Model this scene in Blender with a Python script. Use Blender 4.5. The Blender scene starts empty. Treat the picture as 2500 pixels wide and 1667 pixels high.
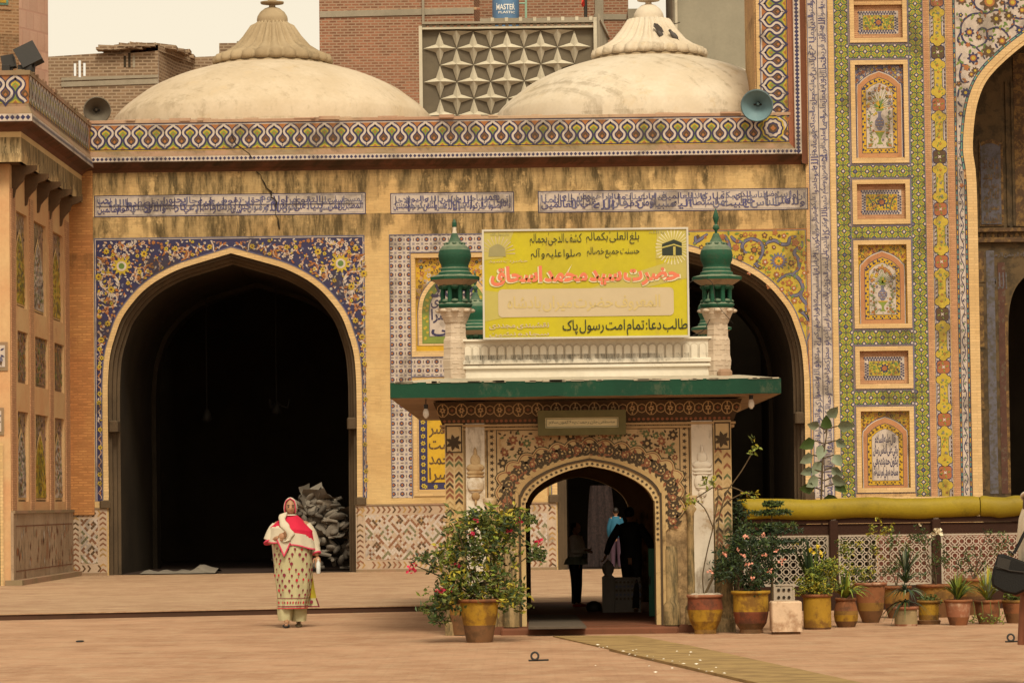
import bpy, math, random, unicodedata
from mathutils import Vector, Matrix, geometry, noise
rnd = random.Random(7)
sc = bpy.context.scene
col = sc.collection
# ------------------------------------------------------------------ camera
F, PPX, HZ, EYE = 8260.0, 1290.0, 1225.0, 1.53
KD = F/3450          # distances grow with the focal length
PITCH, ROLL = math.atan((HZ-833.5)/F), 0.0125
PPY = HZ - F*math.tan(PITCH)
f_ = Vector((0, math.cos(PITCH), math.sin(PITCH)))
u0 = Vector((0, -math.sin(PITCH), math.cos(PITCH)))
r0 = Vector((1, 0, 0))
r_ = r0*math.cos(ROLL) - u0*math.sin(ROLL)
u_ = u0*math.cos(ROLL) + r0*math.sin(ROLL)
cam = bpy.data.cameras.new('camera'); cam_o = bpy.data.objects.new('camera', cam); col.objects.link(cam_o)
cam.sensor_width = 36; cam.lens = F*36/2500
cam.shift_x = (1250-PPX)/2500; cam.shift_y = (PPY-833.5)/2500
cam.clip_start = .1; cam.clip_end = 2000
cam_o.matrix_world = Matrix(((r_.x, u_.x, -f_.x, 0), (r_.y, u_.y, -f_.y, 0), (r_.z, u_.z, -f_.z, EYE), (0, 0, 0, 1)))
sc.camera = cam_o
# ------------------------------------------------------------------ light
SUN_EL, SUN_AZ = math.radians(50), math.radians(170)     # azimuth clockwise from +Y
w = bpy.data.worlds.new('World'); sc.world = w; w.use_nodes = True
nt = w.node_tree; bg = nt.nodes['Background']
sky = nt.nodes.new('ShaderNodeTexSky'); sky.sky_type = 'NISHITA'; sky.sun_disc = False
sky.sun_elevation = SUN_EL; sky.sun_rotation = SUN_AZ
sky.air_density = 1.0; sky.dust_density = 2.0; sky.ozone_density = 1.0
hs = nt.nodes.new('ShaderNodeHueSaturation'); hs.inputs['Saturation'].default_value = .12
tint = nt.nodes.new('ShaderNodeMix'); tint.data_type = 'RGBA'; tint.blend_type = 'MULTIPLY'
tint.inputs[0].default_value = 1; tint.inputs[7].default_value = (1.06, .92, .70, 1)
nt.links.new(sky.outputs[0], hs.inputs['Color']); nt.links.new(hs.outputs[0], tint.inputs[6]); nt.links.new(tint.outputs[2], bg.inputs[0])
bg.inputs[1].default_value = .118
sun = bpy.data.lights.new('sun', 'SUN'); sun.energy = 1.9; sun.angle = math.radians(18); sun.color = (1, .91, .70)
sun_o = bpy.data.objects.new('sun', sun); col.objects.link(sun_o)
sd = Vector((math.sin(SUN_AZ)*math.cos(SUN_EL), math.cos(SUN_AZ)*math.cos(SUN_EL), math.sin(SUN_EL)))
sun_o.rotation_euler = sd.to_track_quat('Z', 'Y').to_euler()
vs = sc.view_settings
sc.display_settings.display_device = 'sRGB'
vs.view_transform = 'Standard'; vs.look = 'None'; vs.gamma = 1; vs.exposure = 0.52
# ------------------------------------------------------------------ pixel of the photograph -> point
def ray(px, py):
    return r_*((px-PPX)/F) - u_*((py-PPY)/F) + f_
def at(px, py, Y):
    d = ray(px, py); return Vector((0, 0, EYE)) + d*(Y/d.y)
def atX(px, py, X):
    d = ray(px, py); return Vector((0, 0, EYE)) + d*(X/d.x)
def atZ(px, py, Z):
    d = ray(px, py); return Vector((0, 0, EYE)) + d*((Z-EYE)/d.z)
FY = 30.0*KD
def P2(px, py, Y=FY):
    p = at(px, py, Y); return (p.x, p.z)
def R(x0, y0, x1, y1, Y=FY):
    ym, xm = (y0+y1)/2, (x0+x1)/2
    return (at(x0, ym, Y).x, at(xm, y1, Y).z, at(x1, ym, Y).x, at(xm, y0, Y).z)   # u0,v0,u1,v1
def S(n, Y):            # n photo pixels at depth Y in metres
    return n*Y/F
# ------------------------------------------------------------------ tags
def tag(o, label=None, cat=None, group=None, kind=None):
    if label: o['label'] = label
    if cat: o['category'] = cat
    if group: o['group'] = group
    if kind: o['kind'] = kind
    return o
def empty(name, loc=(0, 0, 0), label=None, cat=None, group=None):
    o = bpy.data.objects.new(name, None); o.location = loc; o.empty_display_size = .2
    col.objects.link(o); return tag(o, label, cat, group)
def copy_tree(o, parent=None):
    c = o.copy(); col.objects.link(c)
    if parent: c.parent = parent
    for ch in list(o.children): copy_tree(ch, c)
    return c
# ------------------------------------------------------------------ materials
def N(nt, t, **k):
    n = nt.nodes.new(t)
    for a, b in k.items(): setattr(n, a, b)
    return n
def math_(nt, op, a, b=None, c=None):
    n = N(nt, 'ShaderNodeMath', operation=op)
    for i, x in enumerate((a, b, c)):
        if x is None: continue
        if isinstance(x, (int, float)): n.inputs[i].default_value = x
        else: nt.links.new(x, n.inputs[i])
    return n.outputs[0]
def mixc(nt, fac, a, b, bt='MIX'):
    n = N(nt, 'ShaderNodeMix', data_type='RGBA', blend_type=bt)
    for i, x in ((0, fac), (6, a), (7, b)):
        if isinstance(x, (int, float)): n.inputs[i].default_value = x
        elif isinstance(x, tuple): n.inputs[i].default_value = (*x[:3], 1)
        else: nt.links.new(x, n.inputs[i])
    return n.outputs[2]
def smooth(nt, x, lo, hi):
    n = N(nt, 'ShaderNodeMapRange', interpolation_type='SMOOTHSTEP')
    nt.links.new(x, n.inputs[0]); n.inputs[1].default_value = lo; n.inputs[2].default_value = hi
    return n.outputs[0]
def noise_(nt, vec, scale, detail=4, rough=.6):
    n = N(nt, 'ShaderNodeTexNoise'); n.inputs['Scale'].default_value = scale
    n.inputs['Detail'].default_value = detail; n.inputs['Roughness'].default_value = rough
    nt.links.new(vec, n.inputs['Vector']); return n.outputs[0]
def coords(nt, obj=False):
    if obj:
        t = N(nt, 'ShaderNodeTexCoord').outputs['Object']
    else:
        t = N(nt, 'ShaderNodeNewGeometry').outputs['Position']
    return t
def uvz(nt, pos, su=1, sv=1):     # (x+y, z) plane coordinates of an upright wall
    s = N(nt, 'ShaderNodeSeparateXYZ'); nt.links.new(pos, s.inputs[0])
    u = math_(nt, 'MULTIPLY', math_(nt, 'ADD', s.outputs[0], s.outputs[1]), su)
    v = math_(nt, 'MULTIPLY', s.outputs[2], sv)
    c = N(nt, 'ShaderNodeCombineXYZ'); nt.links.new(u, c.inputs[0]); nt.links.new(v, c.inputs[1])
    return c.outputs[0], s.outputs[2]
def newmat(name):
    m = bpy.data.materials.new(name); m.use_nodes = True
    nt = m.node_tree; b = nt.nodes['Principled BSDF']; return m, nt, b
def bump(nt, b, h, strength=.3, dist=.02):
    n = N(nt, 'ShaderNodeBump'); n.inputs['Strength'].default_value = strength; n.inputs['Distance'].default_value = dist
    nt.links.new(h, n.inputs['Height']); nt.links.new(n.outputs[0], b.inputs['Normal'])
def M(name, c, var=.25, rough=.6, scale=4, bmp=0, c2=None, c2amt=.5, c2scale=2, spec=.3, obj=False, bscale=None):
    m, nt, b = newmat(name); pos = coords(nt, obj)
    n1 = noise_(nt, pos, scale, 6)
    k = math_(nt, 'ADD', math_(nt, 'MULTIPLY', n1, 2*var), 1-var)
    colr = c
    if c2:
        n2 = noise_(nt, pos, c2scale, 8, .65)
        colr = mixc(nt, smooth(nt, n2, .62-.3*c2amt, .72-.2*c2amt), c, c2)
    out = mixc(nt, 1.0, colr, (1, 1, 1), 'MULTIPLY')
    vm = N(nt, 'ShaderNodeVectorMath', operation='SCALE')
    nt.links.new(out, vm.inputs[0]); nt.links.new(k, vm.inputs[3])
    nt.links.new(vm.outputs[0], b.inputs['Base Color'])
    b.inputs['Roughness'].default_value = rough; b.inputs['Specular IOR Level'].default_value = spec
    if bmp: bump(nt, b, noise_(nt, pos, bscale or scale*6, 5), bmp, .02)
    return m
def wallmat(name, c1, c2, brick=None, mortar=(.5, .38, .25), mort=.02, bstr=.6, grime=(), gcol=(.035, .026, .012), gamt=1.0, rough=.85, patch=None, gscale=(1.6, .28), bmp=.25, base_grime=.25, joint=.6):
    """upright plastered or brick wall; grime = [(z_top, drop, strength)] stain bands that run down from ledges"""
    m, nt, b = newmat(name); pos = coords(nt); uv, z = uvz(nt, pos)
    c = mixc(nt, smooth(nt, noise_(nt, pos, .9, 6), .35, .65), c1, c2)
    c = mixc(nt, math_(nt, 'MULTIPLY', noise_(nt, pos, 14, 5), .45), c, tuple(x*.55 for x in c1))
    h = noise_(nt, pos, 30, 4)
    if patch:
        c = mixc(nt, smooth(nt, noise_(nt, pos, 1.3, 7, .7), .56, .64), c, patch)
    if brick:
        bt = N(nt, 'ShaderNodeTexBrick'); nt.links.new(uv, bt.inputs['Vector'])
        bt.inputs['Scale'].default_value = 1; bt.inputs['Brick Width'].default_value = brick[0]; bt.inputs['Row Height'].default_value = brick[1]
        bt.inputs['Mortar Size'].default_value = mort*brick[1]*2; bt.inputs['Mortar Smooth'].default_value = .3
        bt.inputs['Color1'].default_value = (1.2, 1.2, 1.2, 1); bt.inputs['Color2'].default_value = (.62, .62, .62, 1); bt.inputs['Mortar'].default_value = (.9, .9, .9, 1)
        bt.inputs['Bias'].default_value = -.1
        c = mixc(nt, bstr, c, mixc(nt, 1.0, c, bt.outputs['Color'], 'MULTIPLY'))
        c = mixc(nt, math_(nt, 'MULTIPLY', bt.outputs['Fac'], joint), c, mortar)
        h = math_(nt, 'SUBTRACT', h, math_(nt, 'MULTIPLY', bt.outputs['Fac'], 1.2))
    st, _ = uvz(nt, pos, *gscale)
    low, _ = uvz(nt, pos, .45, .12)
    s1 = noise_(nt, st, 1.6, 9, .72)
    s2 = noise_(nt, pos, 3.2, 8, .75)
    s3 = noise_(nt, low, 1.5, 3, .6)
    mk = None
    for zt, dr, k in grime:
        if dr < 0:      # damp that rises from the ground
            a = math_(nt, 'MULTIPLY', math_(nt, 'SUBTRACT', 1.0, smooth(nt, z, zt, zt-dr)), k); mk = a if mk is None else math_(nt, 'MAXIMUM', mk, a); continue
        a = math_(nt, 'MULTIPLY', smooth(nt, z, zt-dr, zt), k)
        a = math_(nt, 'MULTIPLY', a, math_(nt, 'LESS_THAN', z, zt+.02))
        mk = a if mk is None else math_(nt, 'MAXIMUM', mk, a)
    lvl = math_(nt, 'ADD', math_(nt, 'MULTIPLY', s1, .52), math_(nt, 'MULTIPLY', s2, .48))
    if mk is not None:
        mk = math_(nt, 'MULTIPLY', mk, math_(nt, 'ADD', math_(nt, 'MULTIPLY', smooth(nt, s3, .34, .60), .8), .4))
        mk = math_(nt, 'MINIMUM', mk, 1.0)
        g = smooth(nt, math_(nt, 'ADD', lvl, math_(nt, 'MULTIPLY', mk, .20)), .575, .67)
        g = math_(nt, 'MULTIPLY', g, math_(nt, 'ADD', math_(nt, 'MULTIPLY', mk, 1-base_grime), base_grime))
        g = math_(nt, 'MULTIPLY', g, math_(nt, 'ADD', math_(nt, 'MULTIPLY', smooth(nt, noise_(nt, st, 3.1, 8, .75), .38, .62), .65), .35))
    else:
        g = math_(nt, 'MULTIPLY', smooth(nt, lvl, .52, .64), base_grime)
    g = math_(nt, 'MINIMUM', g, 1.0)
    c = mixc(nt, math_(nt, 'MULTIPLY', g, gamt), c, gcol)
    nt.links.new(c, b.inputs['Base Color']); b.inputs['Roughness'].default_value = rough; b.inputs['Specular IOR Level'].default_value = .2
    bump(nt, b, h, bmp, .01)
    return m
# ------------------------------------------------------------------ mesh builder
def FACE(Y): return lambda u, v, w: (u, Y-w, v)
def SIDE(X): return lambda u, v, w: (X+w, u, v)
ID3 = lambda a, b, c: (a, b, c)
class MB:
    def __init__(s, fr=ID3):
        s.v = []; s.f = []; s.mi = []; s.mats = []; s.sm = []; s.fr = fr; s.k = 0; s.clip = None
    def m(s, mat):
        if mat not in s.mats: s.mats.append(mat)
        return s.mats.index(mat)
    def face(s, pts, mat, smooth=False):
        n = len(s.v); s.v += [tuple(p) for p in pts]; s.f.append(tuple(range(n, n+len(pts)))); s.mi.append(s.m(mat)); s.sm.append(smooth)
    def mesh(s, vs, fs, mat, smooth=False):
        n = len(s.v); s.v += [tuple(p) for p in vs]; i = s.m(mat)
        for f in fs: s.f.append(tuple(n+k for k in f)); s.mi.append(i); s.sm.append(smooth)
    # flat shapes in the (u,v) plane of the frame
    def poly(s, pts, mat, w=0.0):
        if s.clip: pts = clip(pts, s.clip)
        if len(pts) < 3: return
        s.k = (s.k+1) % 12
        w += s.k*.0001
        s.face([s.fr(u, v, w) for u, v in pts], mat)
    def rect(s, u0, v0, u1, v1, mat, w=0.0): s.poly([(u0, v0), (u1, v0), (u1, v1), (u0, v1)], mat, w)
    def frame_(s, r, t, mat, w=0.0):
        u0, v0, u1, v1 = r
        s.rect(u0, v0, u1, v0+t, mat, w); s.rect(u0, v1-t, u1, v1, mat, w)
        s.rect(u0, v0+t, u0+t, v1-t, mat, w); s.rect(u1-t, v0+t, u1, v1-t, mat, w)
    def ngon(s, cx, cy, r, n, mat, w=0.0, a0=0, lobes=0, amp=.25, sy=1):
        s.poly([(cx+r*(1+amp*math.cos(lobes*t) if lobes else 1)*math.cos(t+a0), cy+sy*r*(1+amp*math.cos(lobes*t) if lobes else 1)*math.sin(t+a0)) for t in [2*math.pi*i/n for i in range(n)]], mat, w)
    def star(s, cx, cy, r0, r1, n, mat, w=0.0, a0=0):
        s.poly([(cx+(r0 if i % 2 == 0 else r1)*math.cos(a0+math.pi*i/n), cy+(r0 if i % 2 == 0 else r1)*math.sin(a0+math.pi*i/n)) for i in range(2*n)], mat, w)
    def ribbon(s, pts, wid, mat, w=0.0, closed=False):
        n = len(pts)
        if n < 2: return
        L = []; Rr = []
        for i in range(n):
            a = pts[(i-1) % n] if closed or i > 0 else pts[i]; b = pts[(i+1) % n] if closed or i < n-1 else pts[i]
            dx, dy = b[0]-a[0], b[1]-a[1]; l = math.hypot(dx, dy) or 1
            h = (wid[i] if isinstance(wid, (list, tuple)) else wid)/2
            L.append((pts[i][0]-dy/l*h, pts[i][1]+dx/l*h)); Rr.append((pts[i][0]+dy/l*h, pts[i][1]-dx/l*h))
        s.k = (s.k+1) % 12; ww = w+s.k*.0001
        for i in range(n if closed else n-1):
            j = (i+1) % n
            q = [L[i], L[j], Rr[j], Rr[i]]
            if s.clip: q = clip(q, s.clip)
            if len(q) > 2: s.face([s.fr(u, v, ww) for u, v in q], mat)
    def leaf(s, x, y, a, l, wd, mat, w=0.0):
        c, d = math.cos(a), math.sin(a)
        P = [(0, 0), (.3*l, wd*.5), (.65*l, wd*.38), (l, 0), (.65*l, -wd*.38), (.3*l, -wd*.5)]
        s.poly([(x+c*p-d*q, y+d*p+c*q) for p, q in P], mat, w)
    def flower(s, x, y, r, n, m1, m2, w=0.0, m3=None):
        a0 = rnd.random()*3
        s.ngon(x, y, r, n*6, m1, w, a0, n, .22)
        if m3: s.ngon(x, y, r*.62, 14, m3, w+.0012)
        s.ngon(x, y, r*.38, 10, m2, w+.0024)
    def frameplate(s, r, holes, mat, w=0.0, depth=None, back=0.0):
        """rectangle with holes (lists of (u,v)); depth -> hole edges run back to w=back"""
        u0, v0, u1, v1 = r
        outer = [(u0, v0), (u1, v0), (u1, v1), (u0, v1)] if not isinstance(r[0], tuple) else list(r)
        s.region(outer, holes, mat, w)
        if depth:
            for h in holes: s.edge(h, w, w-depth, mat)
    def region(s, outer, holes, mat, w=0.0):
        loops = [[Vector((a, b, 0)) for a, b in L] for L in [outer]+list(holes)]
        flat = [p for L in loops for p in L]
        tris = geometry.tessellate_polygon(loops)
        s.mesh([s.fr(p.x, p.y, w) for p in flat], [t for t in tris], mat)
    def edge(s, loop, w0, w1, mat, closed=True, smooth=False):
        n = len(loop)
        vs_ = [s.fr(a, b, w0) for a, b in loop]+[s.fr(a, b, w1) for a, b in loop]
        s.mesh(vs_, [(i, (i+1) % n, n+(i+1) % n, n+i) for i in range(n if closed else n-1)], mat, smooth)
    def loft(s, loops, mat, closed=True, smooth=False):
        """loops: list of (list of 3d points)"""
        n = len(loops[0]); vs_ = [p for L in loops for p in L]; fs = []
        for k in range(len(loops)-1):
            for i in range(n if closed else n-1):
                j = (i+1) % n; fs.append((k*n+i, k*n+j, (k+1)*n+j, (k+1)*n+i))
        s.mesh(vs_, fs, mat, smooth)
    # solids
    def box(s, x0, y0, z0, x1, y1, z1, mat):
        V = [(x, y, z) for z in (z0, z1) for y in (y0, y1) for x in (x0, x1)]
        s.mesh(V, [(0, 2, 3, 1), (4, 5, 7, 6), (0, 1, 5, 4), (2, 6, 7, 3), (0, 4, 6, 2), (1, 3, 7, 5)], mat)
    def bbox(s, x0, y0, z0, x1, y1, z1, mat, b=.01, jit=0):
        """box with chamfered vertical and top edges"""
        b = min(b, (x1-x0)/3, (y1-y0)/3, (z1-z0)/3)
        def ring(i, z):
            return [(x0+i, y0+b+i, z), (x0+b+i, y0+i, z), (x1-b-i, y0+i, z), (x1-i, y0+b+i, z), (x1-i, y1-b-i, z), (x1-b-i, y1-i, z), (x0+b+i, y1-i, z), (x0+i, y1-b-i, z)]
        L = [ring(0, z0), ring(0, z1-b), ring(b*.7, z1)]
        s.loft(L, mat); s.face(L[-1], mat); s.face(L[0][::-1], mat)
    def obox(s, p, ax, ay, az, mat):
        """oriented box: centre p, half axes"""
        p = Vector(p); V = [p+ax*i+ay*j+az*k for k in (-1, 1) for j in (-1, 1) for i in (-1, 1)]
        s.mesh(V, [(0, 2, 3, 1), (4, 5, 7, 6), (0, 1, 5, 4), (2, 6, 7, 3), (0, 4, 6, 2), (1, 3, 7, 5)], mat)
    def lathe(s, c, prof, mat, n=24, smooth=True, flute=0, famp=0, sx=1, sy=1, a0=0, cap=True):
        """prof: [(r,z)] around vertical axis at c"""
        loops = []
        for r, z in prof:
            fa = famp(z) if callable(famp) else famp
            loops.append([(c[0]+sx*r*(1+fa*(abs(math.sin(flute*t/2))-.6) if flute else 1)*math.cos(t+a0), c[1]+sy*r*(1+fa*(abs(math.sin(flute*t/2))-.6) if flute else 1)*math.sin(t+a0), c[2]+z) for t in [2*math.pi*i/n for i in range(n)]])
        s.loft(loops, mat, True, smooth)
        if cap:
            s.face(loops[-1], mat); s.face(loops[0][::-1], mat)
    def tube(s, pts, rad, mat, n=6, smooth=True, cap=True):
        pts = [Vector(p) for p in pts]; loops = []
        t0 = None
        for i, p in enumerate(pts):
            d = (pts[min(i+1, len(pts)-1)]-pts[max(i-1, 0)])
            d = d.normalized() if d.length > 1e-9 else Vector((0, 0, 1))
            a = d.cross(Vector((0, 0, 1)) if abs(d.z) < .9 else Vector((1, 0, 0))).normalized()
            if t0 is not None and a.dot(t0) < 0: a = -a
            t0 = a; b = d.cross(a)
            r = rad[i] if isinstance(rad, (list, tuple)) else rad
            loops.append([p+a*(r*math.cos(2*math.pi*k/n))+b*(r*math.sin(2*math.pi*k/n)) for k in range(n)])
        s.loft(loops, mat, True, smooth)
        if cap: s.face(loops[0][::-1], mat); s.face(loops[-1], mat)
    def ell(s, c, rx, ry, rz, mat, n=14, k=9, rot=None):
        L = []
        for j in range(k+1):
            t = -math.pi/2+math.pi*j/k; cr = max(math.cos(t), .02)
            ring = []
            for i in range(n):
                a = 2*math.pi*i/n; p = Vector((rx*cr*math.cos(a), ry*cr*math.sin(a), rz*math.sin(t)))
                if rot: p = rot @ p
                ring.append(Vector(c)+p)
            L.append(ring)
        s.loft(L, mat, True, True)
    def build(s, name, parent=None, label=None, cat=None, group=None, kind=None, weld=False):
        me = bpy.data.meshes.new(name)
        o = bpy.data.objects.new(name, me); col.objects.link(o)
        off = Vector((0, 0, 0))
        if parent:
            o.parent = parent
            q = parent
            while q: off += q.location; q = q.parent
            me.from_pydata([tuple(Vector(p)-off) for p in s.v], [], s.f)
        else:
            xs = [p[0] for p in s.v]; ys = [p[1] for p in s.v]; zs = [p[2] for p in s.v]
            off = Vector(((min(xs)+max(xs))/2, (min(ys)+max(ys))/2, min(zs)))
            o.location = off
            me.from_pydata([tuple(Vector(p)-off) for p in s.v], [], s.f)
        for m in s.mats: me.materials.append(m)
        me.polygons.foreach_set('material_index', s.mi); me.polygons.foreach_set('use_smooth', s.sm)
        me.update()
        return tag(o, label, cat, group, kind)
def clip(pts, r):
    u0, v0, u1, v1 = r
    for ax, lim, sg in ((0, u0, 1), (0, u1, -1), (1, v0, 1), (1, v1, -1)):
        if not pts: return []
        out = []
        for i in range(len(pts)):
            a, b = pts[i-1], pts[i]
            ia, ib = (a[ax]-lim)*sg >= 0, (b[ax]-lim)*sg >= 0
            if ia != ib:
                t = (lim-a[ax])/(b[ax]-a[ax]); out.append((a[0]+t*(b[0]-a[0]), a[1]+t*(b[1]-a[1])))
            if ib: out.append(b)
        pts = out
    return pts
def spline(pts, n=8):
    """Catmull-Rom through 2d/3d points"""
    P = [Vector(p) for p in pts]; out = []
    for i in range(len(P)-1):
        a = P[i-1] if i else P[0]*2-P[1]; b, c = P[i], P[i+1]; d = P[i+2] if i+2 < len(P) else P[-1]*2-P[-2]
        for k in range(n):
            t = k/n; out.append(.5*((2*b)+(c-a)*t+(2*a-5*b+4*c-d)*t*t+(3*b-a-3*c+d)*t**3))
    out.append(P[-1]); return [tuple(p) for p in out]
def inside(p, loop):
    x, y = p; r = False
    for i in range(len(loop)):
        x0, y0 = loop[i-1]; x1, y1 = loop[i]
        if (y0 > y) != (y1 > y) and x < (x1-x0)*(y-y0)/(y1-y0)+x0: r = not r
    return r
def seg_dist(p, loop):
    best = 1e9; P = Vector(p)
    for i in range(len(loop)):
        a = Vector(loop[i-1]); b = Vector(loop[i]); d = b-a
        t = max(0, min(1, (P-a).dot(d)/max(d.length_squared, 1e-12))); best = min(best, (P-a-d*t).length)
    return best
def offset(pts, d):
    """open polyline moved to its left by d"""
    out = []
    for i in range(len(pts)):
        a = pts[max(i-1, 0)]; b = pts[min(i+1, len(pts)-1)]
        dx, dy = b[0]-a[0], b[1]-a[1]; l = math.hypot(dx, dy) or 1
        ex, ey = pts[i][0]-a[0], pts[i][1]-a[1]; el = math.hypot(ex, ey)
        k = max(.35, (ex*dx+ey*dy)/(el*l)) if el else 1
        out.append((pts[i][0]-dy/l*d/k, pts[i][1]+dx/l*d/k))
    return out
# ------------------------------------------------------------------ Arabic lettering (joined letter forms, glyph by glyph)
AT = {}
for c in list(range(0xFB50, 0xFC00))+list(range(0xFE80, 0xFEFD)):
    d = unicodedata.decomposition(chr(c)).split()
    if len(d) >= 2 and d[0][0] == '<': AT.setdefault(''.join(chr(int(x, 16)) for x in d[1:]), {})[d[0][1:-1]] = chr(c)
def shape(s):
    L = []; i = 0
    while i < len(s):
        if len(s[i:i+2]) == 2 and s[i] == '\u0644' and s[i:i+2] in AT: L.append(s[i:i+2]); i += 2
        else: L.append(s[i]); i += 1
    r = ''
    for k, c in enumerate(L):
        f = AT.get(c)
        if not f: r += c; continue
        p = AT.get(L[k-1], {}) if k else {}; n = AT.get(L[k+1], {}) if k+1 < len(L) else {}
        jp = ('initial' in p) and ('final' in f); jn = ('initial' in f) and ('final' in n)
        r += f.get('medial' if jp and jn else 'final' if jp else 'initial' if jn else 'isolated', c)
    return r[::-1]
GL = {}
def _mesh_of(body, bold=0):
    cu = bpy.data.curves.new('t', 'FONT'); cu.body = body; cu.resolution_u = 2; cu.offset = bold
    o = bpy.data.objects.new('t', cu); col.objects.link(o)
    bpy.context.view_layer.update()
    me = bpy.data.meshes.new_from_object(o.evaluated_get(bpy.context.evaluated_depsgraph_get()))
    vs_ = [(v.co.x, v.co.y) for v in me.vertices]; fs = [tuple(p.vertices) for p in me.polygons]
    bpy.data.objects.remove(o); bpy.data.curves.remove(cu); bpy.data.meshes.remove(me)
    return vs_, fs
def glyph(ch, bold):
    if (ch, bold) not in GL:
        if ('|', 0) not in GL: GL[('|', 0)] = (max(x for x, y in _mesh_of('|')[0]),)
        adv = max(x for x, y in _mesh_of(ch+'|')[0])-GL[('|', 0)][0]
        GL[(ch, bold)] = (*_mesh_of(ch, bold), adv) if ch != ' ' else ([], [], adv)
    return GL[(ch, bold)]
def thuluth(mb, s, r, mats, w=0.0, bold=.02, rot=False):
    """stacked, overlapping words of a monumental inscription, set from right to left"""
    u0, v0, u1, v1 = r; ws = s.split(); tot = sum(len(x)+.6 for x in ws); x = u1; h = v1-v0
    for i, t in enumerate(ws):
        wd = (u1-u0)*(len(t)+.6)/tot; a = rnd.uniform(0, .16); b = a+rnd.uniform(.80, .9)
        if rot:
            wd = (v1-v0)*(len(t)+.6)/tot; y = v0+(u1-x)*(v1-v0)/(u1-u0); g = u1-u0
            lettering(mb, t, (u0+g*(1-min(b, 1)), v1-(y-v0)-wd*1.0 if 0 else max(v0, y-wd*.1), u1-g*a, min(v1, y+wd*1.05)), mats[i % len(mats)], w+.0012*(i % 3), bold, rot=True); x -= wd*(u1-u0)/(v1-v0); continue
        lettering(mb, t, (max(u0, x-wd*1.15), v0+h*a, min(u1, x+wd*.10), v0+h*min(b, 1)), mats[i % len(mats)], w+.0012*(i % 3), bold)
        x -= wd
def lettering(mb, s, r, mat, w=0.0, bold=0.0, arabic=True, space=.6, fit='box', rot=False, slack=1.0):
    """writes s into the rectangle r of the frame, stretched to fill it; rot: reads upwards"""
    t = shape(s) if arabic else s
    X = 0; V = []; Fs = []; par = 0
    for ch in t:
        vs_, fs, adv = glyph(ch, bold)
        n = len(V); par ^= 1
        V += [(X+x, y, par) for x, y in vs_]; Fs += [tuple(n+i for i in f) for f in fs]
        X += adv*(space if ch == ' ' else slack)
    x0 = min(v[0] for v in V); x1 = max(v[0] for v in V); y0 = min(v[1] for v in V); y1 = max(v[1] for v in V)
    u0, v0, u1, v1 = r
    out = []
    for x, y, p in V:
        a = (x-x0)/(x1-x0); b = (y-y0)/(y1-y0)
        if rot: a, b = 1-b, a
        out.append(mb.fr(u0+a*(u1-u0), v0+b*(v1-v0), w+p*.0004))
    mb.mesh(out, Fs, mat)
# ------------------------------------------------------------------ tile glazes and stone
def tile(name, c, var=.28): return M(name, c, var, .42, 7, .12, tuple(.50*x+.018*k for x, k in zip(c, (1.2, .8, .4))), .42, 1.4, spec=.35, bscale=25)
NAVY = tile('tile_navy', (.026, .023, .072)); YEL = tile('tile_yellow', (.42, .30, .03)); GRN = tile('tile_green', (.17, .215, .035))
ORG = tile('tile_orange', (.31, .115, .03)); WHT = tile('tile_white', (.48, .40, .34)); BRN = tile('tile_brown', (.085, .045, .018))
VIO = tile('tile_violet', (.12, .115, .175)); LEAF = tile('tile_leaf', (.10, .17, .035)); TUR = tile('tile_turquoise', (.10, .22, .17))
CRB = tile('tile_umber', (.15, .065, .028)); BLU = tile('tile_blue', (.062, .058, .150)); PINK = tile('tile_pink', (.44, .28, .19)); PALEW = tile('tile_pale', (.45, .375, .32)); RUST = tile('tile_rust', (.30, .10, .035))
GOLD = tile('tile_gold', (.48, .285, .015))
def zr(y, px=1060, Y=FY): return at(px, y, Y).z
Z0 = .09
CR1, CR2 = (.62, .43, .195), (.53, .335, .14)
wall_m = wallmat('weathered_brick_plaster', CR1, CR2, (.21, .034), (.45, .30, .15), .10, .3, joint=.3, grime=
    [(zr(413), 1.3, 1.5), (zr(521), 1.15, 1.45), (zr(1230), .8, .7), (zr(870), 3.0, .35)], gamt=.9, base_grime=.14, gscale=(1.5, .25))
trim_m = wallmat('cream_trim_stone', (.66, .46, .235), (.58, .38, .17), (.3, .06), (.42, .28, .14), .08, .3, [], base_grime=.25, gamt=.55, bmp=.12)
cove_m = wallmat('stained_red_cove', (.16, .065, .035), (.10, .05, .03), None, grime=[(zr(388), .35, 1)], gamt=.8, base_grime=.4)
mould_m = wallmat('grey_moulding', (.24, .175, .10), (.34, .20, .13), None, grime=[(zr(359), .25, .6)], gamt=.6, base_grime=.5)
red_m = wallmat('red_sandstone', (.36, .13, .075), (.40, .17, .10), None, base_grime=.6, gamt=.5)
redd_m = wallmat('dark_red_stone', (.15, .06, .032), (.20, .075, .04), None, base_grime=.7, gamt=.7)
cop_m = wallmat('coping_plaster', (.50, .36, .24), (.42, .24, .16), None, base_grime=.6, gamt=.6)
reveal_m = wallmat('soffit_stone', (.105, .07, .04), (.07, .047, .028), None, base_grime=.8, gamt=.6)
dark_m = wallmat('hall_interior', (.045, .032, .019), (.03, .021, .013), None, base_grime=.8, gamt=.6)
dome_m = wallmat('dome_limewash', (.62, .51, .38), (.54, .43, .30), None, patch=(.52, .41, .28), grime=[(zr(270), 1.3, .6), (zr(60), 7, .35)], gcol=(.17, .12, .06), gamt=.6, base_grime=.5, bmp=.3, rough=.9)
dome2_m = wallmat('dome_fresh_limewash', (.67, .58, .46), (.60, .50, .37), None, patch=(.55, .45, .32), grime=[(zr(262), 1.2, .6), (zr(60), 7, .42)], gcol=(.16, .115, .06), gamt=.65, base_grime=.5, bmp=.3, rough=.9)
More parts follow.
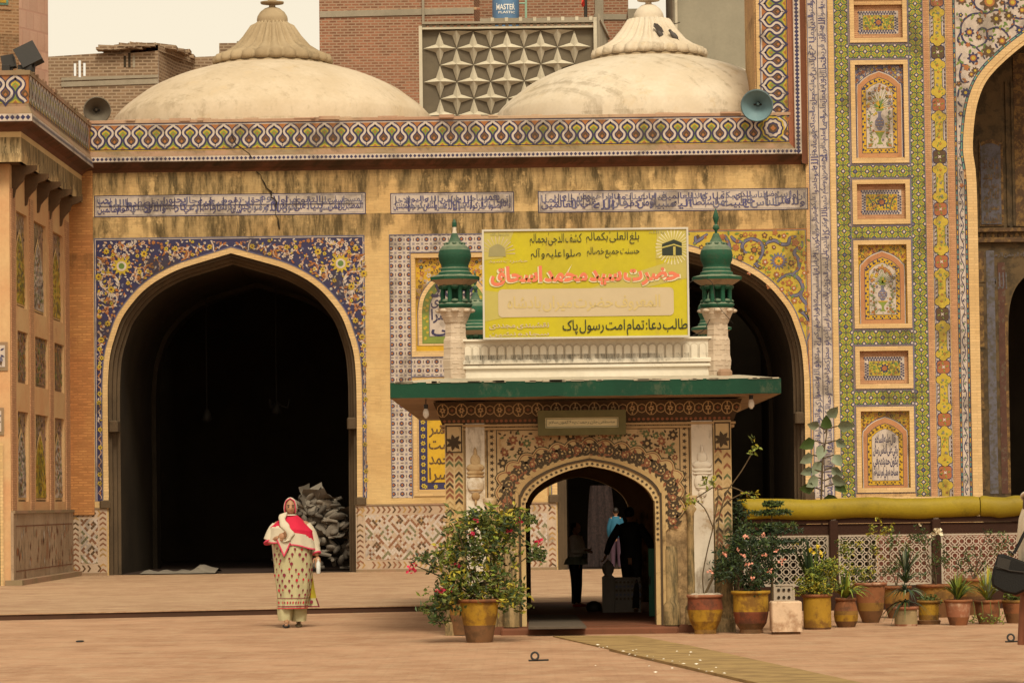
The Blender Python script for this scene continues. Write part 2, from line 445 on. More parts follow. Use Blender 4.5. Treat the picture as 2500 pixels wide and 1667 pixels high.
lotus_m = wallmat('lotus_stone', (.42, .32, .20), (.30, .22, .13), None, gcol=(.07, .055, .03), gamt=.5, base_grime=.8)

# ------------------------------------------------------------------ tile patterns
HALF = spline([(0, 1.39), (.07, 1.29), (.20, 1.21), (.34, 1.09), (.385, .94), (.32, .80), (.22, .70), (.155, .60), (.145, .50), (.18, .38), (.25, .28), (.34, .21), (.43, .15), (.5, .04)], 2)
def cresting(mb, along, across, n, cell, w):
    """n bays of the lily cresting; along/across map local (s,t) to the frame"""
    def mp(pts): return [along(s*cell, t*cell) for s, t in pts]
    H = 1.42
    mb.poly(mp([(-.5, 0), (n-.5, 0), (n-.5, H), (-.5, H)]), CRB, w)
    for i in range(n+1): mb.poly(mp([(i-.5-.22, H), (i-.5, 1.10), (i-.5+.22, H)]), ORG, w+.0012)
    wave = []
    for i in range(n):
        wave += [(i-x, y) for x, y in HALF[::-1]][(0 if i == 0 else 1):] + [(i+x, y) for x, y in HALF[1:]]
    for i in range(n):
        cell_w = [(i-x, y) for x, y in HALF[::-1]]+[(i+x, y) for x, y in HALF[1:]]
        mb.poly(mp([(i-.5, 0)]+cell_w+[(i+.5, 0)]), YEL, w+.002)
        g = [(i-.5, .02), (i-.36, .16), (i-.2, .30), (i-.10, .42), (i-.10, .62), (i-.17, .78), (i-.17, .90), (i-.09, .99), (i, 1.06), (i+.09, .99), (i+.17, .90), (i+.17, .78), (i+.10, .62), (i+.10, .42), (i+.2, .30), (i+.36, .16), (i+.5, .02), (i+.32, .02), (i+.16, .1), (i, .22), (i-.16, .1), (i-.32, .02)]
        mb.poly(mp(g), GRN, w+.004)
        mb.poly(mp([(i-.13, 0), (i, .15), (i+.13, 0)]), ORG, w+.005)
        mb.poly(mp([(i-.075, .86), (i, .77), (i+.075, .86), (i, .95)]), ORG, w+.006)
    for i in range(n+1):
        c = i-.5
        mb.poly(mp([(c-.17, .44), (c-.10, .58), (c, .68), (c+.10, .58), (c+.17, .44), (c+.1, .34), (c, .25), (c-.1, .34)]), BRN, w+.0025)
        mb.poly(mp([(c-.09, .44), (c, .34), (c+.09, .44), (c, .55)]), ORG, w+.004)
    def wavy(d): 
        o = offset(wave, d); return [(a, b) for a, b in o]
    mb.ribbon(mp(wavy(-.075)), .135*cell, NAVY, w+.007)
    mb.ribbon(mp(wavy(.115)), .075*cell, NAVY, w+.008)
    mb.ribbon(mp(wavy(.03)), .125*cell, WHT, w+.009)
def diamonds(mb, r, pitch, vert, w, base=None, c=None):
    u0, v0, u1, v1 = r; mb.rect(u0, v0, u1, v1, base or WHT, w)
    L = (v1-v0) if vert else (u1-u0); n = max(1, round(L/pitch)); p = L/n; h = ((u1-u0) if vert else (v1-v0))
    for i in range(n):
        cx, cy = ((u0+u1)/2, v0+(i+.5)*p) if vert else (u0+(i+.5)*p, (v0+v1)/2)
        a = .40*h
        mb.poly([(cx-a*.95, cy), (cx, cy-a), (cx+a*.95, cy), (cx, cy+a)], c or NAVY, w+.002)
def lattice_a(mb, r, a, w, u0=None, v0=None):
    """yellow-green lattice with white-eyed navy rosettes; a = rosette pitch"""
    x0, y0, x1, y1 = r; mb.rect(x0, y0, x1, y1, LEAF, w); old = mb.clip; mb.clip = r
    cx = (x0+x1)/2 if u0 is None else u0; cy = y1-a*.4 if v0 is None else v0
    ni = int((x1-x0)/a)+2; nj = int((y1-y0)/a)+2
    i0 = math.floor((x0-cx)/a)-1; j0 = math.floor((y0-cy)/a)-1
    for i in range(i0, i0+ni+3):
        for j in range(j0, j0+nj+3):
            X, Y = cx+i*a, cy+j*a
            for dx, dy in ((0, 0), (.5, .5)):
                x, y = X+dx*a, Y+dy*a
                if x < x0-a*.3 or x > x1+a*.3 or y < y0-a*.3 or y > y1+a*.3: continue
                for k in range(4):      # the four yellow arms and their green lozenges
                    t = math.pi/4+k*math.pi/2; ex, ey = x+.25*a*math.cos(t)*1.414, y+.25*a*math.sin(t)*1.414
                    if dx == 0:
                        mb.ngon(ex, ey, .215*a, 12, YEL, w+.002, t, 4, .22)
                        c, s = math.cos(t+math.pi/2), math.sin(t+math.pi/2)
                        P = [(-.17, -.075), (.17, -.075), (.17, .075), (-.17, .075)]
                        mb.poly([(ex+a*(c*p-s*q), ey+a*(s*p+c*q)) for p, q in P], GRN if (i+j) % 5 else LEAF, w+.005)
                mb.star(x, y, .215*a, .155*a, 8, NAVY, w+.0065)
                mb.ngon(x, y, .10*a, 10, WHT if rnd.random() > .12 else VIO, w+.008)
            for dx, dy in ((.5, 0), (0, .5)):
                x, y = X+dx*a, Y+dy*a
                mb.star(x, y, .15*a, .075*a, 4, NAVY, w+.0065); mb.ngon(x, y, .035*a, 6, YEL, w+.008)
    mb.clip = old
def lattice_b(mb, r, a, w, v0=None):
    """white field, orange-eyed navy rosettes, small blue crosses"""
    x0, y0, x1, y1 = r; mb.rect(x0, y0, x1, y1, PALEW, w); old = mb.clip; mb.clip = r
    cx = (x0+x1)/2; cy = (y1-a*.6) if v0 is None else v0
    for i in range(math.floor((x0-cx)/a)-1, math.ceil((x1-cx)/a)+2):
        for j in range(math.floor((y0-cy)/a)-1, math.ceil((y1-cy)/a)+2):
            x, y = cx+i*a, cy+j*a
            mb.star(x, y, .29*a, .22*a, 8, NAVY, w+.002); mb.ngon(x, y, .135*a, 8, ORG, w+.004)
            for dx, dy, p, q in ((.5, 0, .045, .17), (0, .5, .17, .045)):
                mb.rect(x+dx*a-p*a, y+dy*a-q*a, x+dx*a+p*a, y+dy*a+q*a, BRN, w+.002)
            mb.star(x+.5*a, y+.5*a, .19*a, .10*a, 4, VIO, w+.002, math.pi/4); mb.ngon(x+.5*a, y+.5*a, .05*a, 4, PALEW, w+.004)
    mb.clip = old
def scatter(mb, test, box, n, sizes, draw, taken, tries=30, gap=1.0):
    for _ in range(n):
        for _ in range(tries):
            x = rnd.uniform(box[0], box[2]); y = rnd.uniform(box[1], box[3]); s = rnd.uniform(*sizes)
            if not test(x, y, s): continue
            if any((x-a)**2+(y-b)**2 < ((s+c)*gap)**2 for a, b, c in taken): continue
            taken.append((x, y, s)); draw(x, y, s); break
def vine(mb, pts, wd, mat, w, leaves=(), every=.16, ll=(.07, .12), edge=None, test=None):
    P = spline(pts, 8)
    if test: 
        runs = [[]]
        for p in P:
            if test(p[0], p[1], wd*.6): runs[-1].append(p)
            elif runs[-1]: runs.append([])
    else: runs = [P]
    for Q in runs:
        if len(Q) < 2: continue
        n = len(Q)
        ws = [wd*(.55+.45*min(1, 4*min(i, n-1-i)/n)) for i in range(n)]
        if edge: mb.ribbon(Q, [x*1.45 for x in ws], edge, w)
        mb.ribbon(Q, ws, mat, w+.002)
        acc = 0
        for i in range(1, n):
            acc += math.hypot(Q[i][0]-Q[i-1][0], Q[i][1]-Q[i-1][1])
            if leaves and acc > every:
                acc = 0; a = math.atan2(Q[i][1]-Q[i-1][1], Q[i][0]-Q[i-1][0])+rnd.choice((-1, 1))*rnd.uniform(.5, 1.1); l = rnd.uniform(*ll)
                ex, ey = Q[i][0]+l*math.cos(a), Q[i][1]+l*math.sin(a)
                if test is None or test(ex, ey, .01): mb.leaf(Q[i][0], Q[i][1], a, l, l*.5, rnd.choice(leaves), w+.004)
def spiral(cx, cy, r, a0, turns, sg=1, n=14):
    return [(cx+r*(1-.8*i/n)*math.cos(a0+sg*turns*2*math.pi*i/n), cy+r*(1-.8*i/n)*math.sin(a0+sg*turns*2*math.pi*i/n)) for i in range(n+1)]

# ------------------------------------------------------------------ the prayer hall
hall = empty('prayer_hall', (0, FY, 0), 'long mosque prayer hall with tiled cresting, two low domes and two pointed arches', 'mosque')
UL, UR = at(172, 900, FY).x, at(1975, 900, FY).x
def half_arch(cpx, pts, mirror=True):
    """left half in photo pixels bottom -> apex, mirrored about the apex in world"""
    L = [P2(x, y) for x, y in pts]; uc = L[-1][0]
    return L+[(2*uc-u, v) for u, v in L[-2::-1]]
A1px = [(254, 1213), (252.5, 1090), (251.5, 1000), (252, 930), (257, 867), (270, 817), (287, 772), (313, 734), (343, 701), (381, 673), (432, 647), (491, 628), (564, 606)]
AL = half_arch(564, A1px)
def smooth_arch(A):
    n = len(A)//2
    L = spline(A[:n+1], 4); Rr = spline(A[n:], 4)
    return L+Rr[1:]
AL = smooth_arch(AL); AL[0] = (AL[0][0], AL[0][1]); 
du = at(1655, 597, FY).x-max(AL, key=lambda p: p[1])[0]
dv = at(1655, 597, FY).z-max(p[1] for p in AL)
AR = [(u+du, v+dv*.4) for u, v in AL]
def down(A, z): return [(A[0][0], z)]+A+[(A[-1][0], z)]
zdado = zr(1232); zspr = zr(1213)
TR = S(12, FY)
def trims(A): return [p for p in A]
ALi, ARi = offset(AL, -TR), offset(AR, -TR)
hole1, hole2 = down(ALi, Z0-.02), down(ARi, Z0-.02)
# blind panels between the arches
bp_hi = R(1015, 628, 1203, 856); bp_lo = R(1020, 948, 1205, 1196)
rect_loop = lambda r: [(r[0], r[1]), (r[2], r[1]), (r[2], r[3]), (r[0], r[3])]
mb = MB(FACE(FY))
ztop = zr(413)
# wall front: columns between the two arch openings, cut so that the doorways reach the floor
outer = [(UL, Z0), (hole1[0][0], Z0)]+hole1[1:-1]+[(hole1[-1][0], Z0), (hole2[0][0], Z0)]+hole2[1:-1]+[(hole2[-1][0], Z0), (UR, Z0), (UR, ztop), (UL, ztop)]
mb.region(outer, [rect_loop(bp_hi), rect_loop(bp_lo)], wall_m)
for b in (bp_hi, bp_lo): mb.edge(rect_loop(b), 0, -.10, wall_m); mb.rect(*b, wall_m, -.10)
mb.build('wall', hall)
# reveals, vestibules and the dark hall behind
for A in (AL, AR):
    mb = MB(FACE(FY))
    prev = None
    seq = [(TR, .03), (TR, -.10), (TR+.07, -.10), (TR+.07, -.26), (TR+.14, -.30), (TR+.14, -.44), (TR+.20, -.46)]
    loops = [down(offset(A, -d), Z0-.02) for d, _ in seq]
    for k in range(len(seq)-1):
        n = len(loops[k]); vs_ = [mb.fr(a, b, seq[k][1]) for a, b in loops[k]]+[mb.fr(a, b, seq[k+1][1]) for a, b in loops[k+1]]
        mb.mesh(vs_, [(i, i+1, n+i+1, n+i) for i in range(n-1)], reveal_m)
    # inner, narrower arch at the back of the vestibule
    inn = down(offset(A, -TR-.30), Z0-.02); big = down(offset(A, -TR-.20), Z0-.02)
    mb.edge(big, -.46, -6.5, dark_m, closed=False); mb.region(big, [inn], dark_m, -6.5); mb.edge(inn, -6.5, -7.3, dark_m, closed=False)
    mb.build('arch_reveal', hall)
mb = MB()
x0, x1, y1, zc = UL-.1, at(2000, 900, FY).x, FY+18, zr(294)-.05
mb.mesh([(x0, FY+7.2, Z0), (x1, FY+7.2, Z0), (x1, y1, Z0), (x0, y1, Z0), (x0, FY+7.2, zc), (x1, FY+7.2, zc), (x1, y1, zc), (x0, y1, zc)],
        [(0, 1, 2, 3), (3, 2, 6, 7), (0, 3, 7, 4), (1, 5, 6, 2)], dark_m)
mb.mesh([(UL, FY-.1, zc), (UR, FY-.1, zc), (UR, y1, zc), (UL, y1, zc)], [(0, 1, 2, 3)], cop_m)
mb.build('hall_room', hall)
carpet_m = M('dark_carpet', (.035, .018, .012), .3, .95, 6)
mb = MB(); mb.mesh([(x0, FY+.35, Z0+.012), (x1, FY+.35, Z0+.012), (x1, y1, Z0+.012), (x0, y1, Z0+.012)], [(0, 1, 2, 3)], carpet_m)
mb.build('carpet', hall)
# arch trims
for A in (AL, AR):
    mb = MB(FACE(FY)); B = offset(A, -TR); n = len(A)
    A2 = [(A[0][0], zdado)]+A+[(A[-1][0], zdado)]; B2 = [(B[0][0], zdado)]+B+[(B[-1][0], zdado)]
    n = len(A2)
    mb.mesh([mb.fr(a, b, .03) for a, b in A2]+[mb.fr(a, b, .03) for a, b in B2], [(i, i+1, n+i+1, n+i) for i in range(n-1)], trim_m)
    mb.edge(A2, .03, 0, trim_m, closed=False)
    for d, t in ((.03, VIO),):
        mb.ribbon(offset(A2, .025), .02, t, .008)
    mb.build('arch_trim', hall)
    for sx, ex in ((A[0][0], 1), (A[-1][0], -1)):       # stone stops at the springing and at the foot of the tile strip
        zz = zr(1030); a, b = sorted((sx+ex*(TR+.005), sx+ex*(TR+.20)))
        mb = MB(); mb.bbox(a, FY-.05, zz-.12, b, FY+.45, zz+.12, reveal_m, .03); mb.build('corbel', hall)
        a, b = sorted((sx-ex*.09, sx+ex*.14)); mb = MB(); mb.bbox(a, FY-.07, zspr-.14, b, FY+.02, zspr+.02, reveal_m, .03); mb.build('base_block', hall)
# cornice, cresting, coping
XA, XB = at(222, 330, FY).x, at(1937, 340, FY).x
zb = {k: zr(v) for k, v in dict(cop0=286, cop1=294, c0=299, c1=357, m0=360, m1=376, d0=377, d1=389.5, w=413).items()}
YC, YD = FY-.10, FY-.26
def prof(mb, pts, xa, xb, mat, mitre=0):
    L = [[(xa, y, z) for y, z in pts], [(xb, y, z) for y, z in pts]]
    n = len(pts)
    for i in range(n-1): mb.face([L[0][i], L[1][i], L[1][i+1], L[0][i+1]], mat)
XD = at(1955, 383, FY).x
mb = MB(); prof(mb, [(FY, zb['w']), (FY-.05, zb['w']+.05), (FY-.12, zb['w']+.09), (YD+.02, zb['d1']-.02), (YD, zb['d1'])], UL-.3, XD, cove_m)
mb.build('cornice', hall)
mb = MB(); prof(mb, [(YD, zb['d1']), (YD, zb['d0'])], UL-.3, XD, WHT); mb.fr = FACE(YD); diamonds(mb, (UL-.3, zb['d1']+.008, XD, zb['d0']-.005), S(10.3, FY), False, .004)
mb.build('diamond_band', hall)
mb = MB(); prof(mb, [(YD, zb['d0']), (YD+.02, zb['m1']), (YC-.07, zb['m1']+.03), (YC-.02, zb['m0']-.04), (YC, zb['m0']-.01), (YC, zb['c1']-.005)], UL-.3, XB, mould_m)
mb.build('moulding', hall)
mb = MB(FACE(YC)); cell = (zb['c0']-zb['c1'])/1.42; n = int((at(1921, 330, FY).x-XA)/cell)+2
mb.rect(XA-.6, zb['c1']-.02, XB, zb['c1']+.0, NAVY, .003)
mb.rect(XA-.6, zb['c1']-.035, XB, zb['c1']-.022, GOLD, .003)
Xc1 = at(1921, 330, FY).x
mb.rect(XA-.6, zb['c1'], Xc1+.05, zb['c0'], ORG, 0)
mb.clip = (XA-.1, zb['c1'], Xc1+.1, zb['c0']); cresting(mb, lambda s, t: (Xc1-(n-.5)*cell+s, zb['c1']+t), None, n, cell, .004); mb.clip = None
mb.rect(XA-.6, zb['c0'], XB, zb['c0']+.018, WHT, .003); mb.rect(XA-.6, zb['c0']+.019, XB, zb['cop1'], VIO, .003)
mb.build('cresting', hall)
mb = MB(); prof(mb, [(YC, zb['cop1']), (YC-.025, zb['cop1']+.003), (YC-.03, zb['cop0']-.01), (YC, zb['cop0']), (FY+1.2, zb['cop0']+.02)], XA-.6, XB, cop_m)
for i in range(40):         # broken plaster lumps along the coping
    x = rnd.uniform(XA, XB-1); mb.obox((x, YC+rnd.uniform(0, .25), zb['cop0']+.005), Vector((rnd.uniform(.05, .25), 0, 0)), Vector((0, .08, .01)), Vector((0, 0, rnd.uniform(.01, .035))), cop_m)
mb.build('coping', hall)
# calligraphy friezes
T1a = 'لمسجد اسس على التقوى من اول يوم احق ان تقوم فيه فيه رجال يحبون ان يتطهروا والله يحب'
T1b = 'المطهرين افمن اسس بنيانه على تقوى من الله ورضوان خير شفا جرف هار فانهار به في نار جهنم والله لا يهدي القوم الظالمين'
T2a = 'انما يعمر مساجد الله من امن بالله واليوم الاخر'; T2b = 'واقام الصلوة واتى الزكوة ولم يخش الا الله فعسى اولئك ان يكونوا من المهتدين'
T3a = 'ان اول بيت وضع للناس للذي ببكة مباركا وهدى للعالمين فيه ايات بينات مقام ابراهيم ومن دخله كان امنا'
T3b = 'ولله على الناس حج البيت من استطاع اليه سبيلا ومن كفر فان الله غني عن العالمين'
for (xa, ya, xb, yb, ta, tb, line) in ((230, 474, 893, 527, T1a, T1b, 1), (953, 470, 1255, 521, T2a, T2b, 0), (1313, 463, 1973, 516, T3a, T3b, 0)):
    r = R(xa, ya, xb, yb); mb = MB(FACE(FY)); mb.rect(*r, NAVY, .004); q = (r[0]+.02, r[1]+.02, r[2]-.02, r[3]-.02)
    mb.rect(*q, PALEW, .008); q = (q[0]+.03, q[1]+.02, q[2]-.03, q[3]-.02); mb.frame_(q, .008, VIO, .010)
    h = q[3]-q[1]; mid = q[1]+h*.5
    thuluth(mb, ta, (q[0]+.02, mid-.03, q[2]-.02, q[3]-.01), (VIO, BLU), .012, .018)
    thuluth(mb, tb, (q[0]+.02, q[1]+.01, q[2]-.02, mid+.05), (BLU, BLU, VIO), .017, .018)
    if line: mb.rect(q[0], mid-.008, q[2], mid+.008, NAVY, .023)
    for i in range(int((q[2]-q[0])/.26)):   # the tall shafts that knit the two lines together
        x = q[0]+.1+i*.26+rnd.uniform(-.05, .05); mb.rect(x, q[1]+h*rnd.uniform(.1, .4), x+.016, q[3]-h*.06, rnd.choice((NAVY, VIO)), .024)
    mb.build('calligraphy_panel', hall)

# spandrel of the left arch: navy ground, pale scrolls, yellow flowers
def spandrel(A, rpx, base, fill, name, bord):
    r = R(*rpx); mb = MB(FACE(FY)); r = (r[0], zspr, r[2], r[3])
    loop = [(r[0], zspr), (A[0][0]-.02, zspr)]+offset(A, .03)+[(A[-1][0]+.02, zspr), (r[2], zspr), (r[2], r[3]), (r[0], r[3])]
    mb.region(loop, [], base, .004)
    uc = (A[0][0]+A[-1][0])/2
    inl = [(r[0]+.05, zspr+.03)]+[(A[0][0]-.06, zspr+.03)]+offset(A, .035)[:len(A)//2+1]+[(uc, r[3]-.05), (r[0]+.05, r[3]-.05)]
    for p, q in (((r[0], zspr), (r[0]+.018, r[3])), ((r[2]-.018, zspr), (r[2], r[3])), ((r[0]+.018, r[3]-.018), (r[2]-.018, r[3]))):
        mb.rect(p[0], p[1], q[0], q[1], bord[0], .008)
    for p, q in (((r[0]+.026, zspr), (r[0]+.04, r[3]-.026)), ((r[2]-.04, zspr), (r[2]-.026, r[3]-.026)), ((r[0]+.04, r[3]-.04), (r[2]-.04, r[3]-.026))):
        mb.rect(p[0], p[1], q[0], q[1], bord[1], .008)
    sub = MB(lambda u, v, w: (u, v, w)); sub.k = 0
    def test(x, y, s): return inside((x, y), inl) and seg_dist((x, y), inl) > s*.9
    fill(sub, test, (r[0], zspr, uc, r[3]), uc)
    for f, mi_ in zip(sub.f, sub.mi):
        pts = [sub.v[i] for i in f]
        mb.face([mb.fr(x, y, z_) for x, y, z_ in pts], sub.mats[mi_])
        mb.face([mb.fr(2*uc-x, y, z_) for x, y, z_ in pts], sub.mats[mi_])
    mb.build(name, hall)
def fill_navy(m_, test, box, uc):
    taken = []; W0 = .010
    P = lambda x, y: P2(x, y)
    big = P(297, 650); m_.flower(*big, .17, 12, YEL, LEAF, W0+.008, WHT); taken.append((*big, .18))
    for px, py, rr in ((352, 620, .10), (260, 614, .085), (428, 607, .075), (512, 603, .075), (272, 707, .10), (241, 676, .10), (263, 790, .08), (341, 664, .07), (313, 691, .06), (249, 830, .075), (405, 668, .085), (250, 930, .07), (243, 760, .05), (470, 622, .05)):
        q = P(px, py)
        rr *= .68
        if test(*q, rr*.5): m_.flower(*q, rr, 8, YEL, BRN, W0+.008, GOLD); taken.append((*q, rr*1.05))
    for i in range(60):
        x, y = rnd.uniform(box[0], box[2]), rnd.uniform(box[1]+2.4, box[3]); rr = rnd.uniform(.13, .30)
        vine(m_, spiral(x, y, rr, rnd.random()*6, rnd.uniform(.7, 1.2), rnd.choice((-1, 1))), .028, rnd.choice((PINK, WHT, WHT, ORG)), W0, (WHT, ORG, PINK), .07, (.05, .11), None, test)
    y = box[1]
    while y < box[3]-2.0:       # the narrow strip beside the arch
        vine(m_, [(box[0]+.07+.06*math.sin(k*1.1), y+k*.06) for k in range(6)], .018, PINK, W0, (WHT, ORG), .09, (.04, .08), None, test)
        x = box[0]+rnd.uniform(.08, .16)
        if test(x, y, .03): m_.flower(x, y, .045, 6, YEL, BRN, W0+.008); taken.append((x, y, .05))
        y += .19
    scatter(m_, test, box, 70, (.022, .042), lambda x, y, s: m_.flower(x, y, s, 6, rnd.choice((YEL, WHT, ORG, ORG, PINK)), rnd.choice((BRN, ORG, LEAF)), W0+.008), taken, 25)
    def lf(x, y, s): m_.leaf(x, y, rnd.random()*6.28, s*2.0, s*1.0, rnd.choice((WHT, PINK, ORG, ORG, YEL, PALEW, RUST, VIO)), W0+.006)
    scatter(m_, test, box, 560, (.022, .048), lf, taken, 14, .55)
def fill_yellow(m_, test, box, uc):
    taken = []; W0 = .010
    Z = lambda x, y: (2*uc-P2(1600+x*.2551, 400+y*.2551)[0], P2(1600+x*.2551, 400+y*.2551)[1])
    for pts in ([(735, 920), (800, 980), (880, 985), (960, 955), (1010, 890), (1030, 810), (1000, 750), (930, 720), (860, 740), (830, 790), (850, 840), (880, 850)],
                [(1030, 810), (1070, 755), (1140, 735), (1210, 770), (1270, 765), (1290, 710), (1350, 695)], [(960, 965), (1000, 1000), (990, 1060), (980, 1110)],
                [(1020, 1130), (1100, 1105), (1150, 1150), (1160, 1250), (1200, 1340), (1280, 1390), (1380, 1410), (1440, 1450), (1470, 1510)],
                [(1150, 1150), (1220, 1080), (1310, 1060), (1380, 1110), (1410, 1190), (1370, 1250), (1310, 1260), (1270, 1230)],
                [(1310, 1060), (1370, 1000), (1370, 920), (1330, 860), (1350, 820), (1400, 790), (1405, 740)], [(1410, 1190), (1390, 1260), (1420, 1310), (1450, 1350)],
                [(720, 690), (770, 740), (830, 745)], [(1380, 1410), (1330, 1460), (1340, 1510), (1370, 1550)], [(400, 740), (330, 790), (250, 760)], [(500, 670), (400, 740), (380, 690)], [(660, 680), (700, 760), (735, 920)]):
        vine(m_, [Z(*p) for p in pts], .055, VIO, W0, (), edge=NAVY, test=test)
    q = Z(1180, 930); m_.flower(*q, .155, 14, VIO, YEL, W0+.006, RUST); m_.flower(*q, .075, 8, GOLD, LEAF, W0+.010); taken.append((*q, .2))
    for px, py, rr in ((945, 825, .07), (810, 900, .075), (770, 800, .07), (1340, 755, .075), (1050, 940, .06), (1160, 1060, .06), (1045, 685, .055), (1145, 660, .055), (1300, 950, .06), (1025, 1085, .05), (1240, 1300, .06), (1280, 1140, .07), (1330, 1310, .06), (1425, 860, .05), (1425, 1045, .05), (1445, 1250, .06), (900, 1040, .05), (1090, 1170, .06), (1400, 1490, .05), (920, 900, .05), (1135, 800, .04), (1325, 1190, .05), (1210, 1200, .05), (640, 700, .06), (860, 680, .05), (1230, 690, .05), (560, 800, .06), (440, 800, .05)):
        q = Z(px, py); m_.flower(*q, rr, rnd.choice((5, 8)), rnd.choice((RUST, ORG, BRN)), rnd.choice((YEL, WHT, ORG)), W0+.006, rnd.choice((ORG, RUST))); taken.append((*q, rr))
    y = box[1]
    while y < box[3]-1.9:
        vine(m_, [(box[0]+.10+.05*math.sin((y+k*.06)*7), y+k*.06) for k in range(8)], .03, VIO, W0, (LEAF, RUST), .1, (.05, .08), None, test)
        x = box[0]+.10+.07*math.cos(y*7)
        if test(x, y, .03): m_.flower(x, y, .04, 6, RUST, YEL, W0+.006); taken.append((x, y, .05))
        y += .40
    for i in range(16):
        x, y = rnd.uniform(box[0]+.2, box[2]), rnd.uniform(box[1]+2.5, box[3]-.1)
        vine(m_, spiral(x, y, rnd.uniform(.1, .2), rnd.random()*6, .8, rnd.choice((-1, 1))), .010, LEAF, W0-.002, (LEAF, GRN, ORG), .05, (.05, .08), None, test)
    scatter(m_, test, box, 60, (.025, .04), lambda x, y, s: m_.flower(x, y, s, 6, rnd.choice((RUST, ORG, BRN)), rnd.choice((YEL, BRN)), W0+.006), taken, 25)
    scatter(m_, test, box, 160, (.035, .06), lambda x, y, s: m_.leaf(x, y, rnd.random()*6.28, s*2, s*.8, rnd.choice((LEAF, GRN, LEAF, ORG)), W0+.004), taken, 12, .7)
spandrel(AL, (231, 578, 893, 1213), NAVY, fill_navy, 'tile_spandrel', (VIO, WHT))
spandrel(AR, (1333, 562, 1975, 1213), YEL, fill_yellow, 'tile_spandrel', (RUST, VIO))
# framed blind panels
mb = MB(FACE(FY)); fr_o = R(953, 571, 1262, 1213); a = S(21.4, FY)
i0, i1 = at(1003, 700, FY).x, at(1210, 700, FY).x; mt, mm, ml, mbm = zr(617), zr(871), zr(920), zr(1211)
for q in ((fr_o[0], fr_o[1], i0, fr_o[3]), (i1, fr_o[1], fr_o[2], fr_o[3])): lattice_b(mb, q, a, .004, fr_o[3]-a*.6)
lattice_b(mb, (i0, mt, i1, fr_o[3]), a, .004, fr_o[3]-a*.6); lattice_b(mb, (i0, ml, i1, mm), a, .004, fr_o[3]-a*.6-13*a)
for x in (fr_o[0], i0-.018, i1, fr_o[2]-.018): mb.rect(x, fr_o[1], x+.018, fr_o[3], VIO, .016)
for z in (mt, mm-.018, ml, fr_o[3]-.018): mb.rect(fr_o[0] if z > mt+.1 else i0, z, fr_o[2] if z > mt+.1 else i1, z+.018, VIO, .017)
mb.build('lattice_frame', hall)
def niche_arch(r, sp=.62, n=10):
    """pointed arch loop inside rect r, open-bottomed order: left foot .. apex .. right foot"""
    u0, v0, u1, v1 = r; c = (u0+u1)/2; h = v1-v0; zs = v1-(u1-u0)*sp
    L = spline([(u0, v0), (u0, zs), (u0+.06*(u1-u0), zs+.42*(v1-zs)), (u0+.25*(u1-u0), zs+.78*(v1-zs)), (c, v1)], n//2)
    L = L[n//2:]; L = [(u0, v0)]+L
    return L+[(2*c-a, b) for a, b in L[-2::-1]]
for nm, b, txt in (('niche_panel', bp_hi, 1), ('niche_panel', bp_lo, 0)):
    mb = MB(FACE(FY+.10)); wd = b[2]-b[0]
    if txt:
        mb.rect(*b, GOLD, .004); ia = lambda d, ft=.12: niche_arch((b[0]+.03+d, b[1]+ft, b[2]-.03-d, b[3]-.17-1.25*d)); A = ia(0)
        def tst(x, y, s): return b[0] < x-s and x+s < b[2] and y+s < b[3] and not inside((x, y), A)
        tk = []
        scatter(mb, tst, (b[0], b[1]+.9, b[2], b[3]), 50, (.025, .05), lambda x, y, s: mb.flower(x, y, s, 6, rnd.choice((BRN, RUST, WHT, PINK)), rnd.choice((TUR, GOLD)), .008), tk)
        scatter(mb, tst, (b[0], b[1]+.9, b[2], b[3]), 150, (.02, .04), lambda x, y, s: mb.leaf(x, y, rnd.random()*6, s*2, s, rnd.choice((BRN, RUST, PINK)), .006), tk, 12, .7)
        mb.poly(A, VIO, .012); mb.poly(ia(.018), trim_m, .016); A2 = ia(.10, .16)
        mb.poly(A2, LEAF, .020); mb.poly(ia(.112, .172), GRN, .022); A3 = ia(.25, .31)
        per = ia(.18, .24); k = 0
        for i in range(len(per)-1):
            L = math.hypot(per[i+1][0]-per[i][0], per[i+1][1]-per[i][1]); 
            for j in range(max(1, int(L/.07))):
                t = j/max(1, int(L/.07)); k += 1; mb.leaf(per[i][0]+t*(per[i+1][0]-per[i][0]), per[i][1]+t*(per[i+1][1]-per[i][1]), k*2.2, .07, .06, YEL, .025)
        mb.poly(A3, VIO, .027); A4 = ia(.262, .322); mb.poly(A4, PALEW, .030)
        q = (A4[0][0]+.03, A4[0][1]+.04, A4[-1][0]-.03, b[3]-.55); hh = (q[3]-q[1])/4
        for i, t in enumerate(('محمد', 'عربي كابروى', 'هر دو سرا', 'كسى')):
            z1 = q[3]-i*hh; lettering(mb, t, (q[0], z1-hh*1.15, q[2], z1), NAVY, .034+i*.0012, .02)
    else:
        mb.rect(*b, NAVY, .004); mb.frame_(b, .02, trim_m, .006)
        for i in range(14):
            for x in (b[0]+.11, b[2]-.11): mb.flower(x, b[1]+.10+i*(b[3]-b[1]-.2)/13, .045, 6, YEL, BRN, .008)
        for i in range(7): mb.flower(b[0]+.15+i*(wd-.3)/6, b[1]+.08, .04, 6, YEL, LEAF, .008)
        q = (b[0]+.2, b[1]+.17, b[2]-.2, b[3]-.05); mb.rect(*q, GOLD, .012)
        hh = (q[3]-q[1])/6
        for i, t in enumerate(('كسى كه خاك', 'درش نيست', 'خاك بر سر', 'او كه هست', 'سر او محمد', 'هر دو سرا')):
            lettering(mb, t, (q[0]+.03, q[3]-(i+1.05)*hh, q[2]-.03, q[3]-i*hh-.01), BRN, .016+i*.0012, .012)
    mb.build(nm, hall)
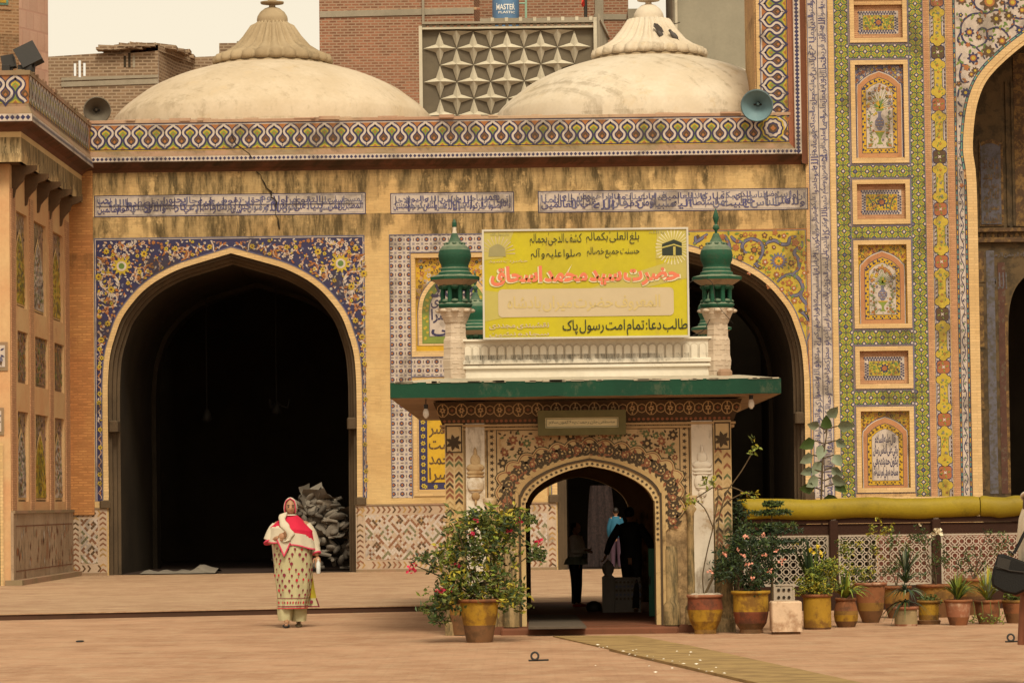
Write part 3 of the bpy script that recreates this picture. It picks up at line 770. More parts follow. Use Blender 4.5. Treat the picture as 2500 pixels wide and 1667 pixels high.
# the cream mouldings round the blind panels
mb = MB(FACE(FY))
for b in (bp_hi, bp_lo): mb.frame_((b[0]-.09, b[1]-.12, b[2]+.07, b[3]+.07), .075, trim_m, .024)
mb.build('panel_moulding', hall)
# cut-tile mosaic dado
pink_st = wallmat('worn_mosaic_bed', (.50, .38, .28), (.40, .28, .19), None, base_grime=.5)
mo1 = tile('mosaic_ochre', (.34, .20, .07)); mo2 = tile('mosaic_brown', (.20, .085, .04)); mo3 = tile('mosaic_olive', (.15, .14, .07))
def mosaic(mb, r, w, seed, worn=.25):
    q = random.Random(seed); u0, v0, u1, v1 = r
    mb.rect(u0, v0, u1, v1, pink_st, w); old = mb.clip; mb.clip = r
    cols = (RUST, ORG, BRN, PALEW, PINK, GOLD, LEAF, PALEW, PINK, RUST)
    bw = .20
    for side in (0, 1, 2, 3):       # chevron border
        n = int(((v1-v0) if side % 2 else (u1-u0))/.11)
        for i in range(n):
            if q.random() < .12: continue
            if side == 0: x, y, dx, dy = u0+i*.11, v0+.02, 0, 1
            elif side == 2: x, y, dx, dy = u0+i*.11, v1-.16, 0, 1
            elif side == 1: x, y, dx, dy = u0+.02, v0+i*.11, 1, 0
            else: x, y, dx, dy = u1-.16, v0+i*.11, 1, 0
            m_ = q.choice((mo2, BRN, mo1, mo2))
            if dx: mb.poly([(x, y), (x+.07, y+.05), (x+.14, y), (x+.14, y+.04), (x+.07, y+.09), (x, y+.04)], m_, w+.002)
            else: mb.poly([(x, y), (x+.05, y+.07), (x, y+.14), (x+.04, y+.14), (x+.09, y+.07), (x+.04, y)], m_, w+.002)
    I = (u0+bw, v0+bw, u1-bw, v1-bw)
    if I[2] > I[0]+.1:
        mb.rect(*I, pink_st, w+.004); mb.clip = I; p = .068
        ni, nj = int((I[2]-I[0])/p)+2, int((I[3]-I[1])/(p*.575))+2
        for i in range(ni):
            for j in range(nj):
                if q.random() < worn*.5: continue
                x, y = I[0]+i*p+(p/2 if j % 2 else 0), I[1]+j*p*.5*1.15
                X2 = 2*i+(j % 2); ring = (abs(X2 % 14-7)+abs(j % 14-7))//2
                m_ = (mo1, BRN, PALEW, mo2, PALEW, mo3, PALEW, mo2)[ring % 8] if q.random() > .3 else q.choice((PALEW, PALEW, pink_st, pink_st, mo2))
                mb.poly([(x-p*.46, y), (x, y-p*.52), (x+p*.46, y), (x, y+p*.52)], m_, w+.006)
    mb.clip = old
for k, (xa, xb) in enumerate(((174, 262), (869, 1359))):
    r = R(xa, 1234, xb, 1392); r = (r[0], Z0+.06, r[2], zdado); mb = MB(FACE(FY)); mosaic(mb, r, .008, 5+k)
    mb.rect(r[0], r[3], r[2], r[3]+.03, mould_m, .03); mb.rect(r[0], Z0, r[2], Z0+.06, mould_m, .02)
    mb.edge(rect_loop((r[0], r[3], r[2], r[3]+.03)), .03, 0, mould_m)
    mb.build('mosaic_dado', hall)
# long crack that runs down from the cresting
crack_m = M('crack_shadow', (.02, .014, .008), .3, .95)
cp = [(566, 330), (575, 352), (590, 363), (607, 375), (616, 388), (622, 392), (626, 420), (640, 436), (652, 460), (662, 478), (672, 486), (675, 500), (671, 524), (680, 545), (687, 575)]
mb = MB(FACE(FY-.275)); J = []
for i, (x, y) in enumerate(cp[:5]):
    u, v = P2(x, y, FY-.28); J.append((u+rnd.uniform(-.01, .01), v))
mb.ribbon(J, .022, crack_m, .004); mb.build('crack', hall); mb = MB(FACE(FY)); J = [(P2(x, y)[0]+rnd.uniform(-.015, .015), P2(x, y)[1]) for x, y in cp[6:]]
J = [q for i in range(len(J)-1) for q in (J[i], ((J[i][0]+J[i+1][0])/2+rnd.uniform(-.05, .05), (J[i][1]+J[i+1][1])/2))]
mb.ribbon(J, [rnd.uniform(.008, .045) for _ in J], crack_m, .024)
mb.build('crack', hall)
# domes
def dome(cpx, base_py, hw_px, top_py, lot_hw, lot_py, flute_top_py, worn):
    Yd = FY+4.4; c = at(cpx, base_py, Yd); s = Yd/F
    Rb = hw_px*s; lw = lot_hw*s; zl = at(cpx, lot_py, Yd-lw).z-c.z; H = at(cpx, lot_py+12, Yd-lw).z-c.z
    k = hw_px/387; kz = (base_py-lot_py)/161
    pr = spline([(r*k*s, z*kz*s*(1-.0006*z)) for r, z in ((387, 0), (366, 24), (337, 48), (297, 78), (237, 109), (187, 128), (137, 143), (90, 150), (60, 152))], 3)
    zt = pr[-1][1]; pr = [(Rb*1.01, -1.2), (Rb*1.005, -.3)]+pr
    mb = MB(); mb.lathe((c.x, Yd, c.z), pr, dome_m if worn else dome2_m, 72)
    d = mb.build('dome', hall)
    zf = at(cpx, flute_top_py, Yd-lw*.3).z-c.z
    mb = MB(); n = 192
    skirt = [(lw*.90, zl-.16), (lw*1.0, zl-.10), (lw*1.02, zl-.03), (lw*1.0, zl+.05), (lw*.94, zl+.07)]
    mb.lathe((c.x, Yd, c.z), [(lw*.93, zt-.25), (lw*.985, zl-.17), (lw*.99, zl-.1), (lw*.93, zl-.08)], lotus_m, 48, True, 0)
    mb.lathe((c.x, Yd, c.z), [(lw*.9, zl-.09), (lw*1.0, zl-.07), (lw*1.015, zl+.0), (lw*.985, zl+.10), (lw*.8, zl+.20), (lw*.62, zl+.34), (lw*.48, zl+.56), (lw*.36, zl+.80), (lw*.28, zf-.04), (lw*.25, zf)], lotus_m if worn else dome2_m, n, True, 24, lambda z: .10 if z < zl+.25 else .17)
    lo = mb.build('lotus_crown', d)
    mb = MB(); k = .265*lw
    mb.lathe((c.x, Yd, c.z), [(k, zf-.03), (k*1.02, zf+.05), (k*.98, zf+.12), (k*.8, zf+.22), (k*.5, zf+.30), (k*.22, zf+.335), (k*.2, zf+.40), (k*.75, zf+.41), (k*.78, zf+.45), (k*.3, zf+.47), (k*.22, zf+.62), (k*.6, zf+.72), (k*.66, zf+.85), (k*.3, zf+1.0), (k*.08, zf+1.3), (.005, zf+1.9)], lotus_m if worn else dome2_m, 24)
    mb.build('finial', d)
    return d
dome(667, 292, 388, 128, 141, 131, 48, True)
dome(1587, 281, 378, 110, 137, 116, 41, False)
# ------------------------------------------------------------------ ground
def paving(name, c1, c2, bw, bh, gz=1.0):
    m, nt, b = newmat(name); pos = coords(nt)
    s = N(nt, 'ShaderNodeSeparateXYZ'); nt.links.new(pos, s.inputs[0])
    cv = N(nt, 'ShaderNodeCombineXYZ'); nt.links.new(s.outputs[0], cv.inputs[0]); nt.links.new(s.outputs[1], cv.inputs[1])
    wob = N(nt, 'ShaderNodeVectorMath', operation='ADD'); nz = N(nt, 'ShaderNodeTexNoise'); nz.inputs['Scale'].default_value = 3; nt.links.new(cv.outputs[0], nz.inputs['Vector'])
    sc_ = N(nt, 'ShaderNodeVectorMath', operation='SCALE'); sc_.inputs[3].default_value = .05; nt.links.new(nz.outputs[1], sc_.inputs[0])
    nt.links.new(cv.outputs[0], wob.inputs[0]); nt.links.new(sc_.outputs[0], wob.inputs[1])
    bt = N(nt, 'ShaderNodeTexBrick'); nt.links.new(wob.outputs[0], bt.inputs['Vector']); bt.inputs['Scale'].default_value = 1
    bt.inputs['Brick Width'].default_value = bw; bt.inputs['Row Height'].default_value = bh; bt.inputs['Mortar Size'].default_value = .012; bt.inputs['Mortar Smooth'].default_value = .6
    bt.inputs['Color1'].default_value = (1.15, 1.12, 1.1, 1); bt.inputs['Color2'].default_value = (.78, .72, .66, 1); bt.inputs['Mortar'].default_value = (.6, .55, .5, 1)
    c = mixc(nt, smooth(nt, noise_(nt, pos, .7, 10, .75), .42, .58), c1, c2)
    c = mixc(nt, math_(nt, 'MULTIPLY', smooth(nt, noise_(nt, pos, 2.6, 10, .8), .46, .62), .7), c, (.50, .345, .22))
    c = mixc(nt, math_(nt, 'MULTIPLY', smooth(nt, noise_(nt, pos, 1.1, 9, .75), .50, .72), .6), c, (.24, .12, .07))
    c = mixc(nt, .16, c, mixc(nt, 1.0, c, bt.outputs['Color'], 'MULTIPLY'))
    nt.links.new(c, b.inputs['Base Color']); b.inputs['Roughness'].default_value = .9; b.inputs['Specular IOR Level'].default_value = .15
    h = math_(nt, 'SUBTRACT', noise_(nt, pos, 16, 6, .7), math_(nt, 'MULTIPLY', bt.outputs['Fac'], .12))
    bump(nt, b, h, .8, .03); return m
pav_m = paving('court_brick', (.48, .285, .175), (.39, .22, .13), .22, .11)
ter_m = paving('terrace_stone', (.42, .275, .17), (.36, .22, .135), .6, .6)
edge_m = wallmat('terrace_edge_brick', (.13, .05, .028), (.09, .04, .022), (.10, .3), (.05, .03, .02), .1, .8, [], base_grime=.4)
mb = MB(); mb.mesh([(-300, -300, 0), (300, -300, 0), (300, 600, 0), (-300, 600, 0)], [(0, 1, 2, 3)], pav_m); mb.build('ground', kind='structure')
e0, e1 = atZ(0, 1498, Z0), atZ(1085, 1475, Z0); k = (e1.y-e0.y)/(e1.x-e0.x)
yl = lambda x: e0.y+k*(x-e0.x)
mb = MB()
xa, xb, xc_ = -14.0, -.9, 1.9
P = [(xa, yl(xa)), (xb, yl(xb)), (xc_, 19.6*KD), (14, 19.6*KD), (14, FY+6), (xa, FY+6)]
mb.face([(x, y, Z0) for x, y in P], ter_m)
for (x0, y0), (x1, y1) in zip(P[:3], P[1:4]):
    mb.face([(x0, y0, -.02), (x1, y1, -.02), (x1, y1, Z0-.012), (x0, y0, Z0-.012)], edge_m)
    mb.face([(x0, y0-.02, Z0-.015), (x1, y1-.02, Z0-.015), (x1, y1-.02, Z0+.0), (x0, y0-.02, Z0+.0)], ter_m)
    mb.face([(x0, y0-.02, Z0), (x1, y1-.02, Z0), (x1, y1, Z0), (x0, y0, Z0)], ter_m)
mb.build('terrace', kind='structure')
# ------------------------------------------------------------------ the tall tiled portal on the right
portal = empty('portal', (at(2300, 900, FY).x, FY, 0), 'tall portal covered in bright tilework panels with a deep arched recess', 'gateway')
X4 = lambda x: at(x, 450, FY).x
ZP = lambda y: at(2150, y, FY).z
PT = ZP(-170)             # a little above the frame
XL, XR = at(1843, 200, FY).x, at(3000, 450, FY).x
zfoot = ZP(1213)
# iwan arch outline (left half seen, mirrored off frame)
IPX = [(2397, 1215), (2374, 700), (2357, 440), (2351, 367), (2356, 285), (2370, 224), (2395, 176), (2441, 128), (2500, 81), (2590, 25), (2700, -35), (2790, -75)]
IA = half_arch(2790, IPX); IA[0] = (X4(2361), Z0); IA[1] = (X4(2361), ZP(700)); IA[2] = (X4(2360), ZP(450)); IA[-1] = (2*IA[11][0]-IA[0][0], Z0); IA[-2] = (2*IA[11][0]-IA[1][0], IA[1][1])
IA[-3] = (2*IA[11][0]-IA[2][0], IA[2][1])
IA = smooth_arch(IA); IB = offset(IA, -S(24, FY))
pwall_m = wallmat('portal_plaster', (.62, .41, .18), (.50, .29, .14), (.19, .045), (.38, .22, .12), .12, .5, [(ZP(30), .8, .7), (ZP(900), 9, .55)], gamt=.7, base_grime=.6)
pink_m = wallmat('pink_plaster', (.52, .30, .16), (.43, .22, .12), (.19, .045), (.3, .15, .08), .12, .5, [], gamt=.6, base_grime=.45)
mb = MB(FACE(FY))
XU = at(1975, 900, FY).x+.0
holes = []
panels = []
def panel(y0, y1, ry0, ry1, kind):
    fr = (X4(2078), ZP(y1), X4(2223.5), ZP(y0)); rc = (X4(2092), ZP(ry1), X4(2210), ZP(ry0)); panels.append((fr, rc, kind)); holes.append(rect_loop(rc)); return fr, rc
panel(-14, 107, 12, 93, 'r0'); panel(145, 401, 158, 385, 'a0'); panel(436, 550, 449, 534, 'r1'); panel(584, 804, 597, 791, 'a1'); panel(843, 951, 856, 938, 'r2'); panel(990, 1204, 1002, 1196, 'a2'); panel(-250, -52, -240, -66, 'a3')
PTT = ZP(-262)
outer = [(XU, Z0), (IB[0][0], Z0)]+IB[1:-1]+[(IB[-1][0], Z0), (XR, Z0), (XR, PTT), (XL, PTT), (XL, zb['cop0']), (XU, zb['w'])]
mb.region(outer, holes, pwall_m)
for h in holes: mb.edge(h, 0, -.09, pwall_m)
mb.face([(XL, FY, zb['cop0']-.1), (XL, FY+3, zb['cop0']-.1), (XL, FY+3, PTT), (XL, FY, PTT)], pwall_m)
mb.build('wall', portal)
# left edge: cresting, red moulding and diamond band turn upwards here
XC0, XC1 = at(1859, 200, FY-.1).x, at(1916, 200, FY-.1).x
zc0 = zb['c1']
mb = MB(FACE(YC)); cellv = (XC1-XC0)/1.42; nv = int((PTT-zc0-.4)/cellv)
xa = at(1921, 330, FY).x
mb.rect(xa-.02-1.42*cellv-.11, zb['cop1'], xa, PTT, trim_m, -.002)
mb.rect(xa-1.42*cellv, zc0, xa, PTT, ORG, 0)
cresting(mb, lambda s, t: (xa-.005-t, PTT-.1-cellv*.5-s), None, nv, cellv, .004)
mb.rect(xa-.002-1.42*cellv-.03, zb['c0'], xa-1.42*cellv-.004, PTT, WHT, .003); mb.rect(xa-.002-1.42*cellv-.055, zb['c0'], xa-1.42*cellv-.032, PTT, VIO, .003)
mb.rect(xa+.004, zc0, xa+.018, PTT, GOLD, .003); mb.rect(xa+.02, zc0, xa+.034, PTT, NAVY, .003)
# rosette where the two runs meet
cxr, cyr = xa-.30, zc0+.28
mb.ngon(cxr, cyr, .25, 40, YEL, .014, 0, 10, .05); mb.ngon(cxr, cyr, .215, 40, NAVY, .0155, 0, 10, .06); mb.ngon(cxr, cyr, .18, 40, WHT, .017, 0, 10, .06); mb.ngon(cxr, cyr, .125, 32, NAVY, .0185, 0, 8, .06); mb.ngon(cxr, cyr, .09, 16, BRN, .0200); mb.ngon(cxr, cyr, .06, 4, ORG, .0215)
mb.edge([(xa-1.42*cellv-.11, zb['cop1']), (xa+.035, zb['cop1']), (xa+.035, PTT), (xa-1.42*cellv-.11, PTT)], 0, -.12, trim_m)
mb.build('cresting', portal)
mb = MB(); xd1, xd0 = at(1955, 200, FY-.26).x, at(1938.5, 200, FY-.26).x
xa2 = xa+.036
def vprof(mb, pts, za, zt, mat):
    for (x0, y0), (x1, y1) in zip(pts, pts[1:]): mb.face([(x0, y0, za), (x1, y1, za), (x1, y1, zt), (x0, y0, zt)], mat)
vprof(mb, [(xa2, YC), (xa2+.03, YC-.02), (xd0-.03, YC-.07), (xd0-.004, YD+.02), (xd0, YD)], zb['m1'], PTT, red_m)
mb.build('red_moulding', portal)
mb = MB(FACE(YD)); mb.rect(xd0, zb['d1'], xd1, PTT, WHT, 0); diamonds(mb, (xd0+.005, zb['d0']-.1, xd1-.008, PTT), S(9.4, FY), True, .004); mb.build('diamond_band', portal)
mb = MB(); vprof(mb, [(xd1, YD), (xd1+.02, YD+.02), (xd1+.10, FY-.12), (X4(1972)-.01, FY-.05), (X4(1974), FY)], zb['w'], PTT, redd_m); mb.build('red_cove', portal)
# vertical calligraphy band
TB = ['يا ايها الذين امنوا اركعوا واسجدوا واعبدوا ربكم وافعلوا الخير لعلكم تفلحون', 'وجاهدوا في الله حق جهاده هو اجتباكم وما جعل عليكم في الدين من حرج', 'ملة ابيكم ابراهيم هو سماكم المسلمين من قبل وفي هذا ليكون الرسول شهيدا عليكم', 'وتكونوا شهداء على الناس فاقيموا الصلوة واتوا الزكوة واعتصموا بالله هو مولاكم']
TB2 = ['لقد صدق الله رسوله الرءيا بالحق لتدخلن المسجد الحرام ان شاء الله امنين محلقين', 'رءوسكم ومقصرين لا تخافون فعلم ما لم تعلموا فجعل من دون ذلك فتحا قريبا', 'هو الذي ارسل رسوله بالهدى ودين الحق ليظهره على الدين كله وكفى بالله شهيدا', 'محمد رسول الله والذين معه اشداء على الكفار رحماء بينهم تراهم ركعا سجدا']
mb = MB(FACE(FY)); q = (X4(1976), zfoot-.02, X4(2026), PTT); mb.rect(*q, PINK if 0 else PALEW, .004)
xm = (q[0]+q[2])/2
for x in (q[0], xm-.008, q[2]-.016): mb.rect(x, q[1], x+.016, q[3], VIO if x != xm-.008 else NAVY, .007)
seg = (q[3]-q[1])/4
for tx, a_, b_ in ((TB, q[0]+.02, xm-.012), (TB2, xm+.012, q[2]-.02)):
    for i, t in enumerate(tx):
        z1 = q[3]-i*seg
        thuluth(mb, t, (a_, z1-seg+.02, b_, z1-.02), (BLU, VIO), .010, .010, True)
mb.build('calligraphy_band', portal)
mb = MB(FACE(FY)); mb.rect(X4(2028), zfoot, X4(2041), PTT, trim_m, .012); mb.rect(X4(2260), zfoot, X4(2273), PTT, pink_m, .012); mb.rect(X4(2317), zfoot, X4(2331), PTT, pink_m, .012)
mb.rect(X4(1980), zfoot-.35, X4(2360), zfoot, trim_m, .016); mb.build('plain_strip', portal)
# lattice
mb = MB(FACE(FY)); la = S(29.3, FY); l0, l1, l2, l3 = X4(2043), X4(2075), X4(2225.5), X4(2258)
zt0 = ZP(20)
for q in ((l0, zfoot, l1, PTT), (l2, zfoot, l3, PTT)):
    lattice_a(mb, q, la, .004, (q[0]+q[2])/2, ZP(65*.166))
    for x in (q[0]-.018, q[2]+.003): mb.rect(x, q[1], x+.014, q[3], VIO, .012)
for y0, y1 in ((110, 142), (404, 433), (553, 581), (807, 840), (954, 987), (-50, -18)):
    q = (l1, ZP(y1), l2, ZP(y0)); lattice_a(mb, q, la, .0045, (l0+l1)/2, (q[1]+q[3])/2)
    for z in (q[1]-.016, q[3]+.003): mb.rect(l1+.02, z, l2-.02, z+.013, VIO, .013)
mb.build('lattice_tilework', portal)
# panels
def vase_panel(mb, A, style, w):
    u0 = A[0][0]; u1 = A[-1][0]; v0 = A[0][1]; v1 = max(p[1] for p in A); c = (u0+u1)/2; W_ = u1-u0; H_ = v1-v0
    q = lambda a, b: (c+a*W_, v0+b*H_)
    ins = lambda x, y, s: inside((x, y), A) and seg_dist((x, y), A) > s
    hb = .0
    mb.poly([q(-.13, .06), q(.13, .06), q(.05, .10), q(.04, .16), q(.20, .26), q(-.20, .26), q(-.04, .16), q(-.05, .10)], GRN, w)
    mb.poly([q(-.18, .245), q(.18, .245), q(.20, .262), q(-.20, .262)], GOLD, w+.002)
    body = [(-.05, .27), (.05, .27), (.17, .36), (.17, .42), (.06, .48), (.05, .53), (.09, .56), (-.09, .56), (-.05, .53), (-.06, .48), (-.17, .42), (-.17, .36)]
    mb.poly([q(*p) for p in body], VIO, w+.002)
    for i in range(-2, 3):
        for j in range(3): mb.poly([(q(i*.055, .33+j*.045)[0]+a*W_*.022, q(0, .33+j*.045)[1]+b*W_*.022) for a, b in ((-1, 0), (0, -1), (1, 0), (0, 1))], (ORG, GOLD, PALEW)[(i+j) % 3], w+.004)
    mb.poly([q(-.19, .60), q(.19, .60), q(.10, .57), q(-.10, .57)], GRN, w+.002)
    for i in range(15):
        t = math.pi*(.5+(i-7)*.062); L = (.20+.10*rnd.random())*H_*(1.0 if abs(i-7) > 2 else 1.15)
        x0, y0 = q((i-7)*.012, .60); pts = [(x0+L*k/4*math.cos(t)*(.7+.3*k/4), y0+L*k/4*math.sin(t)-.0*k) for k in range(5)]
        mb.ribbon(pts, .007, LEAF, w+.004)
        mb.leaf(x0, y0, t, L*.5, .03, rnd.choice((LEAF, GRN, GOLD)), w+.005)
        if ins(pts[-1][0], pts[-1][1], .03): mb.flower(pts[-1][0], pts[-1][1], .026+.01*rnd.random(), 5, rnd.choice((ORG, VIO, YEL, RUST, BRN)), YEL, w+.008)
    tk = [(c, v0+H_*.4, W_*.19), (c, v0+H_*.25, W_*.2), (c, v0+.68*H_, W_*.17)]
    for sx in (-1, 1):
        pts = spline([q(sx*.36, .03), q(sx*.30, .2), q(sx*.38, .38), q(sx*.33, .55)], 5); mb.ribbon(pts, .008, BRN, w+.002)
        for i in range(1, len(pts), 1):
            mb.leaf(*pts[i], rnd.choice((.5, 2.6))+rnd.uniform(-.3, .3), .06, .025, rnd.choice((LEAF, GRN)), w+.004)
            if i % 3 == 0: mb.flower(pts[i][0]+rnd.uniform(-.05, .05), pts[i][1], .02, 5, rnd.choice((ORG, RUST, VIO)), YEL, w+.008)
        for k in range(8): mb.leaf(q(sx*.36, .03)[0]+rnd.uniform(-.06, .06), q(0, .02)[1], math.pi/2+rnd.uniform(-.8, .8), .10, .02, rnd.choice((LEAF, GRN)), w+.004)
        mb.leaf(*q(sx*.45, .02), math.pi/2-sx*-.9, .12, .05, ORG, w+.005)
    scatter(mb, ins, (u0, v0, u1, v1), 26, (.016, .026), lambda x, y, s: mb.flower(x, y, s, 5, rnd.choice((ORG, VIO, YEL, RUST)), rnd.choice((YEL, BRN)), w+.008), tk)
    scatter(mb, ins, (u0, v0, u1, v1), 60, (.015, .025), lambda x, y, s: mb.leaf(x, y, rnd.random()*6, s*2, s*.8, rnd.choice((LEAF, GRN)), w+.004), tk, 10)
brim_m = wallmat('brick_trim', (.42, .19, .09), (.50, .26, .12), None, base_grime=.6, gamt=.5)
framed = MB(FACE(FY))
for fr, rc, kind in panels:
    for t, d, m_ in ((0, .010, VIO), (.022, .030, trim_m)):
        f = (fr[0]+t, fr[1]+t, fr[2]-t, fr[3]-t)
        th = .018 if m_ is VIO else max(.01, rc[0]-f[0]-.005)
        framed.frame_(f, th, m_, d)
    mb = MB(FACE(FY+.09))
    if kind[0] == 'r':
        mb.rect(*rc, pink_m, .003); b1 = (X4(2104), rc[1]+.095, X4(2201), rc[3]-.125)
        mb.rect(*b1, WHT, .010); t = .085
        for q_, vt in (((b1[0], b1[1], b1[2], b1[1]+t), 0), ((b1[0], b1[3]-t, b1[2], b1[3]), 0), ((b1[0], b1[1]+t, b1[0]+t, b1[3]-t), 1), ((b1[2]-t, b1[1]+t, b1[2], b1[3]-t), 1)):
            n_ = max(1, int(((q_[3]-q_[1]) if vt else (q_[2]-q_[0]))/.058))
            for i in range(n_):
                for e in (.3, .72):
                    x, y = (q_[0]+t*e, q_[1]+(i+(.5 if e < .5 else 0))*.058) if vt else (q_[0]+(i+(.5 if e < .5 else 0))*.058, q_[1]+t*e)
                    mb.star(x, y, .027, .016, 4, NAVY, .013)
        b2 = (b1[0]+t, b1[1]+t, b1[2]-t, b1[3]-t); mb.rect(*b2, GOLD if kind == 'r1' else YEL, .015); mb.frame_(b2, .007, NAVY, .0165)
        c = ((b2[0]+b2[2])/2, (b2[1]+b2[3])/2); tst = lambda x, y, s: b2[0]+s < x < b2[2]-s and b2[1]+s < y < b2[3]-s
        tk = [(*c, .10)]; mb.flower(*c, .085, 8, NAVY, RUST, .020, ORG)
        for sx in (-1, 1):
            vine(mb, [(c[0]+sx*.02, c[1]+.14), (c[0]+sx*.14, c[1]+.06), (c[0]+sx*.10, c[1]-.08), (c[0]+sx*.18, c[1]-.15)], .022 if kind == 'r1' else .010, NAVY if kind == 'r1' else LEAF, .017, (LEAF, GRN), .06, (.03, .05), None, tst)
            vine(mb, [(c[0]+sx*.18, c[1]-.15), (c[0]+sx*.22, c[1]+.02), (c[0]+sx*.31, c[1]+.10), (c[0]+sx*.36, c[1]-.14)], .022 if kind == 'r1' else .010, NAVY if kind == 'r1' else LEAF, .017, (LEAF, GRN), .06, (.03, .05), None, tst)
        scatter(mb, tst, b2, 24, (.02, .03), lambda x, y, s: mb.flower(x, y, s, 5, rnd.choice((ORG, RUST, LEAF, NAVY)), rnd.choice((YEL, LEAF)), .019), tk)
        scatter(mb, tst, b2, 70, (.018, .03), lambda x, y, s: mb.leaf(x, y, rnd.random()*6, s*2, s, rnd.choice((LEAF, GRN, LEAF)), .018), tk, 12, .7)
    else:
        sp_c = PINK if kind == 'a0' else GRN
        mb.rect(*rc, VIO if kind in ('a0', 'a3') else GOLD, .003)
        ia = lambda d, ft=0: niche_arch((rc[0]+.02+d, rc[1]+ft, rc[2]-.02-d, rc[3]-S(13, FY)-1.28*d), .46)
        A = ia(0)
        tst = lambda x, y, s: rc[0]+s < x < rc[2]-s and y < rc[3]-s and not inside((x, y), A); tk = []
        scatter(mb, tst, (rc[0], rc[1]+1, rc[2], rc[3]), 60, (.018, .04), lambda x, y, s: mb.flower(x, y, s, 6, rnd.choice((RUST, ORG, BRN, GOLD) if sp_c == GRN else (YEL, ORG, PALEW, RUST)), rnd.choice((YEL, BRN)), .008), tk)
        scatter(mb, tst, (rc[0], rc[1]+1, rc[2], rc[3]), 150, (.015, .025), lambda x, y, s: mb.leaf(x, y, rnd.random()*6, s*2.2, s, rnd.choice((LEAF, GRN, BRN) if sp_c == GRN else (PALEW, NAVY, ORG)), .006), tk, 10, .7)
        mb.poly(A, NAVY, .010); mb.poly(ia(.012), WHT, .0125); mb.poly(ia(.03), brim_m, .015)
        mb.poly(ia(.115, .10), NAVY, .018); C = ia(.125, .11); mb.poly(C, GOLD, .020)
        D = ia(.208, .20)
        per = ia(.163, .15); k = 0; loopc = per+[per[0]]
        for i in range(len(loopc)-1):
            L = math.hypot(loopc[i+1][0]-loopc[i][0], loopc[i+1][1]-loopc[i][1]); m_n = max(1, round(L/.055))
            for j in range(m_n):
                tt = j/m_n; k += 1; x, y = loopc[i][0]+tt*(loopc[i+1][0]-loopc[i][0]), loopc[i][1]+tt*(loopc[i+1][1]-loopc[i][1])
                if i == len(loopc)-2: y += .0
                mb.leaf(x-.01, y, k*2.1, .05, .036, NAVY if kind != 'a2' else BRN, .023)
        mb.poly(D, NAVY, .026); D = ia(.214, .207); mb.poly(D, PALEW, .028)
        if kind == 'a2':
            v0 = D[0][1]; v1 = max(p[1] for p in D); u0_, u1_ = D[0][0]+.02, D[-1][0]-.02; hh = (v1-.16-v0)/4
            for i, t_ in enumerate(('قال عليه السلام', 'ياتي على الناس زمان', 'يكون حديثهم في', 'مساجدهم في امر دنياهم')):
                z1 = v1-.13-i*hh; lettering(mb, t_, (u0_+(.04 if i == 0 else 0), z1-hh*1.12, u1_-(.04 if i == 0 else 0), z1+.02), NAVY, .032+.0012*i, .022, space=.2)
        else: vase_panel(mb, D, kind, .031)
    mb.build('tile_panel', portal)
framed.build('panel_frame', portal)
# cartouche band
mb = MB(FACE(FY)); q = (X4(2276), zfoot-.02, X4(2314), PTT); mb.rect(*q, PALEW, .004); c = (q[0]+q[2])/2; hw = (q[2]-q[0])/2
for x in (q[0], q[0]+.028, q[2]-.014, q[2]-.042): mb.rect(x, q[1], x+.012, q[3], VIO, .007)
pit = S(128.7, FY); z = ZP(385)
while z < PTT: z += pit
while z > q[1]-pit:
    mb.clip = q
    ro = .155; mb.ngon(c, z, ro*1.05, 32, NAVY, .007, math.pi/4, 4, .12); mb.ngon(c, z, ro*.93, 32, RUST if rnd.random() < .6 else BRN, .010, math.pi/4, 4, .12)
    mb.star(c, z, .05, .02, 4, WHT, .016, math.pi/4)
    for k in range(4): mb.leaf(c+.05*math.cos(k*1.57), z+.05*math.sin(k*1.57), k*1.57+.5, .07, .03, GRN, .014)
    zm = z-pit/2; L = pit/2-.16
    for grow, m_, w in ((.014, NAVY, .007), (0, YEL, .010)):
        hp = [(0, L+.03), (.05, L+.015), (.085, L-.03), (.14, L-.05), (.16, L-.11), (.14, L-.17), (.09, L-.195), (.08, L-.26)]
        hp = [(x+(grow if x else 0), y+(grow if i < 4 else -grow*.3)) for i, (x, y) in enumerate(hp)]
        hp = hp+[(x, -y) for x, y in hp[::-1]]; P = [(c+x, zm+y) for x, y in hp]+[(c-x, zm+y) for x, y in hp[-2:0:-1]]
        mb.poly(P, m_, w)
    for k in range(18):
        x, y = c+rnd.uniform(-.09, .09), zm+rnd.uniform(-L+.04, L-.04)
        mb.leaf(x, y, rnd.random()*6, .06, .028, rnd.choice((LEAF, GRN, GRN)), .013)
    for k in range(5): mb.flower(c+rnd.uniform(-.03, .03), zm-L+.12+k*(2*L-.24)/4, .024, 5, rnd.choice((RUST, VIO, ORG)), YEL, .016)
    for sx in (-1, 1):
        for sz in (-1, 1):
            mb.leaf(c+sx*.15, zm+sz*(L+.03), math.pi/2*(1-sx*.5)*1, .10, .05, NAVY, .009)
            mb.leaf(c+sx*.06, zm+sz*(L+.09), sx*.0+(0 if sx > 0 else math.pi)+sz*.6*sx, .09, .035, BRN, .0095)
        for k in range(5): mb.leaf(c+sx*.145, zm+(k-2.4)*.09, 1.2+sx*.5, .07, .028, BRN, .009)
    z -= pit
mb.clip = None
mb.build('cartouche_band', portal)
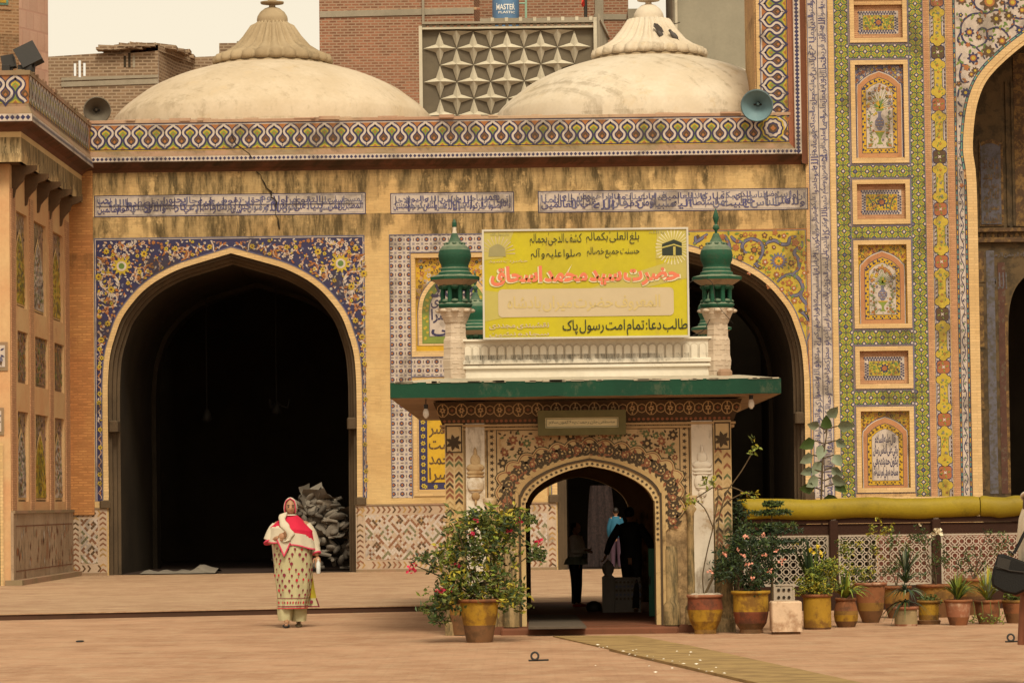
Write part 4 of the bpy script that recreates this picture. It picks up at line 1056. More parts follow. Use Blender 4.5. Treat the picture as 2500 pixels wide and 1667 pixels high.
# vine band beside the recess and the white spandrel above it
def dotted(mb, x0, x1, z0_, z1_, w):
    mb.rect(x0, z0_, x1, z1_, NAVY, w); z = z0_; i = 0
    while z < z1_:
        mb.rect(x0+.016, z, x1-.016, min(z+.075, z1_), (TUR, TUR, GOLD)[i % 3], w+.003); mb.star((x0+x1)/2, z+.09, .022, .012, 4, NAVY if i % 2 else RUST, w+.005); z += .105; i += 1
mb = MB(FACE(FY)); dotted(mb, X4(2332.5), X4(2338.5), zfoot, PTT, .006)
zk = ZP(330)
mb.rect(X4(2339), zfoot, X4(2353.5), zk+.3, PALEW, .006); dotted(mb, X4(2354), X4(2360), zfoot, ZP(440), .008)
xm, hw = (X4(2339)+X4(2353.5))/2, (X4(2353.5)-X4(2339))/2
pts = []; z = zfoot+.03
while z < zk: pts.append((xm+hw*.55*math.sin(z*14), z)); z += .04
mb.ribbon(pts, .016, NAVY, .010)
for i in range(3, len(pts)-3, 4):
    x, z = pts[i]; sg = -1 if x > xm else 1
    mb.ribbon([(xm+sg*hw*.35+.028*math.cos(t), z+.028*math.sin(t)) for t in [k*.7 for k in range(8)]], .010, NAVY, .0115); mb.leaf(xm+sg*hw*.4, z, 1+i, .05, .03, rnd.choice((LEAF, BRN, NAVY)), .012)
mb.build('vine_band', portal)
mb = MB(FACE(FY)); sloop = [(X4(2339), ZP(480)), (X4(2359), ZP(480))]+[p for p in offset(IA, .065) if p[1] > ZP(470)][:len(IA)//2+4]
sl_r = sloop[-1]
sloop = sloop+[(sl_r[0], PTT), (X4(2339), PTT)]
mb.region(sloop, [], PALEW, .0085)
dp = [p for p in offset(IA, .032) if p[1] > ZP(445)][:len(IA)//2+4]
mb.ribbon(dp, .062, NAVY, .0105); mb.ribbon(dp, .030, TUR, .013)
acc = 0
for i in range(1, len(dp)):
    n_ = max(1, int(math.hypot(dp[i][0]-dp[i-1][0], dp[i][1]-dp[i-1][1])/.1))
    for j in range(n_): mb.star(dp[i-1][0]+(dp[i][0]-dp[i-1][0])*j/n_, dp[i-1][1]+(dp[i][1]-dp[i-1][1])*j/n_, .024, .014, 4, (GOLD, RUST, NAVY)[(i+j) % 3], .0155)
tst = lambda x, y, s: inside((x, y), sloop) and seg_dist((x, y), sloop) > s
Zp = lambda x, y: P2(1950+x*.234, y*.234)
tk = []
for pts in ([(1850, 870), (1940, 740), (1940, 620), (1850, 500), (1730, 440), (1690, 330), (1710, 230), (1790, 160), (1900, 140), (1950, 150)], [(1950, 150), (2040, 110), (2150, 120)], [(1690, 330), (1660, 420), (1700, 470)], [(1850, 500), (1950, 440), (1960, 320), (1900, 300), (1850, 350)],
            [(1960, 320), (2060, 290), (2140, 320), (2190, 400), (2150, 480), (2080, 500), (2050, 460)], [(1700, 560), (1670, 620), (1700, 680), (1680, 780), (1710, 860), (1820, 850), (1870, 870)], [(1700, 680), (1760, 690), (1780, 740)], [(1670, 930), (1660, 1060), (1720, 1120), (1750, 1080)], [(1720, 1120), (1740, 1230), (1680, 1310), (1690, 1400), (1670, 1470)],
            [(2240, 180), (2240, 260), (2190, 310)], [(1820, 0), (1850, 80), (1950, 140)], [(2150, 20), (2160, 120), (2270, 190), (2350, 200)], [(2240, 260), (2330, 300), (2360, 260)], [(2150, 480), (2240, 430), (2290, 350)]):
    vine(mb, [Zp(*p) for p in pts], .042, NAVY, .0125, (LEAF, ORG, GRN, RUST), .13, (.06, .10), None, tst)
for x, y, rr in ((2060, 200, .11), (1980, 540, .12), (1820, 610, .11), (1780, 340, .09), (2120, 430, .10), (1740, 970, .09), (1840, 740, .07), (1700, 0, .1), (2230, 30, .12), (1990, 20, .18), (1890, 220, .07), (2300, 320, .07), (1800, 780, .06), (1690, 1190, .05), (2190, 170, .09), (2330, 110, .08), (1880, 390, .06), (2000, 400, .06)):
    q = Zp(x, y)
    if tst(*q, .03): mb.flower(*q, rr, 8, rnd.choice((BRN, BRN, NAVY)), YEL, .0185, rnd.choice((None, ORG, RUST))); tk.append((*q, rr))
bx = (X4(2339), ZP(470), sl_r[0], PTT)
scatter(mb, tst, bx, 110, (.035, .06), lambda x, y, s: mb.flower(x, y, s, 5, rnd.choice((BRN, ORG, RUST, NAVY)), rnd.choice((YEL, ORG)), .0185), tk, 20)
scatter(mb, tst, bx, 420, (.04, .065), lambda x, y, s: mb.leaf(x, y, rnd.random()*6.3, s*2, s*.9, rnd.choice((LEAF, GRN, LEAF, ORG)), .0165), tk, 12, .75)
mb.build('tile_spandrel', portal)
mb = MB(FACE(FY)); n = len(IA); IM = offset(IA, -S(15, FY))
mb.mesh([mb.fr(a, b, .03) for a, b in IA]+[mb.fr(a, b, .03) for a, b in IM]+[mb.fr(a, b, .012) for a, b in IM]+[mb.fr(a, b, .012) for a, b in IB]+[mb.fr(a, b, -.25) for a, b in IB],
        [(k*n+i, k*n+i+1, (k+1)*n+i+1, (k+1)*n+i) for k in range(4) for i in range(n-1)], trim_m)
mb.build('arch_trim', portal)
# recess: fresco-dark walls, upper panel, ledge and the inner doorway
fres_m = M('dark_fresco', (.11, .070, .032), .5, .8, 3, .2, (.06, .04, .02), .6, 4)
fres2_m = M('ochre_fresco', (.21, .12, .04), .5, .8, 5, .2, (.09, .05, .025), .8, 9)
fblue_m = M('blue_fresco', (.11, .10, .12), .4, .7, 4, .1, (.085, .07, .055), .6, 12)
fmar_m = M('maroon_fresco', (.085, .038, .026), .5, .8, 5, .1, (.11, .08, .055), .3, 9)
YB = FY+2.6
q5 = lambda x, y: at(x, y, YB)
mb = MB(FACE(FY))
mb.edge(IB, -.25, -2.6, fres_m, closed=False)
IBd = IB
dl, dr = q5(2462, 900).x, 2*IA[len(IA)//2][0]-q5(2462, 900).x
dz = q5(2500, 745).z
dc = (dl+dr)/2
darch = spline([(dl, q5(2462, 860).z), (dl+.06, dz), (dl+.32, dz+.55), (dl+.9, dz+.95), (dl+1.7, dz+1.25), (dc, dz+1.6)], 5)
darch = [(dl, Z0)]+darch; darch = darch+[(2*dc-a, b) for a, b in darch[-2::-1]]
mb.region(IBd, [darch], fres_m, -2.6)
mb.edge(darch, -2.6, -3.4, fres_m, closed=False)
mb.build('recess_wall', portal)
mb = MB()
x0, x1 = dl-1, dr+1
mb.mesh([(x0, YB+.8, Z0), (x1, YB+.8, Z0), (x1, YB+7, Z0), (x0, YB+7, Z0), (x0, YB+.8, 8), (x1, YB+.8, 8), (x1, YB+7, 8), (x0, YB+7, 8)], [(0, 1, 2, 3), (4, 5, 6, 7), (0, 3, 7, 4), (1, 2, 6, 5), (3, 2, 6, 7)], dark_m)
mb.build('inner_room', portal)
mb = MB(FACE(YB)); Rb_ = lambda a, b, c, d: (q5(a, (b+d)/2).x, q5((a+c)/2, d).z, q5(c, (b+d)/2).x, q5((a+c)/2, b).z)
r1 = Rb_(2391, 340, 2449, 552); A = niche_arch(r1, .3); mb.poly(A, fres2_m, .03); r2 = Rb_(2394, 350, 2443, 548); mb.poly(niche_arch(r2, .3), fblue_m, .05)
for i, t_ in enumerate(('لا اله الا', 'الله محمد', 'رسول الله', 'الله اكبر', 'سبحان الله', 'الحمد لله')):
    h = (r2[3]-r2[1]-.35)/6; lettering(mb, t_, (r2[0]+.05, r2[3]-.33-(i+1.02)*h, r2[2]-.05, r2[3]-.33-i*h), fres2_m, .054+.001*i, .006)
mb.edge(A, .03, 0, fres2_m)
for x in (2456, 2470): r = Rb_(x, 200, x+6, 552); mb.rect(*r, fres_m, .04); mb.edge(rect_loop(r), .04, 0, fres_m)
r = Rb_(2476, 130, 2620, 552); mb.rect(*r, fres2_m, .03)
r = Rb_(2380, 556, 2620, 590)
mb.build('fresco_panel', portal)
mb = MB(); za, zb_ = q5(2450, 592).z, q5(2450, 558).z
xl, xr = q5(2384, 570).x, dr+1.2
mb.box(xl, YB-.14, za, xr, YB-.02, za+.10, fres2_m); mb.box(xl, YB-.08, za+.10, xr, YB-.01, zb_-.08, fres_m); mb.box(xl, YB-.18, zb_-.08, xr, YB-.02, zb_, fres2_m)
for i in range(40):
    x = xl+.1+i*.13; mb.ell((x, YB-.085, (za+zb_)/2), .05, .012, .06, fres2_m, 8, 4)
mb.build('ledge', portal)
mb = MB(FACE(YB)); r = Rb_(2384, 600, 2640, 1213); mb.rect(r[0], Z0, dl, r[3], fres_m, .02)
r2 = Rb_(2410, 612, 2640, 634); lettering(mb, 'بسم الله الرحمن الرحيم', (r2[0]+.05, r2[1]+.03, r2[0]+1.1, r2[3]-.03), fblue_m, .036, .01)
r = Rb_(2412, 612, 2432, 1205); mb.rect(r[0], r[1], r[2], r[3], fblue_m, .030)
for y0, y1 in ((610, 690), (696, 850), (856, 1000), (1006, 1195)):
    r = Rb_(2385, y0, 2405, y1); mb.rect(*r, fres2_m, .028); mb.frame_(r, .03, fres_m, .034); 
r = Rb_(2436, 640, 2640, 760); r = (r[0], q5(2440, 1205).z, dl-.04, r[3]); mb.rect(*r, fmar_m, .030); mb.rect(dl-.06, r[1], dl, r[3]-.9, fres2_m, .034)
lettering(mb, 'الله', (dl-.33, q5(2490, 705).z, dl+.0, q5(2490, 665).z), fblue_m, .036, .008)
mb.build('door_surround', portal)
# ------------------------------------------------------------------ left side wing (faces the court sideways)
salm_m = wallmat('salmon_plaster', (.56, .305, .15), (.60, .40, .205), None, grime=[(5.2, 1.2, .3)], gamt=.5, base_grime=.4, bmp=.15)
brick_o = wallmat('orange_brick', (.42, .175, .060), (.50, .25, .085), (.20, .055), (.30, .13, .05), .15, .75, [(6.9, 1.0, .8)], gamt=.6, base_grime=.3, patch=(.30, .13, .05))
frz_m = wallmat('streaked_cream', (.58, .42, .22), (.50, .33, .15), None, grime=[(8.45, .85, 1.5)], gamt=.95, base_grime=.3, gscale=(3.5, .3))
dadop_m = wallmat('worn_dado_plaster', (.38, .27, .18), (.27, .18, .11), None, grime=[], gamt=.7, base_grime=1, patch=(.22, .11, .06), gscale=(5, .5))
wood_m = wallmat('dark_brackets', (.13, .075, .038), (.085, .048, .025), None, base_grime=.7)
wing = empty('side_wing', (at(100, 900, 28*KD).x, 28*KD, 0), 'salmon plastered side wing with bracketed cornice and three rows of tiled niches', 'building')
XW = at(172, 900, FY).x
YN = FY*(PPX-172)/(PPX-25)
def wz(px, py): return atX(px, py, XW).z
def wy(px, py): return atX(px, py, XW).y
rows = [('a', 515, 760), ('r', 812, 952), ('a', 1003, 1226)]
cols_ = [(44, 69), (87, 118), (134, 157)]
colsU = [(42, 68), (85, 114), (131, 155)]
mb = MB(SIDE(XW)); nich = []
ztopw = wz(100, 300)+.3
holes = []
for kind, y0, y1 in rows:
    z1 = {515: wz(42, 515), 812: wz(44, 806), 1003: wz(44, 1003)}[y0]; z0_ = {760: wz(70, 757), 952: wz(60, 937), 1226: wz(60, 1224)}[y1]
    for c in (colsU if kind == 'a' and y0 < 600 else cols_):
        ya, yb = wy(c[0], 1000), wy(c[1], 1000); r = (ya, z0_, yb, z1); nich.append((kind, r)); holes.append(rect_loop(r))
zd = wz(100, 1249)
mb.region([(YN, zd), (FY, zd), (FY, ztopw), (YN, ztopw)], holes, salm_m)
for h in holes: mb.edge(h, 0, -.065, salm_m)
mb.fr = FACE(YN); mb.rect(XW-6, Z0, XW, ztopw, salm_m, 0)
# pale and pink vertical strips between the niches
mb.fr = SIDE(XW)
for c0, c1 in ((25, 40), (71, 84), (119, 131), (158, 171)):
    a, b = wy(c0, 1000), wy(c1, 1000); mb.rect(a+.12, zd, min(b, FY)-.12, wz(60, 480), pink_m, .02); mb.edge(rect_loop((a+.12, zd, min(b, FY)-.12, wz(60, 480))), .02, 0, pink_m)
mb.build('wall', wing)
for i, (kind, r) in enumerate(nich):
    mb = MB(SIDE(XW-.065)); base = (YEL, PALEW, YEL, mould_m, mould_m, mould_m, PALEW, YEL, PALEW)[i]
    mb.rect(*r, mould_m, .003)
    if kind == 'a':
        A = niche_arch((r[0]+.05, r[1]+.04, r[2]-.05, r[3]-.30), .8); mb.poly(A, trim_m, .02); A = niche_arch((r[0]+.10, r[1]+.08, r[2]-.10, r[3]-.40), .8); mb.poly(A, base, .03)
    else: A = rect_loop((r[0]+.06, r[1]+.06, r[2]-.06, r[3]-.06)); mb.poly(A, base, .02)
    tst = lambda x, y, s: inside((x, y), A) and seg_dist((x, y), A) > s*.7
    tk = []
    scatter(mb, tst, r, 40, (.03, .05), lambda x, y, s: mb.flower(x, y, s, 5, rnd.choice((NAVY, RUST, LEAF, ORG, VIO)), YEL, .036), tk)
    scatter(mb, tst, r, 120, (.025, .05), lambda x, y, s: mb.leaf(x, y, rnd.random()*6, s*2, s, rnd.choice((LEAF, NAVY, GRN, RUST)), .034), tk, 12, .7)
    scatter(mb, lambda x, y, s: r[3]-.5 < y < r[3]-s and not inside((x, y), A), r, 30, (.025, .04), lambda x, y, s: mb.flower(x, y, s, 5, rnd.choice((WHT, YEL, NAVY)), ORG, .012), tk, 60)
    mb.build('niche', wing)
# orange brick pier in the corner
mb = MB(FACE(FY)); a, b = at(172, 900, FY).x, at(229, 900, FY).x; mb.rect(a, zr(1246), b, zr(405), brick_o, .05); mb.edge(rect_loop((a, zr(1246), b, zr(405))), .05, 0, brick_o); mb.build('corner_pier', wing)
# dado of the wing with base plinth
mb = MB(SIDE(XW)); mb.rect(YN-.02, Z0+.02, FY-.06, zd, dadop_m, .05); mb.edge(rect_loop((YN-.02, Z0, FY-.06, zd)), .05, 0, dadop_m)
mb.rect(YN, zd-.02, FY-.07, zd+.035, mould_m, .08); mb.edge(rect_loop((YN, zd-.02, FY-.07, zd+.035)), .08, 0, mould_m)
mb.frame_((YN+.25, Z0+.25, FY-.3, zd-.25), .02, redd_m, .058)
q = random.Random(3)
for i in range(90):
    y = q.uniform(YN+.3, FY-.4); z = q.uniform(Z0+.3, zd-.3)
    if q.random() < .7: mb.poly([(y-.06, z), (y, z-.09), (y+.06, z), (y, z+.09)], q.choice((RUST, PALEW, mould_m, redd_m)), .056)
mb.build('dado', wing)
mb = MB(); mb.box(XW-.1, YN-.1, Z0, XW+.22, FY, Z0+.10, mould_m); mb.build('plinth', wing)
# overhanging cornice
OV = at(222, 330, FY).x-XW
YO = FY*(PPX-222)/(PPX-70)
zW = lambda px, py: at(px, py, YO).z
zz = dict(c0=zW(70, 184), c1=zW(70, 252), m=zW(70, 281), d0=zW(70, 279), d1=zW(70, 297), f0=zW(70, 318), f1=zW(70, 371), e=zW(70, 392))
XO = XW+OV
def ringprof(mb, pts, mat):      # pts (out, z) from the wing wall face; L-shaped: end face then long side
    for (o0, z0_), (o1, z1_) in zip(pts, pts[1:]):
        mb.face([(XW+o0, YN-o0*0+(YO-YN)*(o0/OV), z0_), (XW+o0, FY-.1, z0_), (XW+o1, FY-.1, z1_), (XW+o1, YN+(YO-YN)*(o1/OV), z1_)], mat)
        mb.face([(XW-7, YN+(YO-YN)*(o0/OV), z0_), (XW+o0, YN+(YO-YN)*(o0/OV), z0_), (XW+o1, YN+(YO-YN)*(o1/OV), z1_), (XW-7, YN+(YO-YN)*(o1/OV), z1_)], mat)
mb = MB(); ringprof(mb, [(OV*.45, zz['e']), (OV*.62, zz['e']), (OV*.64, zz['f1']), (OV*.60, zz['f1']), (OV*.60, zz['f0'])], frz_m); mb.build('frieze', wing)
mb = MB(); ringprof(mb, [(OV*.60, zz['f0']), (OV*.75, zz['f0']+.08), (OV*1.05, zz['d1']-.03), (OV*1.14, zz['d1'])], cove_m); ringprof(mb, [(0, zz['e']), (OV*.62, zz['e'])], wood_m); mb.build('cornice', wing)
mb = MB(); ringprof(mb, [(OV*1.14, zz['d1']), (OV*1.14, zz['d0'])], WHT); mb.fr = FACE(YN+(YO-YN)*1.14); diamonds(mb, (XW-7, zz['d1']+.01, XO+OV*.1, zz['d0']-.005), .098, False, .004); mb.fr = SIDE(XW+OV*1.14); diamonds(mb, (YO, zz['d1']+.01, FY-.3, zz['d0']-.005), .098, False, .004); mb.build('diamond_band', wing)
mb = MB(); ringprof(mb, [(OV*1.14, zz['d0']), (OV*1.12, zz['d0']+.03), (OV*1.0, zz['c1']-.06), (OV, zz['c1'])], mould_m); mb.build('moulding', wing)
mb = MB(); ringprof(mb, [(OV, zz['c1']), (OV, zz['c0'])], ORG); ce = (zz['c0']-zz['c1'])/1.42; n = 8
mb.fr = FACE(YO); cresting(mb, lambda s, t: (XO-.25-(n-1)*ce+s, zz['c1']+t), None, n, ce, .004); mb.fr = SIDE(XO); n = int((FY-.12-YO)/ce); cresting(mb, lambda s, t: (YO+ce*.5+s, zz['c1']+t), None, n, ce, .004); mb.build('cresting', wing)
mb = MB(); ringprof(mb, [(OV, zz['c0']), (OV*1.06, zz['c0']+.005), (OV*1.06, zz['c0']+.09), (OV*.5, zz['c0']+.13), (-.8, zz['c0']+.16)], mould_m)
for i in range(60):
    y = rnd.uniform(YO, FY); mb.obox((XO-rnd.uniform(-.01, .2), y, zz['c0']+.10), Vector((.05, 0, 0)), Vector((0, rnd.uniform(.04, .15), .01)), Vector((0, 0, rnd.uniform(.01, .04))), mould_m)
mb.mesh([(XW-7, YN, zz['c0']+.1), (XW, YN, zz['c0']+.1), (XW, FY+3, zz['c0']+.1), (XW-7, FY+3, zz['c0']+.1)], [(0, 1, 2, 3)], mould_m)
mb.build('coping', wing)
for i in range(5):      # scrolled brackets under the cornice
    mb = MB(); y = YN+.3+i*.68*KD
    pr = [(0, zz['e']-.62), (.04, zz['e']-.60), (.07, zz['e']-.46), (.13, zz['e']-.38), (.21, zz['e']-.30), (.25, zz['e']-.18), (.38, zz['e']-.14), (OV*1.0, zz['e']-.08), (OV*1.0, zz['e']), (0, zz['e'])]
    a = [(XW+o, y, z) for o, z in pr]; b = [(XW+o, y+.10, z) for o, z in pr]
    mb.loft([a, b], wood_m); mb.face(a, wood_m); mb.face(b[::-1], wood_m); mb.build('bracket', wing)
for i in range(3):
    mb = MB(); x = XW-.25-i*.7
    a = [(x, YN-o, z) for o, z in pr]; b = [(x-.14, YN-o, z) for o, z in pr]; mb.loft([a, b], wood_m); mb.face(a, wood_m); mb.face(b[::-1], wood_m); mb.build('bracket', wing)
# end face of the wing, left edge of the photograph: framed doorway and small panels
mb = MB(FACE(YN)); xx = lambda px: at(px, 1000, YN).x; z_ = lambda py: at(10, py, YN).z
mb.rect(xx(-40), z_(1440), xx(3), z_(1085), dark_m, .03); mb.frame_((xx(-44), z_(1445), xx(8), z_(1080)), .06, trim_m, .05)
mb.build('end_door', wing)
for y0, y1, xr_ in ((835, 905, 20), (995, 1062, 10)):
    mb = MB(FACE(YN)); mb.rect(xx(-60), z_(y1), xx(xr_), z_(y0), mould_m, .02); mb.rect(xx(-60)+.05, z_(y1)+.07, xx(xr_)-.05, z_(y0)-.06, PALEW, .03)
    for i in range(110): mb.leaf(xx(xr_)-.1-rnd.random()*.8, z_(y1)+.1+rnd.random()*.3, rnd.random()*6, .09, .035, rnd.choice((NAVY, VIO, BRN)), .034)
    mb.build('end_panel', wing)
# ------------------------------------------------------------------ minaret
mn = empty('minaret', (at(-60, 300, FY+4).x, FY+4, 0), 'octagonal brick minaret with a pink tiled face at the top left', 'minaret')
mbrick = wallmat('minaret_brick', (.26, .14, .07), (.20, .10, .05), (.22, .07), (.33, .22, .13), .15, .8, [(12, 3, .7)], patch=(.50, .42, .34), gamt=.6, base_grime=.4)
mpink = wallmat('minaret_pink', (.52, .33, .25), (.47, .28, .20), (.42, .42), (.36, .20, .15), .03, .35, [], base_grime=.5, gamt=.35)
Ym = FY+4; cm = at(-60, 150, Ym); Rm = at(118, 150, Ym).x-cm.x
ring = lambda z, k=1.0: [(cm.x+Rm*k*math.cos(a), Ym+Rm*k*math.sin(a), z) for a in [i*math.pi/4 for i in range(8)]]
mb = MB(); zt, z0_ = at(0, -300, Ym).z, zb['cop0']
L0, L1 = ring(z0_), ring(zt)
for i in range(8):
    j = (i+1) % 8; mb.face([L0[i], L0[j], L1[j], L1[i]], mpink if i in (7, 0) else mbrick)
mb.face(L1, mbrick); mb.build('shaft', mn)
mb = MB()
a, b = Vector(L1[6]), Vector(L1[7]); d = (b-a).normalized(); nrm = Vector((d.y, -d.x, 0))
def onf(s, z, w): p = a+d*s+nrm*w; return (p.x, p.y, z)
mb.fr = lambda u, v, w: onf(u, v, w); Lf = (b-a).length; zq = at(30, 45, Ym).z
mb.rect(Lf*.2, zq, Lf*.86, zq+2.2, mbrick, .03); mb.rect(Lf*.26, zq+.1, Lf*.80, zq+2.1, TUR, .05); mb.rect(Lf*.3, zq+.15, Lf*.76, zq+2.05, GOLD, .06)
for i in range(18): mb.flower(Lf*rnd.uniform(.34, .72), zq+rnd.uniform(.2, 1.9), .06, 6, rnd.choice((TUR, NAVY, RUST)), YEL, .066)
mb.build('tile_panel', mn)
# ------------------------------------------------------------------ houses behind
def bricks(name, c1, c2, **k): return wallmat(name, c1, c2, (.23, .085), (.38, .29, .20), .12, .85, k.pop('grime', []), rough=.9, base_grime=.4, gamt=.5, gcol=(.10, .08, .055), **k)
hb = bricks('old_house_brick', (.24, .155, .095), (.19, .12, .075)); rb = bricks('red_house_brick', (.31, .13, .075), (.23, .11, .065))
conc = wallmat('bare_concrete', (.34, .29, .22), (.27, .23, .17), None, base_grime=.6, gamt=.4, gcol=(.1, .09, .06)); cgrey = wallmat('grey_render', (.33, .295, .22), (.29, .26, .195), None, base_grime=.5, gamt=.35, gcol=(.13, .11, .08), bmp=.15)
Yh = FY+16; HP = lambda x, y, Y=Yh: (at(x, y, Y).x, at(x, y, Y).z)
h1 = empty('ruined_house', (at(250, 250, Yh).x, Yh, 0), 'low brown brick house with broken parapet and three slit openings', 'house')
mb = MB(FACE(Yh)); slits = []
for x, y0, y1 in ((183, 155, 186), (194.5, 148, 189), (206, 154, 186)): slits.append(rect_loop((HP(x-3, y1)[0], HP(x, y1)[1], HP(x+3, y1)[0], HP(x, y0)[1])))
base = zb['cop0']-1
top = [(118, 139), (252, 130), (254, 120), (272, 119), (274, 113), (300, 111), (330, 108), (350, 109), (380, 104), (386, 110)]
outl = [(HP(100, 300)[0], base), (HP(386, 300)[0], base)]+[HP(*p) for p in top[::-1]]+[(HP(100, 300)[0], HP(100, 139)[1])]
mb.region(outl, slits, hb)
for h in slits: mb.edge(h, 0, -.04, hb)
xs = HP(386, 110)[0]; mb.face([(xs, Yh, base), (xs, Yh+9, base), (xs, Yh+9, HP(386, 110)[1]-.4), (xs, Yh, HP(386, 110)[1])], hb)
# receding right flank and lower back part
fl = [at(386, 110, Yh), at(430, 128, Yh+2), at(470, 140, Yh+3), at(600, 135, Yh+3.2)]
for p, q_ in zip(fl, fl[1:]): mb.face([(p.x, p.y, base), (q_.x, q_.y, base), tuple(q_), tuple(p)], hb)
for zpy, hh in ((205, 12), (190, 7)):
    pa, pb = HP(150, zpy+8), HP(386, zpy); mb.poly([pa, pb, (pb[0], pb[1]+S(hh, Yh)), (pa[0], pa[1]+S(hh, Yh))], conc, .03)
mb.build('wall', h1)
mb = MB()
for i in range(26):
    x = rnd.uniform(255, 470); y = 121-(x-255)*.09 if x < 386 else 108+(x-386)*.38; Yy = Yh if x < 386 else Yh+(x-386)*.035
    p = at(x, y, Yy); mb.obox(p, Vector((rnd.uniform(.08, .3), .03, rnd.uniform(-.04, .04))), Vector((0, .25, 0)), Vector((0, 0, rnd.uniform(.02, .07))), hb)

for a_, b_, c_, d_ in ((252, 121, 386, 108), (386, 108, 475, 141)):
    p, q_ = at(a_, b_+2, Yh if a_ < 386 else Yh), at(c_, d_+2, Yh if a_ < 386 else Yh+3); mb.mesh([p, q_, q_+Vector((0, .3, 0)), p+Vector((0, .3, 0)), p-Vector((0, 0, .15)), q_-Vector((0, 0, .15))], [(0, 1, 2, 3), (0, 1, 5, 4)], hb)
mb.build('broken_parapet', h1)
mb = MB(); p = at(535, 106, Yh+5); q_ = at(600, 106, Yh+5); mb.box(p.x, Yh+5, base, q_.x, Yh+7, p.z, hb); p2 = at(577, 100, Yh+5); mb.box(p2.x, Yh+5.1, p.z, q_.x, Yh+6.9, p2.z, conc); mb.build('stair_head', h1)
mb = MB(FACE(Yh))
for x in (305, 316, 327): r = (HP(x-3, 165)[0], HP(x, 165)[1], HP(x+3, 165)[0], HP(x, 137 if x != 316 else 130)[1]); mb.rect(*r, conc if x == 327 else dark_m, .01)
mb.build('blocked_slit', h1)
Yt = FY+30
h2 = empty('brick_tower_block', (at(1150, 100, Yt).x, Yt, 0), 'tall bare red brick house with concrete floor bands behind the domes', 'house')
tz = at(900, -260, Yt).z
p0, p1, p2, p3, p4 = at(780, 100, Yt), at(1158, 100, Yt), at(1172, 100, Yt+1.5), at(1450, 100, Yt+1.5), at(1535, 100, Yt+1.5)
mb = MB()
for a, b in ((p0, p1), (p1, p2), (p2, p4)):
    mb.face([(a.x, a.y, base), (b.x, b.y, base), (b.x, b.y, tz), (a.x, a.y, tz)], rb)
mb.face([(p0.x, p0.y, base), (p0.x, p0.y+8, base), (p0.x, p0.y+8, tz), (p0.x, p0.y, tz)], rb)
mb.face([(p4.x, p4.y, base), (p4.x, p4.y+8, base), (p4.x, p4.y+8, tz), (p4.x, p4.y, tz)], rb)
mb.build('wall', h2)
for (xa, ya, xb, yb, Y, t) in ((781, 36, 1157, 27, Yt, 15), (1450, 42, 1530, 42, Yt+1.5, 14)):
    mb = MB(); a, b = at(xa, ya, Y), at(xb, yb, Y); h = S(t, Y)
    mb.mesh([(a.x, Y-.04, a.z-h/2), (b.x, Y-.04, b.z-h/2), (b.x, Y-.04, b.z+h/2), (a.x, Y-.04, a.z+h/2)]+[(a.x, Y+.1, a.z-h/2), (b.x, Y+.1, b.z-h/2), (b.x, Y+.1, b.z+h/2), (a.x, Y+.1, a.z+h/2)], [(0, 1, 2, 3), (3, 2, 6, 7), (0, 1, 5, 4)], conc)
    mb.build('floor_band', h2)
mb = MB()
for (xa, xb, Y) in ((1452, 1473, Yt+1.5),): a, b = at(xa, 0, Y).x, at(xb, 0, Y).x; mb.box(a, Y-.08, base, b, Y+.1, tz, conc)
a, b = at(1532, 0, Yt+1.4).x, at(1572, 0, Yt+1.4).x
mb.box(a, Yt+1.2, base, b, Yt+6, at(1532, 0, Yt).z-.1, conc)
a, b = at(1030, 0, Yt).x, at(1036, 0, Yt).x; mb.box(a, Yt-.1, at(1032, 65, Yt).z, b, Yt-.01, tz, conc)
mb.build('column', h2)
mb = MB(); lb = wallmat('light_bricks', (.48, .32, .19), (.42, .24, .14), None)
for i in range(46):
    x = 800+i*8.1; p = at(x, 33-(x-800)*.024, Yt)
    if rnd.random() < .75: mb.box(p.x, Yt-.03, p.z, p.x+.09, Yt+.05, p.z+.075, lb)
p, q_ = at(796, 33, Yt), at(1172, 24, Yt); mb.mesh([(p.x, Yt-.012, p.z), (q_.x, Yt-.012, q_.z), (q_.x, Yt-.012, q_.z+.075), (p.x, Yt-.012, p.z+.075)], [(0, 1, 2, 3)], rb)
mb.build('brick_course', h2)
# precast star-lattice screen wall on the next roof
Ys = FY+22
scn = empty('lattice_screen_wall', (at(1240, 200, Ys).x, Ys, 0), 'precast concrete roof screen of four pointed stars between the domes', 'screen wall')
sx0, sz1 = at(1033, 73, Ys).x, at(1033, 73, Ys).z; pc = S(41.3, Ys); 
mb = MB(FACE(Ys)); x0, x1 = at(1032, 180, Ys).x, at(1450, 180, Ys).x; zt = at(1240, 72, Ys).z; zbm = zt-5.5*2*pc*.5-2.0
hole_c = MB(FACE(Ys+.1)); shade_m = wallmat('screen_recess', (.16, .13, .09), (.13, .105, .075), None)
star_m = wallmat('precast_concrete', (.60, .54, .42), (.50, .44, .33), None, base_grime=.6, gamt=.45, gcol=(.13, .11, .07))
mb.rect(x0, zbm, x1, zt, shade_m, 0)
n = int((x1-x0)/pc)+1; ox = at(1073.5, 119.5, Ys)
